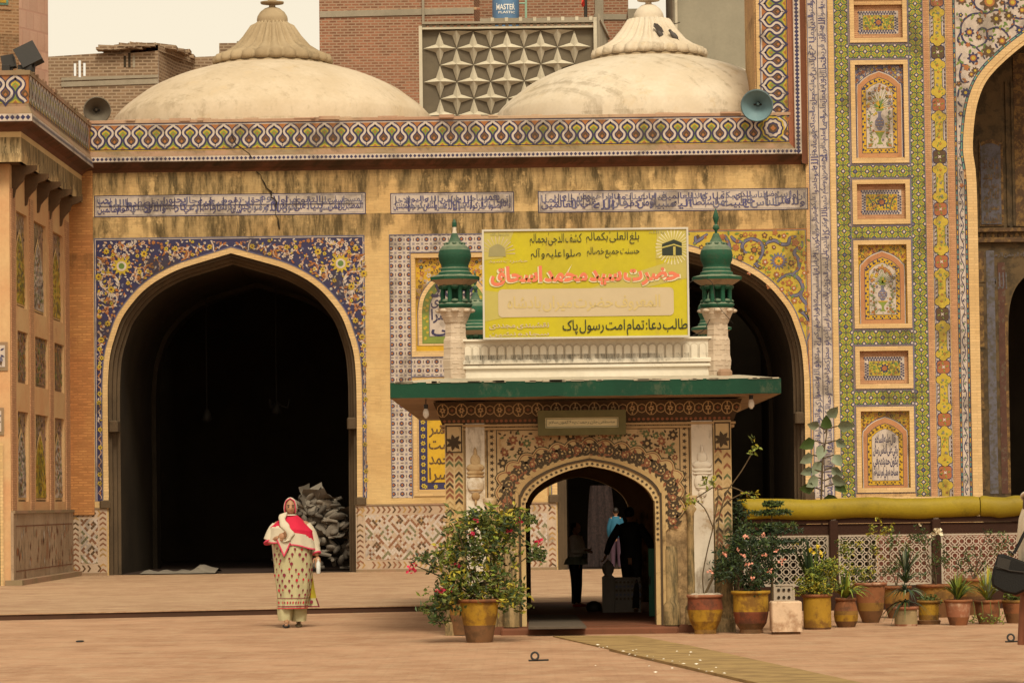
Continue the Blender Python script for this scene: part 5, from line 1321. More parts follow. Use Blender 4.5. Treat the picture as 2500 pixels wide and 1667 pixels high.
for i in range(-1, 11):
    for j in range(-1, 8):
        if (i+j) % 2: continue
        cx, cz = ox.x+i*pc, ox.z-j*pc
        if cx-pc*.3 < x0 or cx+pc*.3 > x1 or cz-pc > zt: continue
        mb.clip = (x0, zbm, x1, zt-.02)
        # raised four-pointed star: each point has two slopes
        R_, r2 = pc*.98, pc*.34
        pts = [(cx+(R_ if k % 2 == 0 else r2)*math.cos(k*math.pi/4), cz+(R_ if k % 2 == 0 else r2)*math.sin(k*math.pi/4)) for k in range(8)]
        for k in range(8):
            p, q_ = pts[k], pts[(k+1) % 8]
            tri3 = [(cx, Ys-.22, cz), (p[0], Ys-.04, p[1]), (q_[0], Ys-.04, q_[1])]
            if p[1] < zt and q_[1] < zt+.02 and x0-.05 < min(p[0], q_[0]) and max(p[0], q_[0]) < x1+.05: mb.face(tri3, star_m)
mb.clip = None
mb.build('star_panel', scn)
mb = MB(); fw = S(8, Ys); mb.box(x0-fw, Ys-.25, zbm, x0, Ys+.1, zt+S(8, Ys), star_m); mb.box(x1, Ys-.25, zbm, x1+fw, Ys+.1, zt+S(24, Ys), star_m)
mb.box(x0, Ys-.18, zt, x1, Ys+.1, zt+S(5, Ys), star_m); mb.box(x0, Ys-.25, zt+S(12, Ys), x1, Ys+.1, zt+S(17, Ys), conc)
xm_ = at(1172, 60, Ys).x
i = 0; x = x0
while x < x1:
    mb.box(x, Ys-.1, zt+S(5, Ys), x+S(9, Ys), Ys, zt+S(12, Ys), star_m); x += S(17, Ys); i += 1
mb.box(xm_, Ys-.12, zt+S(17, Ys), x1, Ys+.1, zt+S(26, Ys), conc)
x = xm_+.3
while x < x1: mb.box(x, Ys-.16, zt+S(14, Ys), x+S(8, Ys), Ys-.11, zt+S(27, Ys), star_m); x += S(34.5, Ys)
mb.build('frame', scn)
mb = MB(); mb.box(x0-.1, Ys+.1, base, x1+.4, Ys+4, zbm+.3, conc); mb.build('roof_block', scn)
p = at(1470, 60, Ys)
mb = MB()
for i in range(14):
    Y = Ys+.2+i*.35; a = at(1462+i*1.6, 60+i*3.2, Y); mb.box(a.x-.02, Y-.02, a.z-2.2, a.x+.02, Y+.02, a.z+.3-.0, conc)
mb.tube([at(1462, 48, Ys+.2), at(1486, 95, Ys+5)], .04, conc); mb.build('stair_railing', scn)
Yg = FY+26
h3 = empty('grey_rendered_house', (at(1800, 100, Yg).x, Yg, 0), 'blank grey rendered house behind the right hand dome', 'house')
mb = MB(); a, b = at(1655, 100, Yg).x, at(2000, 100, Yg).x; mb.box(a, Yg, base, b, Yg+8, tz, cgrey); mb.build('wall', h3)
mb = MB(); a0, a1 = at(1643, 100, Yg).x, at(1655, 100, Yg).x; mb.box(a0, Yg-.1, base, a1, Yg+1, tz, conc); mb.tube([(a0+.09, Yg-.2, base), (a0+.09, Yg-.2, tz)], .05, star_m, 8); mb.build('corner_pipe', h3)
mb = MB()
sag = lambda A, B, s, n=10: [A+(B-A)*(i/n)-Vector((0, 0, s*4*(i/n)*(1-i/n))) for i in range(n+1)]
mb.tube(sag(at(1600, 40, Yg-1), at(1660, 55, Yg-.3), .12), .012, dark_m, 4); mb.build('cable', h3)
# blue water tank and pipes on the roof behind the screen
tb = M('tank_blue', (.10, .19, .33), .2, .5, 5)
tank = empty('water_tank', at(1235, 51, Yt-2), 'blue plastic water tank with white lettering on the roof', 'water tank')
c = at(1235, 51, Yt-2); rr = S(33, Yt-2)
mb = MB(); mb.lathe(c, [(rr*.98, -.3), (rr, 0), (rr, .58), (rr*.97, .64), (rr*1.0, .68), (rr*.8, .82), (rr*.45, .92), (rr*.42, 1.0), (.02, 1.02)], tb, 28); mb.build('body', tank)
mb = MB(lambda u, v, w: (c.x+(rr+w)*math.sin(u/rr), c.y-(rr+w)*math.cos(u/rr), c.z+v)); wl = M('white_lettering', (.75, .74, .70), .1, .6)
lettering(mb, 'MASTER', (-.29, .27, .29, .44), wl, .012, .02, arabic=False); lettering(mb, 'PLASTIC', (-.22, .16, .29, .23), wl, .012, .02, arabic=False); mb.rect(-.29, .455, .25, .475, wl, .012)
mb.build('lettering', tank)
mb = MB(); gp = M('pipe_green', (.25, .38, .28), .1, .6); mb.tube([at(1284, 48, Yt-2.5), at(1284, -60, Yt-2.5)], .04, gp); mb.tube([at(1268, 9, Yt-2.5), at(1284, 9, Yt-2.5)], .03, gp); o = mb.build('water_pipe'); tag(o, 'thin pale green upright pipe beside the blue water tank', 'pipe')
mb = MB(); pk = M('pole_black', (.03, .025, .02), .1, .6); mb.tube([at(1430, 50, Yt-3), at(1429, -80, Yt-3)], .05, pk, 8); po = empty('flag_pole', at(1430, 50, Yt-3), 'dark pole with a scrap of red cloth above the screen wall', 'pole')
mb.build('pole', po); mb = MB(); rd = M('red_rag', (.55, .05, .03), .2, .8); mb.mesh([at(1421, 0, Yt-3.1), at(1427, -4, Yt-3.1), at(1427, 15, Yt-3.05), at(1423, 19, Yt-3), at(1419, 12, Yt-3.2)], [(0, 1, 2, 3, 4)], rd); mb.build('red_cloth', po)
# ------------------------------------------------------------------ the small painted shrine gate in front
GW = 16.42*KD                                   # its front wall
GB = GW*1.235                                   # its back wall
gate = empty('shrine', (at(1437, 1500, GW).x, GW, 0), 'small painted shrine gate with green edged canopy, four green domed turrets and scalloped arch', 'shrine')
whw = wallmat('flaking_whitewash', (.66, .58, .48), (.60, .51, .40), None, grime=[(0, -1.2, 1.5), (2.75, .9, .8)], gcol=(.14, .095, .05), gamt=.7, base_grime=.7, patch=(.40, .30, .20), bmp=.3, gscale=(4, .8))
para_m = wallmat('stained_parapet', (.74, .68, .57), (.66, .59, .47), None, grime=[(3.9, .5, .15), (3.22, .18, .8)], gcol=(.05, .042, .03), gamt=.85, base_grime=.65, gscale=(5, 1.6), bmp=.35)
och_m = wallmat('ochre_limewash', (.46, .30, .13), (.55, .40, .22), None, grime=[(0, -2.0, 2.2)], gcol=(.045, .038, .02), gamt=.9, base_grime=.85, patch=(.56, .44, .30), gscale=(5, .8), bmp=.35)
fade_m = wallmat('faded_fresco', (.42, .27, .13), (.50, .36, .20), None, grime=[(0, -2.2, 1.6), (2.8, .8, .9)], gcol=(.06, .035, .016), gamt=.75, base_grime=1, patch=(.30, .18, .08), gscale=(4, 3))
frd_m = wallmat('dark_painted_frieze', (.085, .05, .026), (.06, .035, .018), None, base_grime=.5)
fpale = M('frieze_paint', (.36, .23, .11), .35, .8, 9)
fdark = M('fresco_dark', (.055, .035, .018), .4, .8, 9); fred = M('fresco_red', (.20, .075, .035), .4, .8, 9); fgrn = M('fresco_green', (.10, .11, .045), .4, .8, 9); fcream = wallmat('fresco_cream', (.52, .37, .18), (.40, .26, .12), None, grime=[], gcol=(.09, .05, .02), gamt=.7, base_grime=1, gscale=(5, 4))
green_m = wallmat('worn_green_paint', (.008, .058, .030), (.006, .040, .022), None, grime=[], gcol=(.10, .10, .06), gamt=.7, base_grime=.7, gscale=(6, 3), rough=.7, bmp=.2)
gdk_m = wallmat('old_green_paint', (.012, .085, .045), (.018, .06, .035), None, gcol=(.05, .05, .03), gamt=.75, base_grime=.8, gscale=(8, 8), rough=.75, bmp=.6)
def dusty(m, amt=.6, dust=(.27, .29, .20)):
    nt = m.node_tree; b = nt.nodes['Principled BSDF']; l = b.inputs['Base Color'].links[0].from_socket
    g = N(nt, 'ShaderNodeNewGeometry'); s = N(nt, 'ShaderNodeSeparateXYZ'); nt.links.new(g.outputs['True Normal'], s.inputs[0])
    k = math_(nt, 'MULTIPLY', smooth(nt, s.outputs[2], .15, .85), noise_(nt, g.outputs['Position'], 9, 5)); k = math_(nt, 'MULTIPLY', k, amt*2)
    nt.links.new(mixc(nt, math_(nt, 'MINIMUM', k, .9), l, dust), b.inputs['Base Color'])
dusty(gdk_m)
bwh_m = wallmat('whitewashed_brick', (.62, .52, .41), (.52, .40, .29), (.12, .06), (.50, .40, .30), .2, .5, [], patch=(.36, .19, .10), base_grime=.5, gamt=.5, gscale=(5, 3), bmp=.5)
G = lambda px, py: P2(px, py, GW)
gx = lambda px: at(px, 1250, GW).x; gz = lambda py: at(1437, py, GW).z
WX0, WX1 = gx(1088), gx(1787); WT = gz(985)
SF = Z0+.0                                    # floor of the gate
def gl(px, py): return G(px, py)
gc = gx(1441)
op = [(1284, 1500), (1283, 1255), (1286, 1225), (1297, 1203), (1318, 1183), (1350, 1164), (1390, 1148), (1436, 1137)]
L = [G(*p) for p in op]; L[0] = (L[1][0], SF); L[-1] = (gc, L[-1][1])
OP = spline(L, 3); OP = OP+[(2*gc-a, b) for a, b in OP[-2::-1]]
mb = MB(FACE(GW))
mb.region([(WX0, 0), (OP[0][0], 0), (OP[0][0], SF)]+OP[1:-1]+[(OP[-1][0], SF), (OP[-1][0], 0), (WX1, 0), (WX1, WT), (WX0, WT)], [], fade_m)
mb.edge(OP, 0, -.45, och_m, closed=False)
mb.region([(WX0, 0), (OP[0][0], 0), (OP[0][0], SF)]+OP[1:-1]+[(OP[-1][0], SF), (OP[-1][0], 0), (WX1, 0), (WX1, WT), (WX0, WT)], [], fade_m, -.45)
mb.box(WX0, GW+.001, 0, WX0+.35, GB, WT, och_m); mb.box(WX1-.35, GW+.001, 0, WX1, GB, WT, och_m)
back = [(2*gc-a*1.0, b*.97) if 0 else (gc+(a-gc)*.93, SF+(b-SF)*.97) for a, b in OP]
for w_ in (-(GB-GW)+.3, -(GB-GW)):
    mb.region([(WX0+.35, 0), (back[0][0], 0)]+[(back[0][0], SF)]+back[1:-1]+[(back[-1][0], SF), (back[-1][0], 0), (WX1-.35, 0), (WX1-.35, WT), (WX0+.35, WT)], [], fade_m if 0 else och_m, w_)
mb.edge(back, -(GB-GW)+.3, -(GB-GW), och_m, closed=False)
mb.mesh([(WX0, GW, WT), (WX1, GW, WT), (WX1, GB, WT), (WX0, GB, WT)], [(0, 1, 2, 3)], och_m)
mb.build('wall', gate)
mb = MB(); mb.box(WX0+.02, GW-.06, 0, WX1-.02, GB+.06, SF+.005, redd_m); mb.bbox(OP[0][0]-.3, GW-.22, 0, OP[-1][0]+.25, GW+.1, SF-.012, redd_m, .02); mb.build('floor_step', gate)
# corner pilasters with painted chevrons, white pilasters with vase reliefs
for a, b, sg in ((1088, 1133, 1), (1744, 1787, -1)):
    mb = MB(FACE(GW)); x0, x1 = gx(a), gx(b); zt = gz(1030)
    mb.rect(x0, 0, x1, zt, och_m, .05); mb.edge([(x0, 0), (x1, 0), (x1, zt), (x0, zt)], .05, 0, och_m)
    for j, x in enumerate((x0, (x0+x1)/2)):
        z = gz(1385)
        while z < zt-.35:
            w2 = (x1-x0)/2; m_ = rnd.choice((fdark, fred, fgrn, fcream, fcream, fred))
            if z > gz(1330) or rnd.random() < .6: mb.poly([(x+.01, z), (x+w2/2, z+.045), (x+w2-.01, z), (x+w2-.01, z+.035), (x+w2/2, z+.08), (x+.01, z+.035)], m_, .055)
            z += .062
    for k in range(7): mb.leaf((x0+x1)/2, zt-.22, k*.9, .10, .05, fdark, .056)
    mb.frame_((x0+.01, zt-.34, x1-.01, zt-.02), .015, fdark, .056)
    mb.bbox(x0-.02, GW-.09, 0, x1+.02, GW, .16, och_m, .02)
    mb.build('painted_pilaster', gate)
for a, b in ((1139, 1185), (1690, 1741)):
    mb = MB(FACE(GW)); x0, x1 = gx(a), gx(b); zt = gz(1030); c = (x0+x1)/2
    mb.rect(x0, 0, x1, zt, whw, .04); mb.edge([(x0, 0), (x1, 0), (x1, zt), (x0, zt)], .04, 0, whw)
    mb.fr = ID3
    rel = whw if a > 1500 else fade_m
    zc = gz(1180); y = GW-.055
    for rx, rz, dz, m_ in ((.115, .055, .20, rel), (.06, .08, .28, rel), (.02, .07, .37, rel), (.125, .03, .14, rel), (.10, .11, 0, whw), (.115, .02, .10, rel), (.085, .02, -.06, rel), (.05, .05, -.13, rel), (.015, .04, -.2, rel)):
        mb.ell((c, y+.01, zc+dz), min(rx, (x1-x0)*.48), .028, rz, m_, 14, 8)
    mb.build('white_pilaster', gate)
# painted arch: spandrels, scalloped floral band, moulding, dotted soffit band
mb = MB(FACE(GW)); sx0, sx1 = gx(1190), gx(1686); szt = gz(1022); szb = gz(1212)
zone = [(sx0, szb), (sx1, szb), (sx1, szt), (sx0, szt)]
mb.region([(sx0, szb)]+[p for p in OP if p[1] > szb]+[(sx1, szb), (sx1, szt), (sx0, szt)], [], fade_m, .006)
for q in ((sx0, szt-.012, sx1, szt), (sx0, szb, sx0+.012, szt-.012), (sx1-.012, szb, sx1, szt-.012), (sx0+.11, szt-.125, sx1-.11, szt-.113), (sx0+.11, szb, sx0+.12, szt-.125), (sx1-.12, szb, sx1-.11, szt-.125)): mb.rect(*q, fdark, .010)
for i in range(44):
    x = sx0+.06+i*(sx1-sx0-.12)/43
    if not (gx(1315) < x < gx(1525)): mb.star(x, szt-.062, .030, .014, 5, fdark, .010)
for i in range(13):
    for x in (sx0+.06, sx1-.06): mb.star(x, szb+.03+i*.075, .030, .014, 5, fdark, .010)
band_o = [(gc+(a-gc)*1.42, b+.30*(1 if b > SF+1.0 else .8)) for a, b in OP]
O = [p for p in band_o]; O[0] = (gc+(OP[0][0]-gc)*1.42, gz(1262)); O[-1] = (2*gc-O[0][0], O[0][1]); O = [p for i, p in enumerate(O) if i in (0, len(O)-1) or p[1] > gz(1262)]
acc = [O[0]]
for i in range(1, len(O)): acc.append(O[i])
# scalloped edge
tot = 0; sc_pts = []
ns = 17
lens = [0]
for i in range(1, len(O)): lens.append(lens[-1]+math.dist(O[i], O[i-1]))
def along(path, ls, d):
    for i in range(1, len(ls)):
        if d <= ls[i]:
            t = (d-ls[i-1])/max(1e-9, ls[i]-ls[i-1]); a, b = path[i-1], path[i]; return (a[0]+t*(b[0]-a[0]), a[1]+t*(b[1]-a[1])), math.atan2(b[1]-a[1], b[0]-a[0])
    return path[-1], 0
for k in range(ns*8+1):
    p, an = along(O, lens, lens[-1]*k/(ns*8)); h = .055*abs(math.sin(math.pi*k/8))-.035
    sc_pts.append((p[0]+math.cos(an+math.pi/2)*h, p[1]+math.sin(an+math.pi/2)*h))
ir = [(gc+(a-gc)*1.12, b+.09) for a, b in OP if b > SF+.9]; il = [0]
for i in range(1, len(ir)): il.append(il[-1]+math.dist(ir[i], ir[i-1]))
def ring_poly(o, m_, w):
    n = len(o)-1
    for i in range(n):
        p, _ = along(ir, il, il[-1]*i/n); q, _ = along(ir, il, il[-1]*(i+1)/n)
        mb.face([mb.fr(u, v, w) for u, v in (o[i], o[i+1], q, p)], m_)
ring_poly(offset(sc_pts, .024), fdark, .012); ring_poly(offset(sc_pts, .013), fcream, .015); ring_poly(sc_pts, fred, .018) 
inner0 = [(gc+(a-gc)*1.155, b+.115) for a, b in OP if b > SF+.9]
mid_ = [(gc+(a-gc)*1.28, b+.20) for a, b in OP if b > SF+.9]
ring_poly(offset(sc_pts, -.010), fcream, .021)
ml = [0]
for i in range(1, len(mid_)): ml.append(ml[-1]+math.dist(mid_[i], mid_[i-1]))
for k in range(34):
    p, an = along(mid_, ml, ml[-1]*(k+.5)/34); sg = 1 if k % 2 else -1
    mb.ribbon([(p[0]+.062*math.cos(t), p[1]+.062*math.sin(t)) for t in [an+sg*(-1.8+q*.62) for q in range(8)]], .024, fdark, .024)
    mb.flower(p[0], p[1], .036, 6, fdark if k % 3 else fred, fcream, .026)
    for q in range(6): mb.leaf(p[0]+.06*math.cos(an+q*1.05), p[1]+.06*math.sin(an+q*1.05), an+q*1.05+1.2, .065, .034, rnd.choice((fdark, fdark, fred)), .025)
tst = lambda x, y, s: sx0+.13+s < x < sx1-.13-s and szb < y < szt-.13-s and not inside((x, y), offset(sc_pts, .03)+[(sc_pts[-1][0], 0), (sc_pts[0][0], 0)])
tk = []
scatter(mb, lambda x, y, s: tst(x, y, s) and (x > gc or rnd.random() < .3), (sx0, szb, sx1, szt), 60, (.03, .055), lambda x, y, s: mb.flower(x, y, s, 7, rnd.choice((fdark, fred, fgrn)), fcream, .012), tk, 20)
scatter(mb, lambda x, y, s: tst(x, y, s) and (x > gc or rnd.random() < .6), (sx0, szb, sx1, szt), 420, (.018, .034), lambda x, y, s: mb.leaf(x, y, rnd.random()*6, s*2.2, s, rnd.choice((fdark, fred, fgrn, fdark)), .010), tk, 12, .7)
mb.build('painted_arch', gate)
mb = MB(FACE(GW)); n = len(OP)
rings = [(0, .0, .0), (0, .0, .05), (.055, .06, .05), (.058, .062, .065), (.085, .09, .065), (.088, .093, .04), (.125, .125, .055), (.13, .13, .0)]
for (d0, e0_, w0), (d1, e1_, w1) in zip(rings, rings[1:]):
    a = [(gc+(x-gc)*(1+d0*1.25), z+e0_ if z > SF+.3 else z) for x, z in OP]; b = [(gc+(x-gc)*(1+d1*1.25), z+e1_ if z > SF+.3 else z) for x, z in OP]
    mb.mesh([mb.fr(x, z, w0) for x, z in a]+[mb.fr(x, z, w1) for x, z in b], [(i, i+1, n+i+1, n+i) for i in range(n-1)], fcream if d1 < .06 or d0 > .08 else fdark)
a = [(gc+(x-gc)*1.036, z+.03) for x, z in OP]; al = [0]
for i in range(1, n): al.append(al[-1]+math.dist(a[i], a[i-1]))
for k in range(76):
    p, an = along(a, al, al[-1]*(k+.5)/76)
    if p[1] > gz(1330): mb.star(p[0], p[1], .022, .011, 5, fdark, .054, an)
mb.build('arch_moulding', gate)
for sgn in (-1, 1):     # engaged colonnettes and jamb shafts
    mb = MB(); x = gc+sgn*1.165
    mb.lathe((x, GW-.01, 0), [(.075, SF), (.075, .3), (.05, .34), (.045, gz(1300)), (.05, gz(1255)), (.075, gz(1245)), (.045, gz(1235)), (.085, gz(1222)), (.085, gz(1212))], och_m, 14)
    x = gc+sgn*.93; mb.lathe((x, GW-.02, 0), [(.10, SF), (.10, .32), (.075, .36), (.075, gz(1345)), (.06, gz(1335))], och_m, 14)
    mb.build('colonnette', gate)
# frieze under the canopy
mb = MB(); f0, f1 = gz(1032), gz(978)
ov = .13
for (xa, xb, ya, yb) in ((WX0, WX1, GW, GW), (WX0, WX0, GW, GB), (WX1, WX1, GW, GB)):
    sx = -1 if xa == xb == WX0 else 1
    if xa != xb: mb.face([(xa-.03, GW-.03, f0), (xb+.03, GW-.03, f0), (xb+ov, GW-ov, f1), (xa-ov, GW-ov, f1)], frd_m)
    else: mb.face([(xa+sx*.03, GW-.03, f0), (xa+sx*.03, GB, f0), (xa+sx*ov, GB, f1), (xa+sx*ov, GW-ov, f1)], frd_m)
for zz_, d in ((f0, .055), (f0-.04, .04)): mb.box(WX0-d, GW-d, zz_-.03, WX1+d, GW, zz_-.004, fpale); mb.box(WX0-d, GW, zz_-.03, WX0, GB, zz_-.004, fpale); mb.box(WX1, GW, zz_-.03, WX1+d, GB, zz_-.004, fpale)
def onfr(u, v, w):
    t = (v-f0)/(f1-f0); return (u, GW-.03-(ov-.03)*t-w, v)
mb.fr = onfr; cz = f0+(f1-f0)*.62; k = 0; x = WX0-.02
while x < WX1+.05:
    mb.ribbon([(x+.065*math.cos(t), cz+.075*math.sin(t)) for t in [q*.63 for q in range(11)]], .010, fpale, .004)
    mb.ribbon([(x+.11+.05*math.cos(t), cz+.05*math.sin(t)) for t in [q*.79 for q in range(9)]], .009, fpale, .005)
    mb.flower(x, cz, .030, 6, fpale, frd_m, .006); mb.star(x+.11, cz, .025, .01, 4, fred, .006)
    mb.leaf(x, cz+.035, 1.57, .04, .02, fpale, .007); mb.leaf(x, cz-.035, -1.57, .04, .02, fpale, .007); x += .22
x = WX0
while x < WX1: mb.ngon(x, f0+.035, .018, 8, fred, .004); x += .055
mb.build('frieze', gate)
# sloping canopy with green edge
OVH = .60
CX0, CX1, CY0, CY1 = WX0-OVH, WX1+.54, GW-.72, GB+.5
ce0, ce1 = at(1437, 966, CY0).z, at(1437, 928, CY0).z
rise = at(1437, 920, GW).z-ce1
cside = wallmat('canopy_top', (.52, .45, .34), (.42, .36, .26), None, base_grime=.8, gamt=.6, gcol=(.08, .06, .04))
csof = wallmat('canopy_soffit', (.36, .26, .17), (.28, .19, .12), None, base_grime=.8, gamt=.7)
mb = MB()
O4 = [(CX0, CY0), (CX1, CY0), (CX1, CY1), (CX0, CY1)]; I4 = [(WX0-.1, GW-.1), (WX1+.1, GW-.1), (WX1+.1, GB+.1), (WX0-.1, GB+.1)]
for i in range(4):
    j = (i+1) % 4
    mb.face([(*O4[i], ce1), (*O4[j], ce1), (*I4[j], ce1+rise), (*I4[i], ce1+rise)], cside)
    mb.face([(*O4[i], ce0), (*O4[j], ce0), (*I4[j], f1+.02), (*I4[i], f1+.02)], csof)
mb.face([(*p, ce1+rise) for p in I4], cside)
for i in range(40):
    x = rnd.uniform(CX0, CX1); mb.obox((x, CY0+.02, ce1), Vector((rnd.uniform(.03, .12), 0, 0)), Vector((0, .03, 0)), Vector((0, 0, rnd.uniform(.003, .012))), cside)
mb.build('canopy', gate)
mb = MB(); n = 26
def edge_strip(A, B):
    L0 = []; L1 = []
    for i in range(n+1):
        t = i/n; p = Vector(A)+(Vector(B)-Vector(A))*t; jz = rnd.uniform(-.006, .006)
        L0.append((p.x, p.y, ce0+jz)); L1.append((p.x, p.y, ce1+rnd.uniform(-.006, .006)))
    for i in range(n): mb.face([L0[i], L0[i+1], L1[i+1], L1[i]], green_m)
for i in range(4): edge_strip((*O4[i], 0), (*O4[(i+1) % 4], 0))
mb.build('green_fascia', gate)
# parapet with blind arcade
PX0, PX1 = gx(1126), gx(1742); p0, p1 = ce1+rise-.02, gz(826)
mb = MB(); mb.box(PX0, GW, p0, PX1, GW+.2, p1, para_m); mb.box(PX0, GB-.2, p0, PX1, GB, p1, para_m); mb.box(PX0, GW+.2, p0, PX0+.2, GB-.2, p1, para_m); mb.box(PX1-.2, GW+.2, p0, PX1, GB-.2, p1, para_m)
for z0_, z1_, d in ((890, 897, .035), (876, 886, .045), (825, 830, .03)): mb.bbox(PX0-.01, GW-d, gz(z1_), PX1+.01, GW+.01, gz(z0_), para_m, .012)
mb.build('parapet', gate)
mb = MB(FACE(GW)); wline = M('arcade_line', (.50, .43, .33), .5, .9, 6); n = 29
for i in range(n):
    w_ = (PX1-PX0-.1)/n; x = PX0+.05+w_*i; A = niche_arch((x+.006, gz(876), x+w_-.006, gz(839)+rnd.uniform(-.004, .004)), .45, 6)
    mb.poly(A, wline, .010); ins_ = niche_arch((x+.013, gz(876), x+w_-.013, gz(839)-.012), .45, 6); mb.poly(ins_, para_m, .022); mb.edge(ins_, .022, .008, para_m)
mb.build('blind_arcade', gate)
# turrets
def turret(px, Y, base_z, zoff, tip, name='turret'):
    t = empty(name, (at(px, 700, Y).x, Y, 0)); t.parent = gate; t.location = Vector((at(px, 700, Y).x, Y, 0))-gate.location
    x = at(px, 700, Y).x; Q = lambda py: at(px, py, GW-.02).z+zoff
    mb = MB(); o = lambda r, z: [(x+r*math.cos(a), Y+r*math.sin(a), z) for a in [math.pi/8+i*math.pi/4 for i in range(8)]]
    mb.loft([o(.145, base_z), o(.150, Q(905)), o(.165, Q(880)), o(.15, Q(865)), o(.15, Q(830)), o(.13, Q(822)), o(.125, Q(787))], bwh_m); mb.build('shaft', t)
    mb = MB(); mb.lathe((x, Y, 0), [(.125, Q(789)), (.165, Q(770)), (.19, Q(758)), (.20, Q(752))], bwh_m, 32, True, 8, .10)
    for k in range(8):
        a = k*math.pi/4; mb.ell((x+.185*math.cos(a), Y+.185*math.sin(a), Q(758)), .05, .05, .025, bwh_m, 8, 5)
    mb.build('bell_capital', t)
    mb = MB(); mb.lathe((x, Y, 0), [(.15, Q(757)), (.19, Q(748)), (.205, Q(742)), (.16, Q(738)), (.155, Q(735))], gdk_m, 32, True, 8, .12)
    for k in range(8):
        a = k*math.pi/4+math.pi/8; mb.tube([(x+.155*math.cos(a), Y+.155*math.sin(a), Q(738)), (x+.155*math.cos(a), Y+.155*math.sin(a), Q(698))], .027, gdk_m, 8)
        b = a+math.pi/8; mb.ell((x+.15*math.cos(b), Y+.15*math.sin(b), Q(700)), .05, .05, .035, gdk_m, 8, 4)
        mb.ell((x+.15*math.cos(b), Y+.15*math.sin(b), Q(735)), .05, .05, .03, gdk_m, 8, 4)
    mb.lathe((x, Y, 0), [(.05, Q(738)), (.05, Q(697))], gdk_m, 8); mb.lathe((x, Y, 0), [(.18, Q(700)), (.18, Q(693))], gdk_m, 16)
    mb.build('lantern', t)
    mb = MB(); mb.lathe((x, Y, 0), [(.19, Q(696)), (.30, Q(682))], csof, 8, False, a0=.39); mb.lathe((x, Y, 0), [(.305, Q(683)), (.31, Q(676)), (.20, Q(670)), (.1, Q(668))], gdk_m, 8, False, a0=.39); mb.build('eave', t)
    mb = MB(); mb.lathe((x, Y, 0), [(.19, Q(673)), (.19, Q(664)), (.165, Q(661)), (.165, Q(655)), (.155, Q(652)), (.16, Q(646)), (.185, Q(634)), (.193, Q(622)), (.18, Q(610)), (.15, Q(601)), (.105, Q(594)), (.078, Q(590)), (.05, Q(578)), (.03, Q(568))], gdk_m, 28)
    for k in range(8): mb.leaf if 0 else mb.ell((x+.10*math.cos(k*.785), Y+.10*math.sin(k*.785), Q(594)), .03, .03, .02, gdk_m, 6, 4)
    mb.build('bulb_dome', t)
    mb = MB()
    if tip: mb.lathe((x, Y, 0), [(.015, Q(572)), (.015, Q(562)), (.042, Q(556)), (.03, Q(549)), (.012, Q(546)), (.022, Q(540)), (.038, Q(530)), (.025, Q(520)), (.004, Q(507))], gdk_m, 12)
    else: mb.lathe((x, Y, 0), [(.03, Q(570)), (.022, Q(560)), (.024, Q(552))], whw, 10); mb.lathe((x, Y, 0), [(.026, Q(553)), (.026, Q(542)), (.006, Q(533))], gdk_m, 10)
    mb.build('finial', t)
    tag(t, None); return t
turret(1111, GW+.08, p0-.02, 0, False); turret(1750, GW+.08, p0-.02, 0, True)
turret(1160, GB-.1, p0-.02, -.13, True); turret(1735, GB-.1, p0-.02, -.13, True)
mb = MB(); mb.bbox(gx(1755), GW-.25, ce1+rise*.6, gx(1790), GW+.0, ce1+rise*.6+.09, mould_m, .03); o = mb.build('loose_stone', label='loose brown stone lying on the canopy beside the right turret', cat='stone')
# inscription board over the arch
pl = empty('inscription_board', at(1420, 1032, GW-.16), 'framed cream board with one line of Urdu hung over the shrine arch', 'sign')
frm_m = M('olive_frame', (.10, .085, .03), .3, .6, 8); plc_m = M('board_cream', (.50, .42, .24), .15, .6, 6); ink_m = M('board_ink', (.10, .11, .075), .2, .7)
a0, a1 = at(1313, 1032, GW-.16), at(1528, 1032, GW-.16); b1, b0 = at(1420, 1001, GW-.16).z, at(1420, 1062, GW-.12).z
tl = lambda u, v, w: (u, GW-.14-.06*(v-b0)/(b1-b0)-w, v)
mb = MB(tl); fw = .085
for q in ((a0.x, b0, a1.x, b0+fw), (a0.x, b1-fw, a1.x, b1), (a0.x, b0+fw, a0.x+fw, b1-fw), (a1.x-fw, b0+fw, a1.x, b1-fw)):
    mb.rect(*q, frm_m, .03); mb.edge(rect_loop(q), .03, 0, frm_m)
mb.edge(rect_loop((a0.x, b0, a1.x, b1)), 0, -.05, frm_m)
mb.build('frame', pl)
mb = MB(tl); mb.rect(a0.x+fw-.01, b0+fw-.01, a1.x-fw+.01, b1-fw+.01, plc_m, .010); q = (a0.x+fw+.012, b0+fw+.012, a1.x-fw-.012, b1-fw-.012); mb.frame_(q, .005, ink_m, .013)
lettering(mb, 'مصطفیٰ جانِ رحمت پہ لاکھوں سلام', (q[0]+.03, q[1]+.02, q[2]-.03, q[3]-.015), ink_m, .013, 0, space=.35)
mb.build('panel', pl)
# the big yellow signboard
SY = GW-.22
sg = empty('signboard', at(1430, 825, SY), 'large yellow signboard with red Urdu lettering standing on the shrine parapet', 'sign')
yb = wallmat('sign_yellow', (.52, .45, .015), (.45, .38, .03), None, grime=[], gcol=(.33, .22, .06), gamt=.45, base_grime=.9, gscale=(3.5, .12), rough=.45, bmp=.03); yo = M('sign_olive', (.42, .36, .09), .15, .5, 2); yt = M('sign_tan', (.47, .38, .24), .12, .5, 3); sred = M('sign_red', (.62, .17, .09), .15, .5, 5); sink = M('sign_ink', (.02, .028, .018), .1, .5)
sw = M('sign_white', (.62, .56, .36), .1, .5); sfa = M('sign_faded', (.50, .39, .17), .1, .5); sgr = M('sign_frame', (.50, .47, .40), .15, .5)
q0 = at(1178, 693, SY); q1 = at(1682, 690, SY); st, sb = at(1430, 558, SY).z, at(1430, 826, SY).z
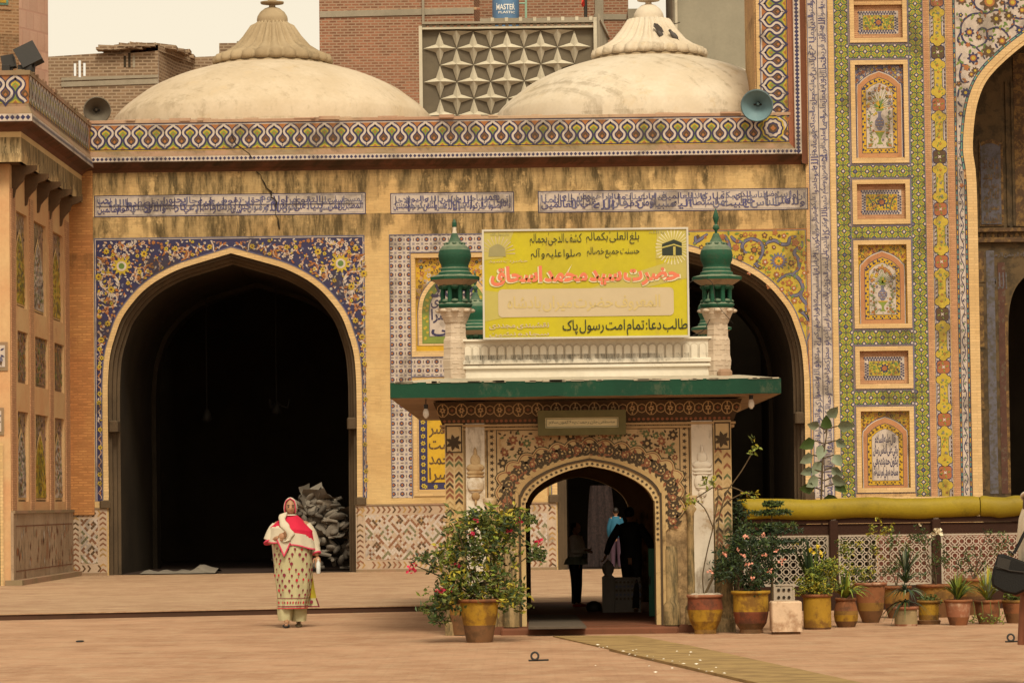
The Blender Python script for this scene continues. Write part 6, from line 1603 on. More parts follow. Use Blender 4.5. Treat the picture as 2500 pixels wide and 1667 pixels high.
sx0, sx1 = q0.x, q1.x; W_, H_ = sx1-sx0, st-sb
rot = .010       # the board hangs slightly out of level
def sfr(u, v, w): return (u, SY-w, v)
mb = MB(sfr); mb.rect(sx0, sb, sx1, st, sgr, -.06); mb.frame_((sx0, sb, sx1, st), .022, sgr, .018); mb.edge(rect_loop((sx0, sb, sx1, st)), .018, -.06, sgr); mb.edge(rect_loop((sx0+.022, sb+.022, sx1-.022, st-.022)), .018, 0, sgr); mb.build('frame', sg)
U = lambda a: sx0+a*W_
V = lambda b: st-b*H_
mb = MB(sfr); mb.rect(sx0+.02, sb+.02, sx1-.02, st-.02, yb, 0)
mb.clip = (sx0+.022, sb+.022, sx1-.022, st-.022)
mb.poly([(U(.0), V(.55)), (U(.2), V(.60)), (U(.5), V(.56)), (U(.75), V(.40)), (U(1), V(.26)), (U(1), V(.46)), (U(.8), V(.54)), (U(.6), V(.62)), (U(.0), V(.84))], yo, .002)
mb.poly([(U(0), V(0)), (U(.16), V(0)), (U(.10), V(.26)), (U(0), V(.28))], yo, .002); mb.poly([(U(.85), V(0)), (U(1), V(0)), (U(1), V(.28)), (U(.84), V(.28))], yo, .0035)
for cx, cz, n_, r0, r1 in ((.075, .22, 26, .03, .17), (.925, .18, 30, .04, .17)):
    for k in range(n_):
        a = math.pi*2*k/n_
        if cx < .5 and math.sin(a) < 0: continue
        mb.poly([(U(cx)+r0*math.cos(a)*2, V(cz)+r0*math.sin(a)*2), (U(cx)+r1*W_*.5*math.cos(a-.03), V(cz)+r1*W_*.5*math.sin(a-.03)), (U(cx)+r1*W_*.5*math.cos(a+.03), V(cz)+r1*W_*.5*math.sin(a+.03))], sw if cx > .5 else yt, .004)
gd = M('sign_dome', (.27, .24, .11), .2, .6)
mb.poly([(U(.03), V(.245)), (U(.035), V(.17)), (U(.055), V(.145)), (U(.075), V(.13)), (U(.095), V(.145)), (U(.11), V(.17)), (U(.115), V(.245))], gd, .006)
kx0, kx1 = U(.872), U(.968); mb.poly([(kx0, V(.15)), (kx0+.6*(kx1-kx0), V(.11)), (kx1, V(.14)), (kx1, V(.255)), (kx0, V(.255))], sink, .007); mb.poly([(kx0, V(.178)), (kx0+.6*(kx1-kx0), V(.150)), (kx1, V(.175)), (kx1, V(.186)), (kx0+.6*(kx1-kx0), V(.162)), (kx0, V(.19))], yo, .009); mb.rect(kx0+.56*(kx1-kx0), V(.255), kx0+.68*(kx1-kx0), V(.175), yo, .0105)
# beige box with rounded corners
rr = .05; bx = (U(.075), V(.80), U(.925), V(.545)); pts = []
for cx, cz, a0_ in ((bx[2]-rr, bx[3]-rr, 0), (bx[0]+rr, bx[3]-rr, 1), (bx[0]+rr, bx[1]+rr, 2), (bx[2]-rr, bx[1]+rr, 3)):
    pts += [(cx+rr*math.cos((a0_+k/4)*math.pi/2), cz+rr*math.sin((a0_+k/4)*math.pi/2)) for k in range(5)]
mb.poly(pts, yt, .006)
mb.clip = None
mb.build('panel', sg)
def LT(s, a, b, c, d, m_, w, bo=0.0, sp=.35):
    mb = MB(sfr); lettering(mb, s, (U(a), V(d), U(c), V(b)), m_, w, bo, space=sp); mb.build('lettering', sg)
LT('بلغ العلیٰ بکمالہٖ', .505, .03, .762, .145, sink, .010); LT('کشف الدجیٰ بجمالہٖ', .232, .035, .484, .15, sink, .010)
LT('حسنت جمیع خصالہٖ', .508, .17, .762, .27, sink, .010); LT('صلوا علیہ و آلہٖ', .236, .175, .478, .275, sink, .010)
LT('یا اللہ', .81, .025, .885, .06, gd, .010); LT('یا رسول اللہ', .04, .03, .13, .06, gd, .010)
LT('حضرت سید محمد اسحاق', .032, .325, .962, .535, sw, .0095, .075); LT('حضرت سید محمد اسحاق', .04, .335, .955, .525, sred, .0125, .042)
LT('المعروف حضرت میراں بادشاہ', .12, .61, .86, .755, sfa, .0095, .02)
LT('طالب دعا: تمام امت رسول پاک', .385, .83, .99, .975, sink, .010, .008, .3); LT('حضرت سید', .03, .275, .22, .31, yt, .0095)
LT('نقشبندی مجددی', .03, .85, .32, .91, yt, .0095, .02); LT('سجادہ نشین', .03, .93, .32, .98, yt, .0095, .02)
for px in (1260, 1560): x = at(px, 830, SY).x; mb = MB(); mb.box(x-.03, SY+.06, sb+.1, x+.03, SY+.11, st-.1, sgr); mb.build('bracket', sg)
# ------------------------------------------------------------------ fence, rolled cover, pots and plants on the right
YF = 19.4*KD
olive_m = wallmat('olive_tarpaulin', (.33, .235, .012), (.22, .155, .010), None, base_grime=.7, gamt=.5, gcol=(.06, .05, .01), gscale=(3, 2), rough=.55, bmp=.3)
fb_m = wallmat('fence_wood', (.085, .03, .017), (.05, .02, .012), (.07, 3), (.02, .01, .006), .12, .8, [], base_grime=.5, gamt=.5)
jal_m = wallmat('jali_stone', (.50, .42, .34), (.42, .35, .27), None, base_grime=.6, gamt=.5, gscale=(5, 5))
fen = empty('enclosure_fence', (at(2140, 1420, YF).x, YF, 0), 'dark wooden fence with white pierced stone panels behind the flower pots', 'fence')
fx = lambda p: at(p, 1350, YF).x; fz = lambda p: at(2140, p, YF).z
mb = MB(); mb.box(fx(1800), YF-.06, fz(1276), fx(2560), YF+.06, fz(1262), fb_m); mb.box(fx(1800), YF-.03, fz(1303), fx(2560), YF+.03, fz(1277), fb_m); mb.build('top_rail', fen)
mb = MB(); mb.box(fx(1800), YF-.04, 0, fx(2560), YF+.04, fz(1428), fb_m); mb.build('bottom_boards', fen)
for px in (1803, 2035, 2285, 2530):
    mb = MB(); mb.bbox(fx(px-11), YF-.10, 0, fx(px+11), YF+.08, fz(1268), fb_m, .015); p = mb.build('post', fen)
    mb = MB(); x = fx(px); mb.lathe((x, YF-.01, 0), [(.055, fz(1270)), (.065, fz(1266)), (.06, fz(1258)), (.02, fz(1255))], jal_m, 12); mb.build('post_cap', p)
for xa, xb in ((1814, 2024), (2046, 2274), (2296, 2519)):
    mb = MB(FACE(YF)); u0, u1, v0, v1 = fx(xa), fx(xb), fz(1428), fz(1303); mb.frame_((u0, v0, u1, v1), .03, jal_m, .02); mb.clip = (u0+.02, v0+.02, u1-.02, v1-.02)
    p = .098; ni = int((u1-u0)/p)+2; nj = int((v1-v0)/p)+2
    for i in range(ni):
        for j in range(nj):
            x, y = u0+i*p, v0+j*p
            R8 = [(x+.040*math.cos(k*math.pi/4), y+.040*math.sin(k*math.pi/4)) for k in range(8)]
            mb.ribbon(R8, .015, jal_m, .012, closed=True)
            for dx, dy in ((1, 0), (0, 1), (1, 1), (1, -1)):
                l = math.hypot(dx, dy); a = (x+.038*dx/l, y+.038*dy/l); b = (x+(p-.038/l*1)*dx if l == 1 else x+p*dx-.038*dx/l, y+p*dy-.038*dy/l)
                if l == 1 or (i+j) % 2: mb.ribbon([a, b], .013, jal_m, .008)
    mb.build('pierced_panel', fen)
mb = MB(FACE(YF+.5)); mb.rect(fx(1795), 0, fx(2150), fz(1290), dark_m, 0); mb.build('shade_sheet', fen)  # added dark sheet, stands in for the shade seen through the pierced panels
mb = MB(); x = fx(1905); mb.fr = FACE(YF-.5)
mb.frame_((fx(1881), fz(1462), fx(1932), fz(1420)), .025, jal_m, .0); 
for i in range(3):
    for z in (fz(1452), fz(1434)): mb.ngon(fx(1893)+i*.07, z, .022, 8, dark_m, .004)
mb.rect(fx(1883), fz(1461), fx(1930), fz(1422), jal_m, -.01)
o = mb.build('low_jali_panel', label='small grey pierced panel low behind the pale stone planter', cat='panel')
pinkc = wallmat('pink_cloth', (.60, .22, .17), (.55, .30, .20), None, base_grime=.2)
mb = MB(); L = []
for k in range(2):
    L.append([(fx(2150)+i*.06, YF+.42+.05*math.sin(i*1.1)+.03*math.sin(i*2.7), fz(1432) if k == 0 else fz(1306)) for i in range(int((fx(2560)-fx(2150))/.06))])
mb.loft(L, pinkc, False, True); mb.build('pink_cloth', label='pink cloth hanging behind the pierced panels at the right', cat='cloth')
for k, (xa, xb) in enumerate(((1798, 2391), (2393, 2600))):
    mb = MB(); rr = S(25, YF); zc = fz(1240); xa_, xb_ = fx(xa), fx(xb); n = 24; loops = []
    m_n = 40
    for i in range(m_n+1):
        x = xa_+(xb_-xa_)*i/m_n; q = 1 if 0 < i < m_n else .93
        sl = (lambda zz: .38*max(0, (rr-zz)/(2*rr))*(1 if k == 0 and i == 0 else 0))
        loops.append([(x+sl(rr*q*math.sin(t)), YF-.05+.8*rr*q*math.cos(t), zc+rr*q*math.sin(t)*(1+.02*math.sin(i*.9))+.012*math.sin(i*.37+k)) for t in [2*math.pi*j/n for j in range(n)]])
    mb.loft(loops, olive_m, True, True); mb.face(loops[0][::-1], olive_m); mb.face(loops[-1], olive_m)
    o = mb.build('rolled_cover', label=('long olive yellow rolled cover lying along the fence top' if k == 0 else 'shorter olive yellow rolled cover at the right end of the fence top'), cat='rolled tarp', group='olive rolled covers on the fence')
# ---- pots
def pm(n, c, c2, rough=.8, amt=.5): return M(n, c, .3, rough, 7, .2, c2, amt, 5)
py_ = pm('pot_yellow', (.33, .18, .014), (.17, .08, .012)); pr_ = pm('pot_red', (.17, .045, .018), (.09, .03, .014)); pt_ = pm('terracotta', (.23, .085, .032), (.12, .05, .022)); po_ = pm('pot_ochre', (.23, .115, .022), (.11, .055, .014))
pg_ = pm('pot_grey', (.28, .20, .10), (.20, .14, .07)); pw_ = pm('pot_chalk', (.46, .30, .20), (.26, .10, .05), amt=1.0); ps_ = pm('stone_block', (.56, .40, .27), (.36, .22, .13)); pbk_ = pm('pot_brown', (.16, .075, .03), (.10, .05, .02)); soil = M('soil', (.05, .032, .018), .4, .95, 20)
def pot(label, cx, by, prof, n=28, scal=0, group='potted plants by the fence', rimm=None):
    """prof: [(half width px, py, material)] from rim down to the foot"""
    p = atZ(cx, by, 0); t = empty('potted_plant', (p.x, p.y, 0), label, 'potted plant', group); s = p.y/F
    mb = MB()
    for (r0, y0, m0), (r1, y1, m1) in zip(prof, prof[1:]):
        mb.lathe((p.x, p.y, 0), [(r0*s, max(0, (by-y0)*s)), (r1*s, max(0, (by-y1)*s))], m1, n, True, cap=False)
    b = mb.build('pot', t)
    mb = MB(); r, y, m0 = prof[0]; z = (by-y)*s; rm = rimm or m0
    mb.lathe((p.x, p.y, 0), [(r*s*.9, z-.02), (r*s*1.03, z-.025), (r*s*1.07, z-.005), (r*s*1.04, z+.012), (r*s*.92, z+.01), (r*s*.88, z-.05)], rm, 40 if scal else n, True, scal, .08 if scal else 0, cap=False); mb.build('rim', b)
    mb = MB(); mb.ngon(p.x, p.y, r*s*.9, 20, soil); mb.v = [(a, b_, z-.035) for a, b_, c in mb.v]; mb.build('soil', t)
    t['z'] = z; return t, p, s, z
lg = [M('leaf_%s' % n, c, .3, .55, 20, spec=.35) for n, c in (('dark', (.022, .040, .012)), ('mid', (.05, .085, .018)), ('olive', (.10, .12, .025)), ('lime', (.20, .24, .03)), ('yellow', (.36, .30, .03)), ('blue', (.035, .055, .035)), ('grey', (.20, .23, .15)))]
LD, LM, LO, LL, LY, LB, LG = lg
stem_m = M('stem', (.09, .06, .03), .3, .9, 20); pinkf = M('petal_pink', (.65, .28, .20), .2, .6, 20); magf = M('petal_magenta', (.55, .03, .08), .25, .6, 20); whf = M('petal_white', (.70, .62, .45), .1, .6, 20); yelf = M('petal_yellow', (.60, .42, .02), .2, .6, 20)
def leaf3(mb, p, l, wd, m, up=.3):
    d = Vector((rnd.gauss(0, 1), rnd.gauss(0, 1), rnd.gauss(up, .7))).normalized(); s = d.cross(Vector((rnd.gauss(0, 1), rnd.gauss(0, 1), rnd.gauss(0, 1)))).normalized(); nn = d.cross(s)
    p = Vector(p); mid = p+d*l*.5+nn*l*.1
    mb.mesh([p, mid+s*wd*.5, p+d*l-nn*l*.08, mid-s*wd*.5], [(0, 1, 2, 3)], m)
def bush(mb, blobs, n, l, mats, dens=None):
    """blobs: (centre, rx, ry, rz) ; leaves crowd into twigs so that gaps show between"""
    for _ in range(n):
        c, rx, ry, rz = rnd.choice(blobs)
        a, b, k = rnd.gauss(0, .55), rnd.gauss(0, .55), rnd.gauss(0, .55)
        tip = Vector((c[0]+rx*a, c[1]+ry*b, c[2]+rz*k)); m = rnd.choice(mats); dv = Vector((rnd.gauss(0, 1), rnd.gauss(0, 1), rnd.gauss(.4, .8))).normalized()
        for q in range(5): leaf3(mb, tip+dv*q*l*.35, l*rnd.uniform(.5, 1.45), l*rnd.uniform(.35, .6), m if rnd.random() < .75 else rnd.choice(mats))
def blooms(mb, pts, r, m):
    for p in pts:
        for k in range(6): leaf3(mb, Vector(p)+Vector((rnd.gauss(0, r*.25), rnd.gauss(0, r*.25), rnd.gauss(0, r*.25))), r, r*.8, m)
def stems(mb, base, tips, r=.008):
    for t in tips:
        b, t = Vector(base), Vector(t); m = (b+t)/2+Vector((rnd.gauss(0, .04), rnd.gauss(0, .03), .03)); mb.tube([tuple(x) for x in spline([b, m, t], 4)], [r*(1-.07*i) for i in range(9)], stem_m, 5)
def pp(px, py, Y): return at(px, py, Y)
def fountain(mb, c, n, L, wd, mats, spread=1.0, droop=.6, upr=.6):
    for k in range(n):
        a = rnd.random()*6.283; e = rnd.uniform(.15, 1)*spread; l = L*rnd.uniform(.7, 1.1); pts = []
        for i in range(6):
            t = i/5; pts.append(Vector(c)+Vector((math.cos(a)*l*e*t, math.sin(a)*l*e*t, l*(upr*t*1.6-droop*e*t*t*1.3))))
        sd = Vector((-math.sin(a), math.cos(a), .2)).normalized(); vs_ = []
        for i, p in enumerate(pts):
            h = wd*(1-(i/5)**2)*.5+.001; vs_ += [p-sd*h, p+sd*h]
        mb.mesh(vs_, [(2*i, 2*i+1, 2*i+3, 2*i+2) for i in range(5)], rnd.choice(mats))
# A: bougainvillea in the big ochre pot before the shrine
t, p, s, z = pot('large ochre flower pot with a bushy bougainvillea in front of the shrine', 1171, 1567, [(50, 1464, py_), (47, 1470, pt_), (44, 1500, py_), (39, 1525, py_), (33, 1560, pbk_), (31, 1567, pbk_)], rimm=pt_, group=None)
Y = p.y; mb = MB(); B_ = lambda x, y, rx, ry, dy=0: (pp(x, y, Y+dy), rx*s, .30, ry*s)
bl = [B_(1170, 1400, 70, 60), B_(1120, 1420, 50, 50), B_(1210, 1350, 50, 50), B_(1150, 1330, 60, 45), B_(1240, 1280, 32, 30), B_(1190, 1290, 50, 35), B_(1100, 1370, 35, 45), B_(1160, 1270, 45, 28), B_(1200, 1450, 70, 28), B_(1090, 1460, 38, 26), B_(1250, 1460, 30, 22)]
bush(mb, bl, 720, .072, [LD, LM, LO, LO, LO, LL, LY]); bush(mb, [B_(1298, 1340, 22, 16), B_(1310, 1355, 18, 14), B_(1050, 1495, 18, 12), B_(1070, 1508, 16, 12), B_(1035, 1365, 12, 14), B_(1290, 1270, 16, 10), B_(1080, 1445, 22, 12)], 120, .06, [LD, LM, LO]); mb.build('foliage', t)
mb = MB(); stems(mb, (p.x, Y, z), [pp(x, y, Y+rnd.uniform(-.2, .2)) for x, y in ((1240, 1230), (1310, 1340), (1120, 1300), (1160, 1260), (1035, 1370), (1060, 1490), (1260, 1290), (1015, 1380))], .012)
mb.tube([pp(1228, 1300, Y), pp(1240, 1240, Y), pp(1236, 1200, Y+.1)], .01, stem_m); mb.build('stem', t)
mb = MB(); blooms(mb, [pp(x+rnd.uniform(-5, 5), y+rnd.uniform(-5, 5), Y-.25+rnd.uniform(0, .2)) for x, y in ((1160, 1268), (1164, 1276), (1115, 1372), (1248, 1292), (1270, 1275), (1000, 1388), (1006, 1380), (1012, 1392), (1072, 1438), (1080, 1448), (1320, 1320), (1310, 1328), (1150, 1300), (1108, 1440))], .05, magf); mb.build('blossom', t)
t, p, s, z = pot('ochre pot half hidden behind the large bougainvillea pot', 1126, 1550, [(30, 1466, po_), (28, 1500, po_), (24, 1548, pbk_)], group=None)
mb = MB(); bush(mb, [(pp(1115, 1452, p.y), .1, .1, .1)], 30, .06, [LM, LO]); mb.build('foliage', t)
# B: bare stems
t, p, s, z = pot('red and yellow urn with almost leafless stems beside the shrine', 1722, 1546, [(42, 1453, pr_), (41, 1462, pr_), (44, 1487, pr_), (43, 1490, py_), (38, 1515, py_), (27, 1536, py_), (27, 1546, po_)], rimm=pw_)
Y = p.y; mb = MB()
for pts in ([(1718, 1450), (1716, 1400), (1730, 1330), (1742, 1280), (1752, 1190), (1700, 1215)], [(1722, 1450), (1742, 1400), (1752, 1320), (1758, 1250), (1790, 1215), (1830, 1200)], [(1758, 1250), (1775, 1200), (1810, 1150), (1845, 1090)], [(1742, 1290), (1720, 1240), (1690, 1215)], [(1752, 1195), (1790, 1190), (1830, 1210)]):
    mb.tube([tuple(x) for x in spline([pp(x, y, Y+.05) for x, y in pts], 3)], .0075, stem_m, 5)
mb.tube([pp(1720, 1452, Y), pp(1738, 1415, Y), pp(1745, 1385, Y)], .016, stem_m, 6); mb.build('stem', t)
mb = MB(); bush(mb, [(pp(1842, 1090, Y), .05, .05, .10), (pp(1836, 1205, Y), .07, .06, .05), (pp(1730, 1180, Y), .05, .05, .04), (pp(1690, 1225, Y), .05, .05, .04)], 26, .06, [LL, LO, LY]); mb.build('foliage', t)
mb = MB(); 
for k in range(7): mb.ell(Vector((p.x, Y, z))+Vector((rnd.uniform(-.15, .15), rnd.uniform(-.15, 0), .0)), .06, .05, .03, whw, 8, 5)
mb.build('pale_stones', t)
# C: rose bush
t, p, s, z = pot('tall yellow and brown urn with a dark rose bush full of pink roses', 1834, 1545, [(46, 1444, py_), (43, 1452, py_), (43, 1492, py_), (43, 1495, pr_), (38, 1520, pr_), (28, 1535, pbk_), (29, 1545, pbk_)])
Y = p.y; mb = MB(); bush(mb, [(pp(x, y, Y+.1), rx*s, .28, ry*s) for x, y, rx, ry in ((1830, 1370, 50, 45), (1790, 1370, 30, 40), (1870, 1340, 30, 40), (1815, 1330, 35, 30), (1770, 1390, 25, 35), (1860, 1400, 35, 35), (1835, 1425, 20, 25))], 640, .05, [LD, LD, LD, LM, LB]); mb.build('foliage', t)
mb = MB(); stems(mb, (p.x, Y, z), [pp(x, y, Y) for x, y in ((1790, 1340), (1870, 1330), (1830, 1310), (1845, 1400), (1880, 1390))]); mb.build('stem', t)
mb = MB(); blooms(mb, [pp(x, y, Y-.3) for x, y in ((1820, 1310), (1814, 1357), (1867, 1354), (1822, 1377), (1828, 1377), (1910, 1366), (1906, 1372), (1835, 1412), (1800, 1342), (1878, 1392), (1735, 1396), (1770, 1352), (1894, 1344), (1865, 1305))], .035, pinkf); mb.build('blossom', t)
# D: pale stone planter with the little araucaria
t = empty('potted_plant', atZ(1922, 1548, 0), 'square pale stone planter with a small tiered conifer', 'potted plant', 'potted plants by the fence'); p = atZ(1922, 1548, 0); s = p.y/F; Y = p.y+.2
mb = MB(); mb.bbox(p.x-37*s, Y-.2, .03, p.x+37*s, Y+.18, 80*s, ps_, .015); mb.bbox(p.x-33*s, Y-.17, 0, p.x+33*s, Y+.15, .03, pbk_, .005); mb.build('pot', t)
mb = MB(); tx, tz = pp(1884, 1240, Y+.6), 1
base = Vector((pp(1884, 1400, Y+.6).x, Y+.6, 80*s)); mb.tube([base, pp(1884, 1225, Y+.6)], [.018, .006], stem_m, 6); mb.build('stem', t)
mb = MB()
for ty, half in ((1230, 24), (1250, 58), (1282, 62), (1296, 80), (1322, 100), (1345, 70)):
    c = pp(1884, ty, Y+.6)
    for k in range(7):
        a = k*.9+rnd.random()*.4; L_ = half*s*(.75+.3*rnd.random())
        for q in range(26):
            d = L_*(q+1)/26; pt = c+Vector((math.cos(a)*d, math.sin(a)*d*.9, -.10*d+.12*d*d/L_)); 
            for _ in range(3): leaf3(mb, pt, .055, .02, rnd.choice((LD, LD, LM, LO) if ty < 1290 else (LD, LD, LB, LD)), .15)
mb.build('foliage', t)
# E: yellow cylinder with lime bush and fern
t, p, s, z = pot('plain yellow cylinder pot with a lime green bush and fern fronds', 1996, 1535, [(36, 1452, py_), (34, 1458, po_), (34, 1470, py_), (34, 1530, py_), (32, 1535, pbk_)], rimm=pt_); Y = p.y
mb = MB(); bush(mb, [(pp(x, y, Y), rx*s, .2, ry*s) for x, y, rx, ry in ((2000, 1410, 40, 26), (1975, 1430, 30, 20), (2025, 1390, 26, 22), (2010, 1435, 30, 14))], 400, .042, [LO, LL, LL, LY, LM]); fountain(mb, pp(1985, 1450, Y+.15), 34, .72, .05, [LM, LM, LO, LD], .55, .35, .62)
blooms(mb, [pp(x, y, Y+.1) for x, y in ((1980, 1345), (2000, 1340), (2008, 1352), (1942, 1330))], .06, yelf); mb.build('foliage', t)
t, p, s, z = pot('round bellied orange pot with arching striped grass leaves', 2066, 1530, [(25, 1461, pt_), (24, 1468, pt_), (29, 1490, pt_), (30, 1500, po_), (28, 1515, py_), (21, 1530, pbk_)]); mb = MB(); fountain(mb, (p.x, p.y, z), 60, .34, .032, [LL, LL, LY, LM], 1.2, .75, .75); mb.build('foliage', t)
t, p, s, z = pot('big weathered brown jar with a scalloped pale rim', 2126, 1519, [(38, 1424, pbk_), (36, 1432, pbk_), (33, 1470, pt_), (31, 1490, po_), (20, 1519, pbk_)], scal=24, rimm=pw_); Y = p.y
mb = MB(); bush(mb, [(pp(2075, 1395, Y), .14, .15, .14), (pp(2110, 1405, Y), .10, .15, .08), (pp(2060, 1340, Y), .08, .1, .1)], 110, .04, [LO, LL, LY, LM]); mb.build('foliage', t)
mb = MB(); stems(mb, (p.x, Y, z), [pp(x, y, Y+.1) for x, y in ((2135, 1290), (2170, 1300), (2150, 1330), (2105, 1310), (2200, 1340), (2120, 1360), (2085, 1380))], .007); bush(mb, [(pp(x, y, Y+.1), .05, .08, .09) for x, y in ((2135, 1285), (2128, 1300), (2158, 1298), (2170, 1290), (2130, 1340), (2100, 1330), (2145, 1360))], 46, .045, [LY, LO, LL, LY]); mb.build('flower_spikes', t)
t, p, s, z = pot('grey cylinder pot with a dark spiky yucca', 2212, 1527, [(30, 1482, pg_), (28, 1487, pg_), (28, 1522, pg_), (27, 1527, pw_)], rimm=pw_); mb = MB()
for k in range(4): fountain(mb, pp(2211, 1470-k*24, p.y), 44, .34, .024, [LB, LD, LB, LG, LM], 1.35-.16*k, .75-.15*k, .22+.14*k)
mb.build('foliage', t)
t, p, s, z = pot('yellow cylinder pot on a brown saucer with low weeds', 2268, 1523, [(27, 1467, po_), (25, 1472, py_), (25, 1500, py_), (24, 1512, po_), (29, 1514, pbk_), (27, 1523, pbk_)]); mb = MB(); bush(mb, [((p.x, p.y, z+.02), .10, .1, .03)], 40, .04, [LO, LM]); mb.build('foliage', t)
t, p, s, z = pot('chalk stained terracotta pot with spider plant, left of the pair at the right', 2340, 1525, [(33, 1465, pt_), (31, 1476, pw_), (27, 1505, pw_), (21, 1525, pt_)]); mb = MB(); fountain(mb, (p.x, p.y, z), 80, .34, .028, [LL, LO, LM, LL], 1.1, .7, .8); mb.build('foliage', t)
t, p, s, z = pot('plain terracotta pot with pale spider plant and trailing runners', 2412, 1522, [(33, 1466, pt_), (31, 1476, pt_), (27, 1505, pt_), (22, 1522, pbk_)]); mb = MB(); fountain(mb, (p.x, p.y, z), 90, .36, .028, [LL, LY, LG, LL], 1.1, .7, .85)
for k in range(4): c = Vector((p.x+.1*(k-2), p.y-.22, z)); mb.tube([c, c+Vector((.01, -.03, -.12)), c+Vector((0, -.03, -.25))], .004, LO, 4); bush(mb, [(c+Vector((0, -.03, -.22)), .03, .02, .04)], 6, .04, [LL, LO])
mb.build('foliage', t)
t, p, s, z = pot('peeling orange pot at the right edge of the row', 2484, 1520, [(37, 1466, po_), (36, 1474, pw_), (32, 1496, pt_), (25, 1520, pbk_)]); mb = MB(); bush(mb, [((p.x, p.y, z+.05), .16, .12, .06)], 70, .05, [LO, LM, LL]); mb.build('foliage', t)
for cx, by, rim, half, lab in ((2190, 1508, 1432, 34, 'ochre jar with wavy rim standing behind the yucca'), (2287, 1506, 1428, 46, 'wide ochre jar with wavy rim behind the yellow cylinder pot'), (2378, 1500, 1414, 47, 'tallest wide ochre jar with wavy rim behind the spider plants')):
    t, p, s, z = pot(lab, cx, by, [(half, rim, po_), (half*.93, rim+9, po_), (half*.9, rim+40, po_), (half*.6, by, pbk_)], scal=22, rimm=pt_); Y = p.y; mb = MB()
    tips = {2190: [(2180, 1310), (2215, 1330), (2230, 1300)], 2287: [(2288, 1300), (2262, 1310), (2300, 1330), (2275, 1350), (2310, 1360), (2250, 1290)], 2378: [(2410, 1290), (2440, 1300), (2375, 1330), (2352, 1350), (2430, 1330), (2460, 1320)]}[cx]
    stems(mb, (p.x, Y, z), [pp(a, b, Y) for a, b in tips], .008); mb.build('stem', t)
    mb = MB(); bush(mb, [(pp(a, b+14, Y), .09, .12, .10) for a, b in tips]+[(pp(cx-20, 1395, Y), .14, .1, .08), (pp(cx+15, 1375, Y), .12, .1, .10)], 70, .045, [LD, LM, LO, LM]); mb.build('foliage', t)
    if cx == 2287: mb = MB(); blooms(mb, [pp(2290, 1299, Y-.1)]*3, .06, whf); blooms(mb, [pp(2246, 1283, Y-.1), pp(2272, 1303, Y-.1), pp(2276, 1316, Y)], .035, whf); mb.build('blossom', t)
# dark creeper between shrine and fence
def groundplant(label, px, Y, mk, name='shrub', cat='plant'):
    t = empty(name, (at(px, 1400, Y).x, Y, 0), label, cat); mk(t, Y); return t
def creeper(t, Y):
    mb = MB(); bush(mb, [(pp(x, y, Y), .07, .15, .16) for x, y in ((1800, 1270), (1806, 1300), (1800, 1340), (1796, 1390), (1770, 1420), (1750, 1400), (1806, 1250))], 240, .06, [LD, LD, LB, LM]); mb.build('foliage', t)
    mb = MB(); stems(mb, (at(1795, 1400, Y).x, Y, 0), [pp(1800, 1250, Y), pp(1760, 1390, Y)], .012); mb.build('stem', t)
groundplant('dark leafy creeper climbing between the shrine and the fence', 1795, 18.6*KD, creeper)
def sapling(t, Y):
    mb = MB(); mb.tube([(at(2006, 1215, Y).x, Y, 0), pp(2005, 1215, Y), pp(2008, 1130, Y), pp(2018, 1060, Y), pp(2022, 1015, Y)], [.02, .018, .015, .01, .005], stem_m, 6); mb.build('trunk', t)
    mb = MB()
    for px, py, a in ((2022, 1020, 1.0), (2000, 1040, 2.8), (2044, 1040, .2), (1990, 1075, 3.4), (2040, 1075, -.4), (2008, 1085, -1.9), (2035, 1110, -.9), (1985, 1110, 3.5), (2003, 1125, -2.2), (2030, 1140, -.6), (1985, 1145, 3.3), (2030, 1165, -.3), (1998, 1165, 3.6), (2038, 1180, -.5), (1990, 1190, 3.0), (2018, 1050, 1.6), (2012, 1215, .1)):
        c = pp(px, py, Y); l = rnd.uniform(.20, .28); d = Vector((math.cos(a)*.8, rnd.uniform(-.6, -.1), math.sin(a)*.8-.15)).normalized(); sd = d.cross(Vector((rnd.uniform(-.3, .3), 1, .5))).normalized(); nn = d.cross(sd); m = rnd.choice((LG, LG, LG, LM))
        P = [c, c+d*l*.3+sd*l*.36+nn*.02, c+d*l*.65+sd*l*.26, c+d*l, c+d*l*.65-sd*l*.26, c+d*l*.3-sd*l*.36+nn*.02, c+d*l*.4-nn*.03]
        mb.mesh(P, [(0, 1, 6), (1, 2, 6), (2, 3, 6), (3, 4, 6), (4, 5, 6), (5, 0, 6)], m, True); mb.tube([pp(2012, py+8, Y), c], .010, stem_m, 4)
    mb.build('foliage', t)
groundplant('slim sapling with broad grey green leaves rising behind the olive cover', 2006, 21*KD, sapling, 'sapling', 'tree')
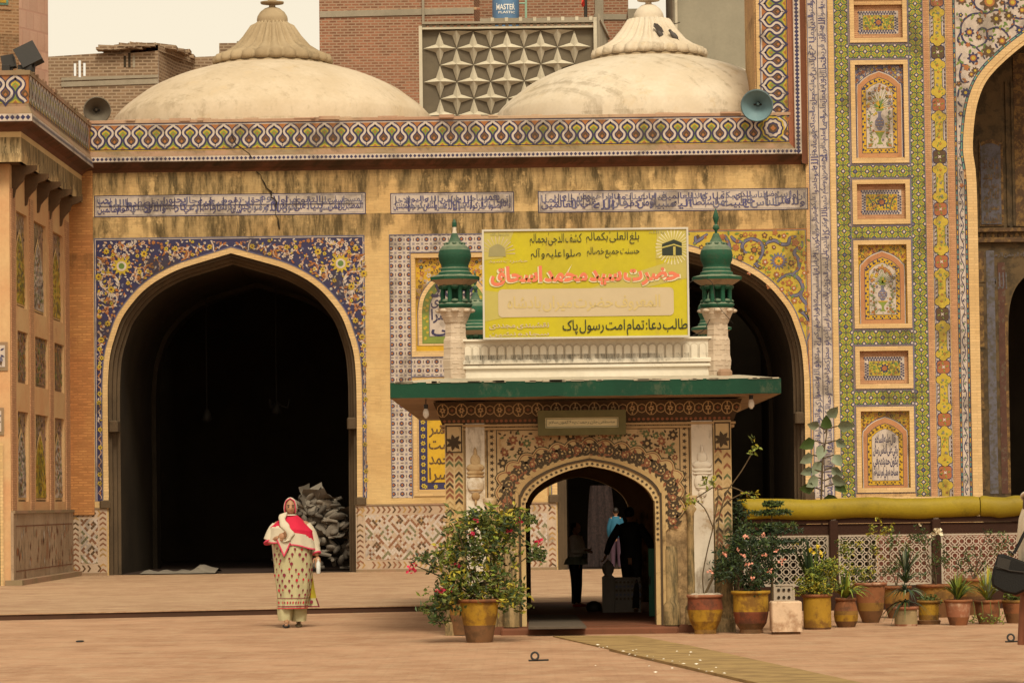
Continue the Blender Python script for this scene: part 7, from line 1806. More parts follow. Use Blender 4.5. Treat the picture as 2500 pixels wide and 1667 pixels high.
# ------------------------------------------------------------------ mats, petals, rings on the ground
coir = M('coir_matting', (.33, .215, .085), .35, .95, 12, .4, (.24, .15, .06), .6, 3, bscale=60); dkmat = M('dark_mat', (.10, .075, .055), .3, .95, 10)
def mat_quad(name, label, px, z, m, cat='mat', group=None):
    P = [atZ(x, y, z) for x, y in px]; mb = MB(); n = 12; top = []; 
    for i in range(n+1):
        for j in range(n+1):
            a = P[0]+(P[1]-P[0])*(i/n); b = P[3]+(P[2]-P[3])*(i/n); q = a+(b-a)*(j/n); q.z = z+.004*noise.noise(q*2.0)+.004; top.append(q)
    mb.mesh(top, [(i*(n+1)+j, (i+1)*(n+1)+j, (i+1)*(n+1)+j+1, i*(n+1)+j+1) for i in range(n) for j in range(n)], m)
    rim = [top[i*(n+1)] for i in range(n+1)]+[top[n*(n+1)+j] for j in range(1, n+1)]+[top[i*(n+1)+n] for i in range(n-1, -1, -1)]+[top[j] for j in range(n-1, 0, -1)]
    mb.loft([rim, [Vector((p.x, p.y, z-.02)) for p in rim]], m); return mb.build(name, label=label, cat=cat, group=group)
mat_quad('coir_mat', 'tan coir mat laid from the shrine step, the one nearer the shrine', [(1350, 1552), (1552, 1551), (1690, 1577), (1490, 1583)], .010, coir)
mat_quad('coir_mat', 'tan coir mat running off towards the lower right corner', [(1487, 1583), (1678, 1574), (2130, 1672), (1900, 1678)], .022, coir)
mat_quad('floor_mat', 'dark grey mat on the floor inside the shrine', [(1292, 1500), (1405, 1500), (1432, 1529), (1290, 1531)], Z0+.012, dkmat)
petm = M('petal', (.72, .66, .56), .1, .7, 20)
mb = MB(); mb.mesh([(-.02, 0, .012), (0, -.014, .006), (.02, 0, .014), (0, .014, .007), (0, 0, .018)], [(0, 1, 4), (1, 2, 4), (2, 3, 4), (3, 0, 4)], petm); pet = mb.build('petal', label='small white petal lying loose along the coir matting', cat='petal', group='white petals on the matting')
for i in range(34):
    o = pet if i == 0 else pet.copy()
    if i: col.objects.link(o)
    t = rnd.random(); px, py = (1380+t*430+rnd.gauss(0, 6), 1556+t*96+rnd.gauss(0, 3)) if i < 22 else (rnd.uniform(1430, 1900), rnd.uniform(1570, 1655))
    q = atZ(px, py, .022); o.location = (q.x, q.y, .020 if i < 22 else .034); o.rotation_euler = (0, 0, rnd.random()*6); k = rnd.uniform(.5, 1.1); o.scale = (k, k, k)
iron = M('dark_iron', (.025, .022, .02), .3, .5, 20)
for k, (px, py, lab) in enumerate(((1306, 1613, 'iron ring lying on the paving in front of the shrine'), (2468, 1567, 'iron ring lying on the paving at the right edge'))):
    c = atZ(px, py, 0); mb = MB(); mb.tube([(c.x+.035*math.cos(t), c.y+.01*math.sin(t), .05+.035*math.sin(t)) for t in [i*.4189 for i in range(16)]], .011, iron, 6, cap=False); mb.tube([(c.x-.06, c.y-.02, .008), (c.x+.13, c.y+.05, .008)], .010, iron, 6); mb.build('iron_ring', label=lab, cat='ring', group='iron rings in the paving')
c = atZ(195, 1566, 0); mb = MB(); mb.ell((c.x, c.y, .008), .05, .12, .012, iron, 10, 5); mb.build('drain_lid', label='small dark drain lid in the paving at the lower left', cat='drain lid')
# ------------------------------------------------------------------ loudspeakers and floodlights
def horn(label, px, py, rpx, Y, m, mi, aim, stand):
    c = at(px, py, Y); r = rpx*Y/F; t = empty('horn_loudspeaker', c, label, 'loudspeaker', 'horn loudspeakers on the parapet')
    a = Vector(aim).normalized(); u = a.cross(Vector((0, 0, 1))).normalized(); v = u.cross(a)
    def rings(prof): return [[c+a*z+u*(q*math.cos(k*math.pi/16))+v*(q*math.sin(k*math.pi/16)) for k in range(32)] for q, z in prof]
    mb = MB(); L = rings([(r*.97, .02), (r, .0), (r*1.03, .012), (r*1.03, -.02), (r*.97, -.05), (r*.70, -.16), (r*.45, -.28), (r*.30, -.36)]); mb.loft(L, m, True, True); mb.build('bell', t)
    mb = MB(); L = rings([(r*.97, .015), (r*.88, -.04), (r*.66, -.12), (r*.42, -.22), (r*.22, -.30), (r*.12, -.33)]); mb.loft(L, mi, True, True); mb.face(L[-1], iron); mb.ell(c-a*.26, .035, .05, .035, mi, 10, 6); mb.build('throat', t)
    mb = MB(); L = rings([(r*.42, -.34), (r*.44, -.36), (r*.44, -.50), (r*.3, -.53)]); mb.loft(L, m, True, True); mb.face(L[-1], m); mb.face(L[0], m); mb.build('driver', t)
    mb = MB(); q = c-a*.3; mb.tube([q, q+Vector(stand)], .022, iron, 6); mb.tube([q+Vector((-.1, 0, -.02)), q+Vector((.1, 0, -.02))], .02, iron, 6); mb.build('bracket', t)
hg = M('horn_grey', (.16, .135, .10), .2, .55, 8); hgi = M('horn_inside', (.12, .10, .075), .2, .6, 8); hb_ = M('horn_blue', (.13, .19, .21), .2, .45, 6); hbi = M('horn_blue_inside', (.15, .24, .27), .2, .45, 6)
horn('dusty grey horn loudspeaker at the left end of the parapet', 237, 270, 33, FY-.1, hg, hgi, (.20, -1, -.18), (0, .1, -.5))
horn('blue grey horn loudspeaker on the corner beside the right dome', 1848, 258, 39, FY-.55, hb_, hbi, (-.16, -1, -.25), (0, .45, -.35))
for px, py, w_, lab, tilt in ((72, 138, 25, 'larger black floodlight on the corner of the left wing', .5), (22, 153, 15, 'smaller black floodlight at the left edge on the wing roof', .2)):
    Y = YO+.5; c = at(px, py, Y); s = Y/F; t = empty('floodlight', at(px, 178, Y), lab, 'floodlight', 'floodlights on the wing roof'); h = w_*s
    ax = Vector((math.cos(tilt), .3, math.sin(tilt))).normalized()*h; az = Vector((-math.sin(tilt), 0, math.cos(tilt))).normalized()*h*.95; ay = Vector((.2, 1, -.3)).normalized()*h*.5
    mb = MB(); mb.obox(c, ax, ay, az, iron); mb.obox(c-ay*.9, ax*1.08, ay*.25, az*1.08, iron); b = mb.build('housing', t)
    mb = MB(); mb.tube([at(px-w_*.8, py, Y), at(px-w_*.5, 180, Y), at(px+w_*.4, 180, Y), at(px+w_*.6, py, Y)], .025, iron, 6); mb.bbox(c.x-h*1.1, Y-.1, at(px, 182, Y).z-.05, c.x+h*.3, Y+.1, at(px, 160, Y).z, iron, .01); mb.build('yoke', t)
# pigeons on the right dome
pgm = M('pigeon_grey', (.085, .075, .07), .35, .6, 25)
for px, py, lab, ang, wing_ in ((1612, 84, 'grey pigeon with raised wings on the right dome crown', .9, True), (1646, 88, 'grey pigeon perched upright on the right dome crown, right of the flapping one', 2.3, False)):
    Y = FY+4.4-.75; c = at(px, py, Y); sgn = 1 if ang < 1.5 else -1
    mb = MB(); d = Vector((math.cos(ang)*.9, .1, math.sin(ang)*.6+.2)).normalized()
    if wing_: d = Vector((.6, .1, -.75)).normalized()
    q = d.to_track_quat('X', 'Z').to_matrix(); mb.ell(c, .12, .058, .06, pgm, 12, 8, q); mb.ell(c+d*.135+Vector((0, 0, .02)), .036, .033, .036, pgm, 10, 6); mb.ell(c+d*.085+Vector((0, 0, .008)), .05, .037, .04, pgm, 10, 6, q)
    mb.mesh([c-d*.12+Vector((0, -.04, 0)), c-d*.12+Vector((0, .04, 0)), c-d*.24+Vector((0, .06, -.01)), c-d*.24+Vector((0, -.06, -.01)), c-d*.12+Vector((0, 0, .03)), c-d*.24+Vector((0, 0, .01))], [(0, 1, 2, 3), (0, 4, 5, 3), (4, 1, 2, 5)], pgm); mb.tube([c+d*.16, c+d*.19], [.009, .003], iron, 5)
    for e in (-.03, .03): mb.tube([c+Vector((e, 0, -.06)), c+Vector((e, 0, -.14))], .008, iron, 4)
    b = mb.build('pigeon', label=lab, cat='pigeon', group='pigeons on the right dome'); 
    if wing_:
        mb = MB()
        for e in (-1, 1): mb.mesh([c+Vector((.08, .04*e, .03)), c+Vector((-.08, .05*e, .05)), c+Vector((-.15, .10*e, .24)), c+Vector((-.06, .11*e, .22)), c+Vector((.04, .07*e, .13))], [(0, 1, 2, 3, 4)], pgm)
        w2 = mb.build('wings', b); w2.parent = b; w2.location = (0, 0, 0)
# ------------------------------------------------------------------ inside the hall and the shrine
q = random.Random(4); hm = [wallmat('bundle_cloth_%d' % i, c, tuple(x*.7 for x in c), None, base_grime=.5) for i, c in enumerate(((.27, .23, .185), (.19, .16, .13), (.11, .092, .075)))]
Yp = FY+1.6; mb = MB()
for i in range(260):
    t = q.random(); zz_ = 1.5*(q.random()**.8); hw = 1.0*(1-(zz_/1.95)**1.6)
    c = Vector((at(775, 1300, Yp).x+q.uniform(-hw, hw)*.95, Yp+q.uniform(-.3, .3), Z0+.08+zz_)); d = Vector((q.gauss(0, 1), q.gauss(0, .4), q.gauss(0, .5))).normalized(); m_ = q.choice(hm)
    if i % 4: mb.ell(c, q.uniform(.10, .22), q.uniform(.07, .14), q.uniform(.035, .07), m_, 12, 7, Matrix.Rotation(q.gauss(0, .5), 3, 'X') @ Matrix.Rotation(q.gauss(0, .6), 3, 'Y') @ Matrix.Rotation(q.random()*6, 3, 'Z')); continue
    if i % 8 == 0: L_ = q.uniform(.12, .22); R_ = q.uniform(.03, .06); mb.tube([c-d*L_, c+Vector((0, 0, q.uniform(-.04, .05))), c+d*L_], [R_*.8, R_, R_*.7], m_, 7, False); continue
    sd = d.cross(Vector((q.gauss(0, .5), q.gauss(0, .5), 1))).normalized(); pth = [c]; up = d.cross(sd)
    for k in range(5): d = (d+up*q.gauss(0, .55)+sd*q.gauss(0, .15)).normalized(); pth.append(pth[-1]+d*q.uniform(.05, .13))
    wd = q.uniform(.10, .24); L = [[p_-sd*wd*(.8+.3*q.random())+up*q.uniform(-.03, .03) for p_ in pth], [p_+up*q.uniform(-.02, .03) for p_ in pth], [p_+sd*wd*(.8+.3*q.random())+up*q.uniform(-.03, .03) for p_ in pth]]
    mb.loft(L, m_, False, True)
mb.build('cloth_heap', label='tall heap of pale folded mats and cloth inside the left arch', cat='heap')
mb = MB(); c0 = at(435, 1388, FY+.3); L = []
for k in range(5):
    L.append([(c0.x-.8+i*.1, FY+.1+k*.45+.05*math.sin(i), Z0+.02+.05*math.exp(-((k-2)/1.2)**2)*(1+math.sin(i*1.7)*.5)+(.12*math.exp(-((i-13)/2)**2) if k in (1, 2, 3) else 0)) for i in range(17)])
mb.loft(L, hm[0], False, True); mb.build('white_cloth', label='crumpled pale cloth on the floor of the left arch', cat='cloth')
lampm = M('lamp_brass', (.012, .009, .006), .2, .7, 8)
for px, yb, lab in ((505, 1030, 'dim pendant lamp on a long rod hanging in the left arch'), (675, 1012, 'dim three armed chandelier hanging deeper in the left arch')):
    Y = FY+5.5; c = at(px, yb, Y); t = empty('hanging_lamp', c, lab, 'lamp', 'lamps hanging in the dark hall'); mb = MB(); mb.tube([c, (c.x, Y, 8.2)], .014, lampm, 6); mb.build('rod', t); mb = MB(); mb.lathe(c, [(.03, .3), (.09, .2), (.12, .05), (.04, 0)], lampm, 12)
    if px > 600:
        for k in range(3): mb.tube([(c.x, Y, c.z+.25), (c.x+.25*math.cos(k*2.1), Y+.25*math.sin(k*2.1), c.z+.15), (c.x+.3*math.cos(k*2.1), Y+.3*math.sin(k*2.1), c.z+.35)], .03, lampm, 6)
    mb.build('shade', t)
YP = atZ(1486, 1495, Z0).y; s = YP/F; t = empty('grave_railing', atZ(1510, 1495, Z0), 'stone post with ball top and low patterned wall inside the shrine', 'railing')
pst = wallmat('inner_stone', (.26, .23, .20), (.20, .17, .14), None, base_grime=.6); c = atZ(1486, 1495, Z0)
mb = MB(); mb.bbox(c.x-15*s, YP-15*s, Z0, c.x+15*s, YP+15*s, Z0+88*s, pst, .01); mb.lathe(c, [(16*s, 86*s), (9*s, 92*s), (13*s, 98*s), (15*s, 108*s), (12*s, 118*s), (5*s, 125*s), (.002, 130*s)], pst, 16); mb.build('post', t)
mb = MB(); x1 = atZ(1566, 1495, Z0).x; mb.bbox(c.x+15*s, YP-.06, Z0, x1, YP+.06, Z0+86*s, pst, .01); mb.fr = FACE(YP-.06)
for i in range(7):
    for j in range(5): mb.star(c.x+20*s+i*9.5*s, Z0+(34+j*10)*s, 5*s, 2*s, 6, VIO if j % 2 else BRN, .004)
mb.build('low_wall', t)
mb = MB(); c = atZ(1450, 1492, Z0); mb.lathe(c, [(.03, 0), (.09, .01), (.105, .06), (.09, .11), (.05, .13), (.03, .14)], iron, 18); mb.build('round_pot', label='round dark pot on the shrine floor beside the stone post', cat='pot')
gdoor = M('door_green', (.012, .10, .055), .3, .5, 6); a = at(1583, 1400, GW+2.5); b = at(1599, 1400, GW+2.5)
t = empty('green_door', (a.x, GW+2.5, Z0), 'green painted door leaf folded against the inside of the shrine', 'door'); mb = MB(); mb.box(a.x, GW+2.4, Z0+.02, b.x-.01, GW+2.5, Z0+.85, gdoor); mb.build('leaf', t); mb = MB(); mb.tube([(a.x+.01, GW+2.38, .5), (a.x+.01, GW+2.38, .6)], .01, iron); mb.build('handle', t)
curt = M('patterned_curtain', (.016, .010, .010), .5, .9, 9, .2, (.034, .02, .018), .7, 22)
Yc_ = FY+1.2; mb = MB(); L = []
for k in range(9):
    zz_ = Z0+.03+(at(1460, 1188, Yc_).z-Z0)*k/8; wd = (1-.25*(k/8)**3)*.30
    L.append([(at(1468, 1300, Yc_).x+(i/12-.5)*2*wd, Yc_+.04*math.sin(i*1.9+k*.2), zz_) for i in range(13)])
mb.loft(L, curt, False, True); mb.build('hanging_curtain', label='dark purple patterned cloth hanging in the right arch behind the shrine', cat='curtain')
wm = M('wire_black', (.02, .018, .015), .1, .6)
mb = MB(); Y = GW-.28
mb.tube([tuple(x) for x in spline([at(1683, 690, Y), at(1708, 678, Y), at(1738, 690, Y), at(1750, 740, Y), at(1790, 790, Y+.2)], 5)], .004, wm, 4); mb.tube([tuple(x) for x in spline([at(1690, 820, Y), at(1718, 806, Y), at(1733, 780, Y)], 5)], .005, wm, 4); mb.build('loose_wire', label='thin loose wires between the signboard and right turret', cat='wire')
bulb_m = M('bulb_glass', (.60, .55, .48), .1, .3)
for px, py, lab in ((1040, 1008, 'white bulb under the left corner of the canopy'), (1834, 985, 'white bulb under the right corner of the canopy')):
    c = at(px, py, GW-.45); t = empty('hanging_bulb', c, lab, 'light bulb', 'bulbs under the canopy'); mb = MB(); mb.lathe(c, [(.012, -.06), (.035, -.03), (.035, .01), (.02, .05)], bulb_m, 12); mb.build('glass', t); mb = MB(); mb.lathe(c, [(.025, .05), (.025, .10)], iron, 10); mb.tube([(c.x, c.y, c.z+.1), (c.x, c.y, c.z+.24)], .006, iron, 4); mb.build('holder', t)
# ------------------------------------------------------------------ people
def skin_body(V, E, mb, mat, sub=1):
    me = bpy.data.meshes.new('b'); me.from_pydata([v[:3] for v in V], [], []); me.edges.add(len(E))
    for i, e in enumerate(E): me.edges[i].vertices = e
    o = bpy.data.objects.new('b', me); col.objects.link(o); o.modifiers.new('s', 'SKIN')
    if not me.skin_vertices: raise RuntimeError('skin layer')
    for i, v in enumerate(V): me.skin_vertices[0].data[i].radius = (v[3], v[3] if len(v) < 5 else v[4])
    me.skin_vertices[0].data[0].use_root = True
    m = o.modifiers.new('d', 'SUBSURF'); m.levels = sub
    bpy.context.view_layer.update(); r = bpy.data.meshes.new_from_object(o.evaluated_get(bpy.context.evaluated_depsgraph_get()))
    mb.mesh([v.co.copy() for v in r.vertices], [tuple(p.vertices) for p in r.polygons], mat, True)
    bpy.data.objects.remove(o); bpy.data.meshes.remove(me); bpy.data.meshes.remove(r)
skin = M('skin', (.36, .19, .105), .12, .55, 12); lipm = M('lips', (.26, .08, .06), .1, .5); eyem = M('eyes', (.025, .016, .012), .1, .3); eyew = M('eye_white', (.5, .42, .36), .1, .3); hair = M('hair', (.012, .009, .007), .3, .5, 30)
def head(mb, c, yaw, k=1.0, sk=skin, pitch=0.0):
    """face towards -y turned by yaw"""
    Rm_ = Matrix.Rotation(yaw, 3, 'Z') @ Matrix.Rotation(pitch, 3, 'X'); c = Vector(c); T = lambda x, y, z: c+Rm_ @ Vector((x*k, y*k, z*k))
    n, m = 28, 20; L = []
    for j in range(m+1):
        t = -math.pi/2+math.pi*j/m; ring = []
        for i in range(n):
            a = 2*math.pi*i/n; x, y, z = .073*max(math.cos(t), .02)*math.cos(a), .092*max(math.cos(t), .02)*math.sin(a), .115*math.sin(t)
            if z < 0: x *= 1-.30*(-z/.115)**1.5; y *= 1-.10*(-z/.115)
            if y < 0:
                f = max(0, 1-(x/.07)**2); nose = math.exp(-(x/.014)**2)*math.exp(-((z+.012)/.022)**2); y -= .024*nose
                for e in (-1, 1): y += .012*math.exp(-((x-e*.030)/.017)**2)*math.exp(-((z-.012)/.013)**2)
                y -= .006*math.exp(-(x/.03)**2)*math.exp(-((z+.055)/.012)**2); y -= .008*math.exp(-(x/.03)**2)*math.exp(-((z+.098)/.018)**2)
            ring.append(T(x, y, z))
        L.append(ring)
    mb.loft(L, sk, True, True)
    for e in (-1, 1):
        mb.ell(T(e*.030, -.076, .012), .015*k, .007*k, .009*k, eyew, 8, 5, Rm_); mb.ell(T(e*.030, -.0815, .012), .010*k, .004*k, .0085*k, eyem, 8, 5, Rm_)
        mb.ell(T(e*.031, -.083, .034), .021*k, .006*k, .006*k, hair, 8, 4, Rm_); mb.ell(T(e*.072, .005, .0), .010*k, .018*k, .028*k, sk, 8, 6, Rm_)
    mb.ell(T(0, -.088, -.055), .021*k, .007*k, .0075*k, lipm, 10, 5, Rm_)
def hand(mb, w, d, side, mat=skin, k=1.0, curl=.6):
    """palm at w heading along d, five bent fingers"""
    w, d = Vector(w), Vector(d).normalized(); s = Vector(side); s = (s-d*s.dot(d)).normalized(); nn = d.cross(s)
    q = Matrix((s, d, nn)).transposed(); mb.ell(w+d*.045*k, .042*k, .052*k, .018*k, mat, 12, 7, q)
    for i, L_ in enumerate((.062, .072, .068, .052)):
        b = w+d*.085*k+s*(i-1.5)*.020*k; p1 = b+d*L_*.45*k+nn*curl*.012*k; p2 = p1+(d*math.cos(curl)+nn*math.sin(curl))*L_*.35*k; p3 = p2+(d*math.cos(curl*2)+nn*math.sin(curl*2))*L_*.3*k
        mb.tube([b-d*.02*k, p1, p2, p3], [.010*k, .009*k, .0085*k, .006*k], mat, 7)
    b = w+d*.02*k-s*.036*k; mb.tube([b, b-s*.022*k+d*.025*k+nn*.01*k, b-s*.020*k+d*.06*k+nn*.025*k], [.012*k, .010*k, .007*k], mat, 7)
def sheet(rings, mat, mb, n=44, fold=0.0, nf=9, a0=0, a1=2*math.pi, close=True, ph=0.0, smooth_=True):
    """rings: (z, cx, cy, rx, ry[, fold]) from top to bottom"""
    L = []
    for r in rings:
        z, cx, cy, rx, ry = r[:5]; f = r[5] if len(r) > 5 else fold; ring = []
        for i in range(n if close else n+1):
            t = a0+(a1-a0)*i/n; m = 1+f*math.sin(nf*t+ph+z*2)+f*.5*math.sin((nf*2+1)*t+z*5)
            ring.append(Vector((cx+rx*m*math.cos(t), cy+ry*m*math.sin(t), z)))
        L.append(ring)
    mb.loft(L, mat, close, smooth_); return L
class PB(MB):       # builds in the local frame of a person standing at base, turned by yaw
    def __init__(s, base, yaw=0, k=1.0):
        super().__init__(); s.b = Vector(base); s.R = Matrix.Rotation(yaw, 3, 'Z')*k
        if not yaw: s.R = s.R @ Matrix.Diagonal((.92, 1, 1.0))
    def build(s, name, parent=None, **a):
        s.v = [tuple(s.b+s.R @ Vector(p)) for p in s.v]; return super().build(name, parent, **a)
def person(base, label, V, E, hd, hyaw, hands, sk=skin, yaw=0, k=1.0, pitch=0.0, group=None):
    t = empty('person', base, label, 'person', group); b = PB(base, yaw, k); skin_body(V, E, b, sk); head(b, hd, hyaw, 1.0, sk, pitch)
    for h in hands: hand(b, *h)
    b.build('body', t); return t
# the woman crossing the court
base = atZ(712, 1531, 0); U_ = lambda zx: (zx-465)*.001217; Zz = lambda zy: (1460-zy)*.001217
V = [(.02, 0, .80, .15), (.02, 0, 1.0, .17), (.0, 0, 1.2, .15), (0, .0, 1.34, .06), (0, -.01, 1.42, .05), (-.20, 0, 1.29, .065), (-.29, -.03, 1.06, .05), (-.15, -.22, 1.13, .03), (.22, 0, 1.29, .065), (.31, .0, 1.06, .055), (.365, -.06, .88, .032), (-.08, -.02, .74, .10), (-.07, -.05, .42, .07), (-.06, -.06, .08, .042), (-.06, -.20, .03, .03), (.11, .0, .74, .10), (.10, .06, .42, .07), (.08, .14, .10, .042), (.10, .02, .035, .03)]
E_ = [(0, 1), (1, 2), (2, 3), (3, 4), (2, 5), (5, 6), (6, 7), (2, 8), (8, 9), (9, 10), (0, 11), (11, 12), (12, 13), (13, 14), (0, 15), (15, 16), (16, 17), (17, 18)]
wmn = person(base, 'woman in a cream printed tunic, crimson shawl and white headscarf walking across the court', V, E_, (0, -.02, 1.492), .12, [((-.15, -.22, 1.13), (.8, -.25, .25), (0, .3, 1), skin, 1.0, .9), ((.365, -.06, .88), (.05, -.2, -1), (1, 0, 0), skin, 1.0, .6)])
crm = M('cream_cloth', (.47, .43, .25), .12, .85, 14, .15); crw = M('white_scarf', (.54, .475, .36), .1, .85, 14, .15); cri = M('crimson_cloth', (.52, .012, .045), .15, .8, 14, .15); pkb = M('pink_border', (.60, .06, .12), .1, .8); mar = M('maroon_print', (.22, .03, .05), .25, .85, 30); yfl = M('yellow_lining', (.42, .34, .03), .15, .85)
b = PB(base); rings = [(1.34, 0, .0, .07, .08), (1.31, 0, 0, .14, .11), (1.25, .0, 0, .225, .15), (1.15, .02, 0, .235, .18), (1.0, .03, -.01, .255, .205, .01), (.86, .03, 0, .262, .205, .015), (.66, .028, .0, .258, .19, .02), (.45, .03, .0, .228, .175, .03), (.30, .015, .0, .195, .165, .04), (.235, .01, 0, .20, .17, .05)]
sheet(rings, crm, b, 60)
def on(a, z, off=.006):
    for r0, r1 in zip(rings, rings[1:]):
        if r1[0] <= z <= r0[0]:
            t = (r0[0]-z)/(r0[0]-r1[0]); g = [x+(y-x)*t for x, y in zip(r0[:5], r1[:5])]; f0 = (r0[5] if len(r0) > 5 else 0)*(1-t)+(r1[5] if len(r1) > 5 else 0)*t
            m = 1+f0*math.sin(9*a+z*2)+f0*.5*math.sin(19*a+z*5); return Vector((g[1]+(g[3]*m+off)*math.cos(a), g[2]+(g[4]*m+off)*math.sin(a), z))
for j in range(10):
    z = .98-j*.064
    for i in range(8):
        a = math.pi+(i+.5+(.5 if j % 2 else 0))*math.pi/8
        if rnd.random() < .12: continue
        a += rnd.uniform(-.06, .06); zz_ = z+rnd.uniform(-.012, .012); ks = rnd.uniform(.75, 1.15); P = [on(a+.080*ks*math.cos(q_*1.0472+.4), zz_+.020*ks*math.sin(q_*1.0472+.4), .009) for q_ in range(6)]
        b.face(P, mar if rnd.random() < .7 else cri); b.face([on(a-.02, z-.016, .008), on(a+.02, z-.016, .008), on(a+.015, z-.040, .008), on(a-.015, z-.040, .008)], mar)
for z0_, h, m_ in ((.262, .014, mar), (.240, .010, cri), (.365, .008, mar)):
    for i in range(60):
        a, c = i*math.pi/30, (i+1)*math.pi/30; b.face([on(a, z0_, .007), on(c, z0_, .007), on(c, z0_+h, .007), on(a, z0_+h, .007)], m_)
for i in range(18):
    a = math.pi+i*math.pi/17; b.face([on(a+.05*math.cos(q_*1.0472), .315+.018*math.sin(q_*1.0472), .009) for q_ in range(6)], cri if i % 2 else mar)
b.build('tunic', wmn)
b = PB(base); Q = [(.95, .19, .235), (.8, .20, .265), (.62, .20, .29), (.46, .195, .315), (.36, .19, .335), (.265, .18, .37), (.25, .175, .375)]
for (z0_, a0_, b0_), (z1_, a1_, b1_), m_ in zip(Q, Q[1:], (yfl, yfl, yfl, yfl, crm, mar)):
    for k in range(4): b.face([(a0_+(b0_-a0_)*k/4, .07+.02*math.sin(k*2), z0_), (a0_+(b0_-a0_)*(k+1)/4, .07+.02*math.sin(k*2+2), z0_), (a1_+(b1_-a1_)*(k+1)/4, .07+.02*math.sin(k*2+2), z1_), (a1_+(b1_-a1_)*k/4, .07+.02*math.sin(k*2), z1_)], m_)
b.ngon; b.face([(.27+.025*math.cos(q_*1.0472), .045, .315+.025*math.sin(q_*1.0472)) for q_ in range(6)], mar); b.tube([(.335, .07, .36), (.375, .07, .25)], .008, mar, 4); b.build('side_panel', wmn)
b = PB(base)
for sx, y, r in ((-.085, -.02, ((.5, .10), (.3, .105), (.16, .10), (.09, .085))), (.095, .08, ((.5, .105), (.3, .11), (.16, .105), (.075, .095)))): sheet([(z, sx, y-.03*(.5-z), q_, q_*.9, .05) for z, q_ in r], crm, b, 28, nf=6)
b.build('trousers', wmn)
for e, (fx_, fy_, m_) in enumerate(((-.06, -.14, iron), (.095, .06, stem_m))):
    b = PB(base); b.ell((fx_, fy_, .014), .045, .12, .014, m_, 14, 5); b.tube([(fx_-.045, fy_-.03, .02), (fx_, fy_-.04, .06), (fx_+.045, fy_-.03, .02)], .014, m_, 6); b.build('sandal', wmn)
# shawl: crimson yoke, cream fall, pink hem
b = PB(base); n = 60
def shawl_pt(t, z_):        # t angle, z_ 0 top .. 1 hem
    fr = max(0, -math.sin(t)); lft = max(0, -math.cos(t)); zb_ = 1.00+.11*lft+.03*math.sin(3*t); z = 1.40+(zb_-1.40)*z_; w_ = min(1, z_*2.2)
    rx = .080+.205*w_**.95+.075*z_*z_; ry = .08+.125*w_**.7+.03*z_; f = 1+.022*z_*math.sin(11*t+2)
    return Vector((.015+rx*f*math.cos(t), ry*f*math.sin(t), z))
for j in range(24):
    for i in range(n):
        t0_, t1_ = 2*math.pi*i/n, 2*math.pi*(i+1)/n; za, zb_ = j/24, (j+1)/24; tm = (t0_+t1_)/2; x = math.cos(tm)
        lim = .56+.16*x-.05*math.sin(5*tm) if math.sin(tm) < .2 else .5
        m_ = pkb if j == 23 else cri if zb_ < lim else crw
        b.face([shawl_pt(t0_, za), shawl_pt(t1_, za), shawl_pt(t1_, zb_), shawl_pt(t0_, zb_)], m_, True)
P = [(-.17, -.235, 1.10), (-.10, -.25, 1.16), (0.0, -.24, 1.18), (.01, -.235, 1.06), (-.075, -.245, .895)]
b.mesh(P, [(0, 1, 2, 3, 4)], crw)
for p_, q_ in ((P[0], P[4]), (P[4], P[3])): b.tube([p_, q_], .011, pkb, 5)
L = []      # back fall at image left
for k in range(3): L.append([Vector((-.24-.02*k+.03*i*.4, .06+.03*k, 1.12-.115*i)) for i in range(5)])
b.loft(L, crw, False, True); b.tube([(-.245, .05, 1.10), (-.20, .05, .9), (-.135, .05, .70)], .008, pkb, 4)
b.build('shawl', wmn)
b = PB(base); L = []       # headscarf with an opening for the face, then a fold down to the chest
for j in range(13):
    t = -1.15+(math.pi/2+1.15)*j/12; ring = []
    for i in range(41):
        op_ = .92 if t < .75 else .92*max(0, 1-(t-.75)/.35); a = -math.pi/2+op_+(2*math.pi-2*op_)*i/40
        ring.append(Vector((.093*max(.03, math.cos(t))*math.cos(a)*(1.02 if t < 0 else 1), -.012+.112*max(.03, math.cos(t))*math.sin(a), 1.495+.132*math.sin(t))))
    L.append(ring)
b.loft(L, crw, False, True); b.tube([L[j][0]+Vector((0, -.004, 0)) for j in range(3, 11)]+[L[j][40]+Vector((0, -.004, 0)) for j in range(10, 2, -1)], .007, pkb, 5)
sheet([(1.415, 0, -.005, .078, .09), (1.40, 0, -.015, .083, .10, .03)], crw, b, 30)
fold_ = [Vector(p_) for p_ in spline([(-.09, -.11, 1.43), (-.10, -.16, 1.33), (-.04, -.215, 1.24), (.015, -.235, 1.15), (-.04, -.25, 1.08)], 5)]
L = [[p_+Vector((.05*math.cos(q_)*(1+.2*math.sin(i)), .022*math.sin(q_), .015*math.cos(q_))) for q_ in [k*.63 for k in range(10)]] for i, p_ in enumerate(fold_)]
b.loft(L, crw, True, True); b.build('headscarf', wmn)
b = PB(base)
for sx, z_, y_ in ((-.27, 1.12, -.03), (.335, .98, -.02)):
    pts = [(-.20, 0, 1.29), (-.285, -.03, 1.08)] if sx < 0 else [(.22, 0, 1.29), (.315, 0, 1.06), (.352, -.045, .93)]
    b.tube([tuple(x) for x in spline(pts, 4)], [.05, .075, .085, .088, .088] if sx < 0 else [.05, .07, .08, .08, .078, .072, .066, .062, .058], crw, 14); e = pts[-1]; b.tube([e, (e[0]+.004, e[1]-.005, e[2]-.014)], .088 if sx < 0 else .062, pkb, 14)
b.build('sleeves', wmn)
glass = M('bottle_plastic', (.62, .64, .62), .1, .15, 5, spec=.6)
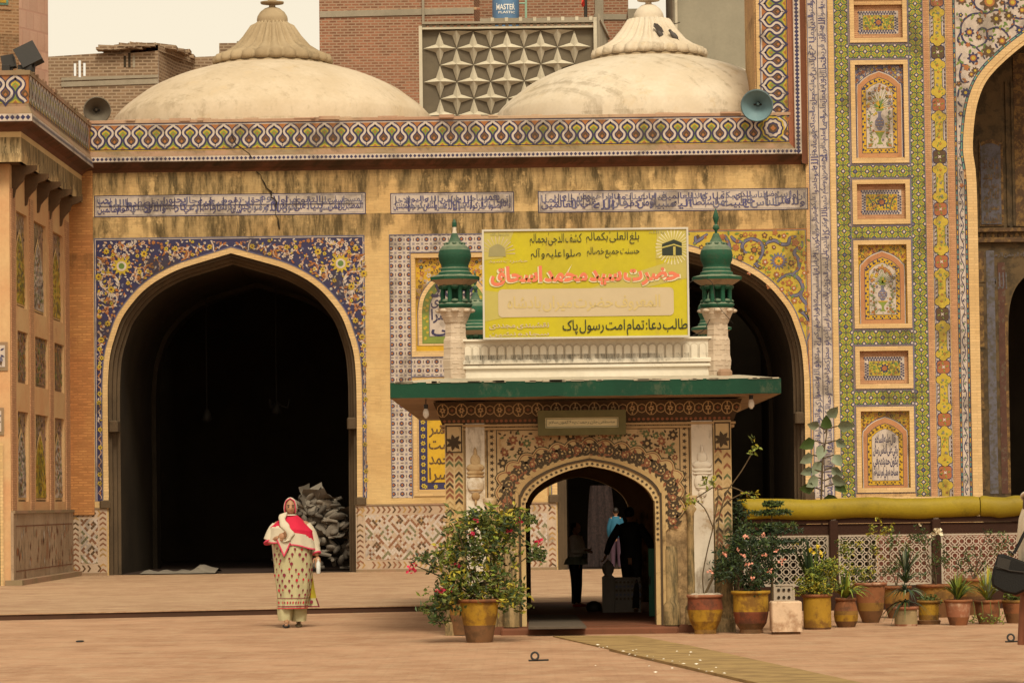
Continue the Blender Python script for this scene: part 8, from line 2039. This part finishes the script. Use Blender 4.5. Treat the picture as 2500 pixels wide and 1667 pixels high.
c = base+Vector((.35, -.13, .70)); t = empty('water_bottle', c, 'small clear water bottle held in the hand of the woman', 'bottle'); mb = MB(); mb.lathe(c, [(.022, -.03), (.028, -.02), (.028, .10), (.012, .13), (.012, .14)], glass, 14); mb.build('bottle_body', t); mb = MB(); mb.lathe(c, [(.015, .138), (.015, .160)], whf, 12); mb.build('cap', t)
# generic clothed figure
def figure(px, py, zf, H, label, top_m, leg_m, yaw, arms, lean=0.0, skirt=None, hair_len=0, shoe=iron, legs_=((-.09, 0), (.09, 0)), pitch=0.0, sk=skin, shr=1.0):
    base = atZ(px, py, zf); k = H/1.66; q = lean
    V = [(0, 0, .88, .115, .10), (q*.3, 0, 1.05, .12, .10), (q*.7, 0, 1.25, .14, .10), (q, 0, 1.40, .055), (q, -.01, 1.46, .05)]; E = [(0, 1), (1, 2), (2, 3), (3, 4)]
    for (sx, el, ha) in ((-1, arms[0][0], arms[0][1]), (1, arms[1][0], arms[1][1])):
        n = len(V); V += [(q+sx*.165*shr, 0, 1.355, .058), (*el, .043), (*ha, .028)]; E += [(2, n), (n, n+1), (n+1, n+2)]
    for sx, (fx_, fy_) in zip((-1, 1), legs_):
        n = len(V); V += [(sx*.085, 0, .80, .085), ((sx*.085+fx_)/2, fy_*.45-.015, .45, .06), (fx_, fy_, .08, .042), (fx_, fy_-.12, .03, .034)]; E += [(0, n), (n, n+1), (n+1, n+2), (n+2, n+3)]
    t = person(base, label, V, E, (q, -.015, 1.545), .0, [(a[1], Vector(a[1])-Vector(a[0]), (0, 1, 0), sk, .95, .7) for a in arms], sk, yaw, k, pitch)
    def pb(): return PB(base, yaw, k)
    b = pb(); sheet([(1.425, q, 0, .07, .065), (1.39, q, 0, .16*shr, .09), (1.30, q*.85, 0, .195*shr, .125), (1.1, q*.4, 0, .175, .13, .015), (.95, q*.1, 0, .17, .13, .02), (.86, 0, 0, .175, .135, .03)], top_m, b, 32)
    for sx, a in zip((-1, 1), arms): b.tube([tuple(x) for x in spline([(q+sx*.15*shr, 0, 1.36), a[0], (Vector(a[0])*.12+Vector(a[1])*.88)], 4)], [.075, .072, .068, .064, .062, .058, .054, .05, .046], top_m, 12)
    b.build('jumper', t)
    b = pb()
    for sx, (fx_, fy_) in zip((-1, 1), legs_): b.tube([tuple(x) for x in spline([(sx*.08, 0, .92), (sx*.085, 0, .78), ((sx*.085+fx_)/2, fy_*.45-.015, .45), (fx_, fy_, .07)], 3)], [.10, .105, .10, .095, .085, .075, .07, .062, .056, .052], leg_m, 14)
    b.build('trousers', t)
    if skirt: b = pb(); sheet([(1.0, 0, 0, .165, .13), (.93, 0, 0, .22, .19, .05), (.84, 0, 0, .25, .22, .08)], skirt, b, 48, nf=14); b.build('skirt', t)
    for (fx_, fy_) in legs_: b = pb(); b.ell((fx_, fy_-.07, .035), .045, .12, .035, shoe, 12, 6); b.build('shoe', t)
    b = pb(); b.ell((q, .012, 1.575), .082, .098, .092, hair, 18, 10)
    if hair_len: b.ell((q, .075, 1.52-hair_len*.3), .045, .04, .05+hair_len*.4, hair, 12, 8)
    b.build('hair', t); return t
gry = M('grey_knit', (.62, .58, .52), .2, .9, 20, .2); blk = M('black_cloth', (.012, .011, .011), .3, .8, 20); tut = M('green_net', (.22, .26, .20), .25, .9, 20); rsh = M('red_shoe', (.35, .04, .02), .2, .5); blu = M('blue_shirt', (.015, .09, .15), .2, .8); lil = M('lilac_cloth', (.05, .025, .04), .2, .8)
figure(1407, 1481, Z0, 1.15, 'girl in a grey jumper and puffy skirt standing inside the shrine', gry, blk, math.radians(62), (((-.24, -.06, 1.12), (-.06, -.24, 1.12)), ((.24, -.06, 1.12), (.06, -.26, 1.10))), skirt=tut, hair_len=.12, shoe=rsh, pitch=.35)
figure(1543, 1494, Z0, 1.36, 'dark clothed youth leaning with one hand on the post inside the shrine', blk, blk, math.radians(160), (((.0, -.08, 1.10) if 0 else (-.30, .0, 1.12), (-.36, .02, .88)), ((.32, .02, 1.14), (.44, -.05, .90))), lean=.02, legs_=((-.10, .12), (.09, -.05)), shoe=pbk_, sk=blk if 0 else skin)
figure(1505, 1388, Z0, 1.30, 'child in a bright blue shirt farther off behind the shrine', blu, lil, math.radians(180), (((-.19, 0, 1.1), (-.18, -.08, .85)), ((.19, 0, 1.1), (.18, -.08, .85))), shr=.72)
# person cut by the right edge of the frame, back turned, with a black camera bag
YR = 27.0; base = Vector((at(2545, 1400, YR).x, YR, 0)); k = 1.0
shw = M('pale_shawl', (.62, .53, .40), .12, .85, 14, .2); brw = M('brown_leather', (.16, .05, .02), .25, .5, 12); hbr = M('brown_hair', (.06, .028, .014), .3, .5, 30); rbd = M('rust_cloth', (.22, .08, .04), .2, .85, 14)
V = [(0, 0, .86, .13), (0, 0, 1.05, .13), (0, 0, 1.25, .14), (0, 0, 1.40, .055), (0, -.01, 1.47, .05), (-.17, 0, 1.33, .055), (-.25, -.04, 1.08, .042), (-.24, -.20, .95, .028), (.17, 0, 1.33, .055), (.24, 0, 1.08, .042), (.25, -.10, .86, .028), (-.09, 0, .78, .085), (-.10, 0, .45, .06), (-.10, 0, .08, .042), (-.10, -.12, .03, .034), (.09, 0, .78, .085), (.10, 0, .45, .06), (.10, 0, .08, .042), (.10, -.12, .03, .034)]
E_ = [(0, 1), (1, 2), (2, 3), (3, 4), (2, 5), (5, 6), (6, 7), (2, 8), (8, 9), (9, 10), (0, 11), (11, 12), (12, 13), (13, 14), (0, 15), (15, 16), (16, 17), (17, 18)]
yw = math.radians(100)
vis = person(base, 'person in a pale shawl at the right edge with a black bag on the shoulder', V, E_, (0, -.01, 1.50), .0, [((-.24, -.20, .95), (0, -1, -.2), (0, 0, 1), skin, 1, .7), ((.25, -.10, .86), (0, -.2, -1), (1, 0, 0), skin, 1, .6)], yaw=yw)
b = PB(base, yw); b.ell((0, .02, 1.515), .098, .118, .128, hbr, 22, 12); b.ell((0, .10, 1.45), .07, .05, .10, hbr, 14, 8); b.build('hair', vis)
b = PB(base, yw); sheet([(1.47, 0, .03, .09, .10), (1.42, 0, .02, .15, .13, .02), (1.35, 0, .01, .21, .16, .03), (1.2, 0, .01, .235, .18, .03), (1.05, 0, 0, .225, .18, .04), (.98, 0, 0, .23, .18, .05)], shw, b, 48)
b.tube([(.10*math.cos(q_), .03+.125*math.sin(q_), 1.46+.11*math.sin(q_*.5)) for q_ in [i*.3 for i in range(22)]], .014, shw, 6); b.build('shawl', vis)
b = PB(base, yw); sheet([(1.02, 0, 0, .17, .14), (.8, 0, 0, .21, .17, .03), (.5, 0, 0, .23, .19, .05), (.35, 0, 0, .24, .20, .06)], rbd, b, 48); b.build('tunic', vis)
b = PB(base, yw)
for sx in (-.1, .1): sheet([(.5, sx, 0, .09, .09), (.1, sx, 0, .075, .075, .04)], rbd, b, 24)
b.build('trousers', vis)
for sx in (-.1, .1): b = PB(base, yw); b.ell((sx, -.06, .03), .045, .12, .03, brw, 12, 6); b.build('shoe', vis)
sb_ = YR/F; bag = empty('camera_bag', at(2465, 1450, YR-.1), 'black camera bag hanging from a strap at the right edge', 'bag')
bagm = M('bag_black', (.006, .0055, .005), .3, .75, 12, .2); bagg = M('bag_panel', (.03, .026, .022), .2, .85, 12, .2)
mb = MB(); o_ = [(2436, 1352), (2450, 1351), (2505, 1372), (2530, 1390), (2512, 1438), (2480, 1452), (2450, 1446), (2422, 1430), (2420, 1412), (2424, 1388)]
fr_ = [at(x, y, YR-.22) for x, y in o_]; bk_ = [at(x, y, YR-.03) for x, y in o_]; mid_f = [p_+((sum(fr_, Vector())/len(fr_))-p_)*.12+Vector((0, -.03, 0)) for p_ in fr_]
mb.loft([bk_, fr_, mid_f], bagm, True, False); mb.face(mid_f, bagm); mb.face(bk_[::-1], bagm); mb.build('body', bag)
mb = MB(); P = [at(x, y, YR-.262) for x, y in ((2438, 1358), (2468, 1366), (2462, 1392), (2432, 1386))]; mb.mesh(P+[p_+Vector((0, .04, 0)) for p_ in P], [(0, 1, 2, 3), (0, 1, 5, 4), (1, 2, 6, 5), (2, 3, 7, 6), (3, 0, 4, 7)], bagg)
mb.tube([at(x, y, YR-.262) for x, y in ((2427, 1380), (2465, 1392), (2500, 1396))], .006, bagg, 5); mb.build('pocket', bag)
mb = MB(); A = [at(x, y, YR-.18) for x, y in ((2468, 1356), (2478, 1338), (2492, 1310), (2512, 1272))]; B2 = [p_+Vector((.038, .0, .018)) for p_ in A]; C2 = [p_+Vector((0, .006, 0)) for p_ in A]
mb.loft([A, B2, [p_+Vector((0, .006, 0)) for p_ in B2], C2], bagm, False); mb.tube([at(2462, 1344, YR-.18), at(2476, 1352, YR-.18)], .009, iron, 6); mb.build('strap', bag)
mb = MB(); A = [at(x, y, YR-.12) for x, y in ((2470, 1452), (2488, 1440), (2512, 1412), (2535, 1388))]; mb.loft([A, [p_+Vector((.05, .01, -.015)) for p_ in A]], brw, False, True); mb.build('leather_flap', bag)
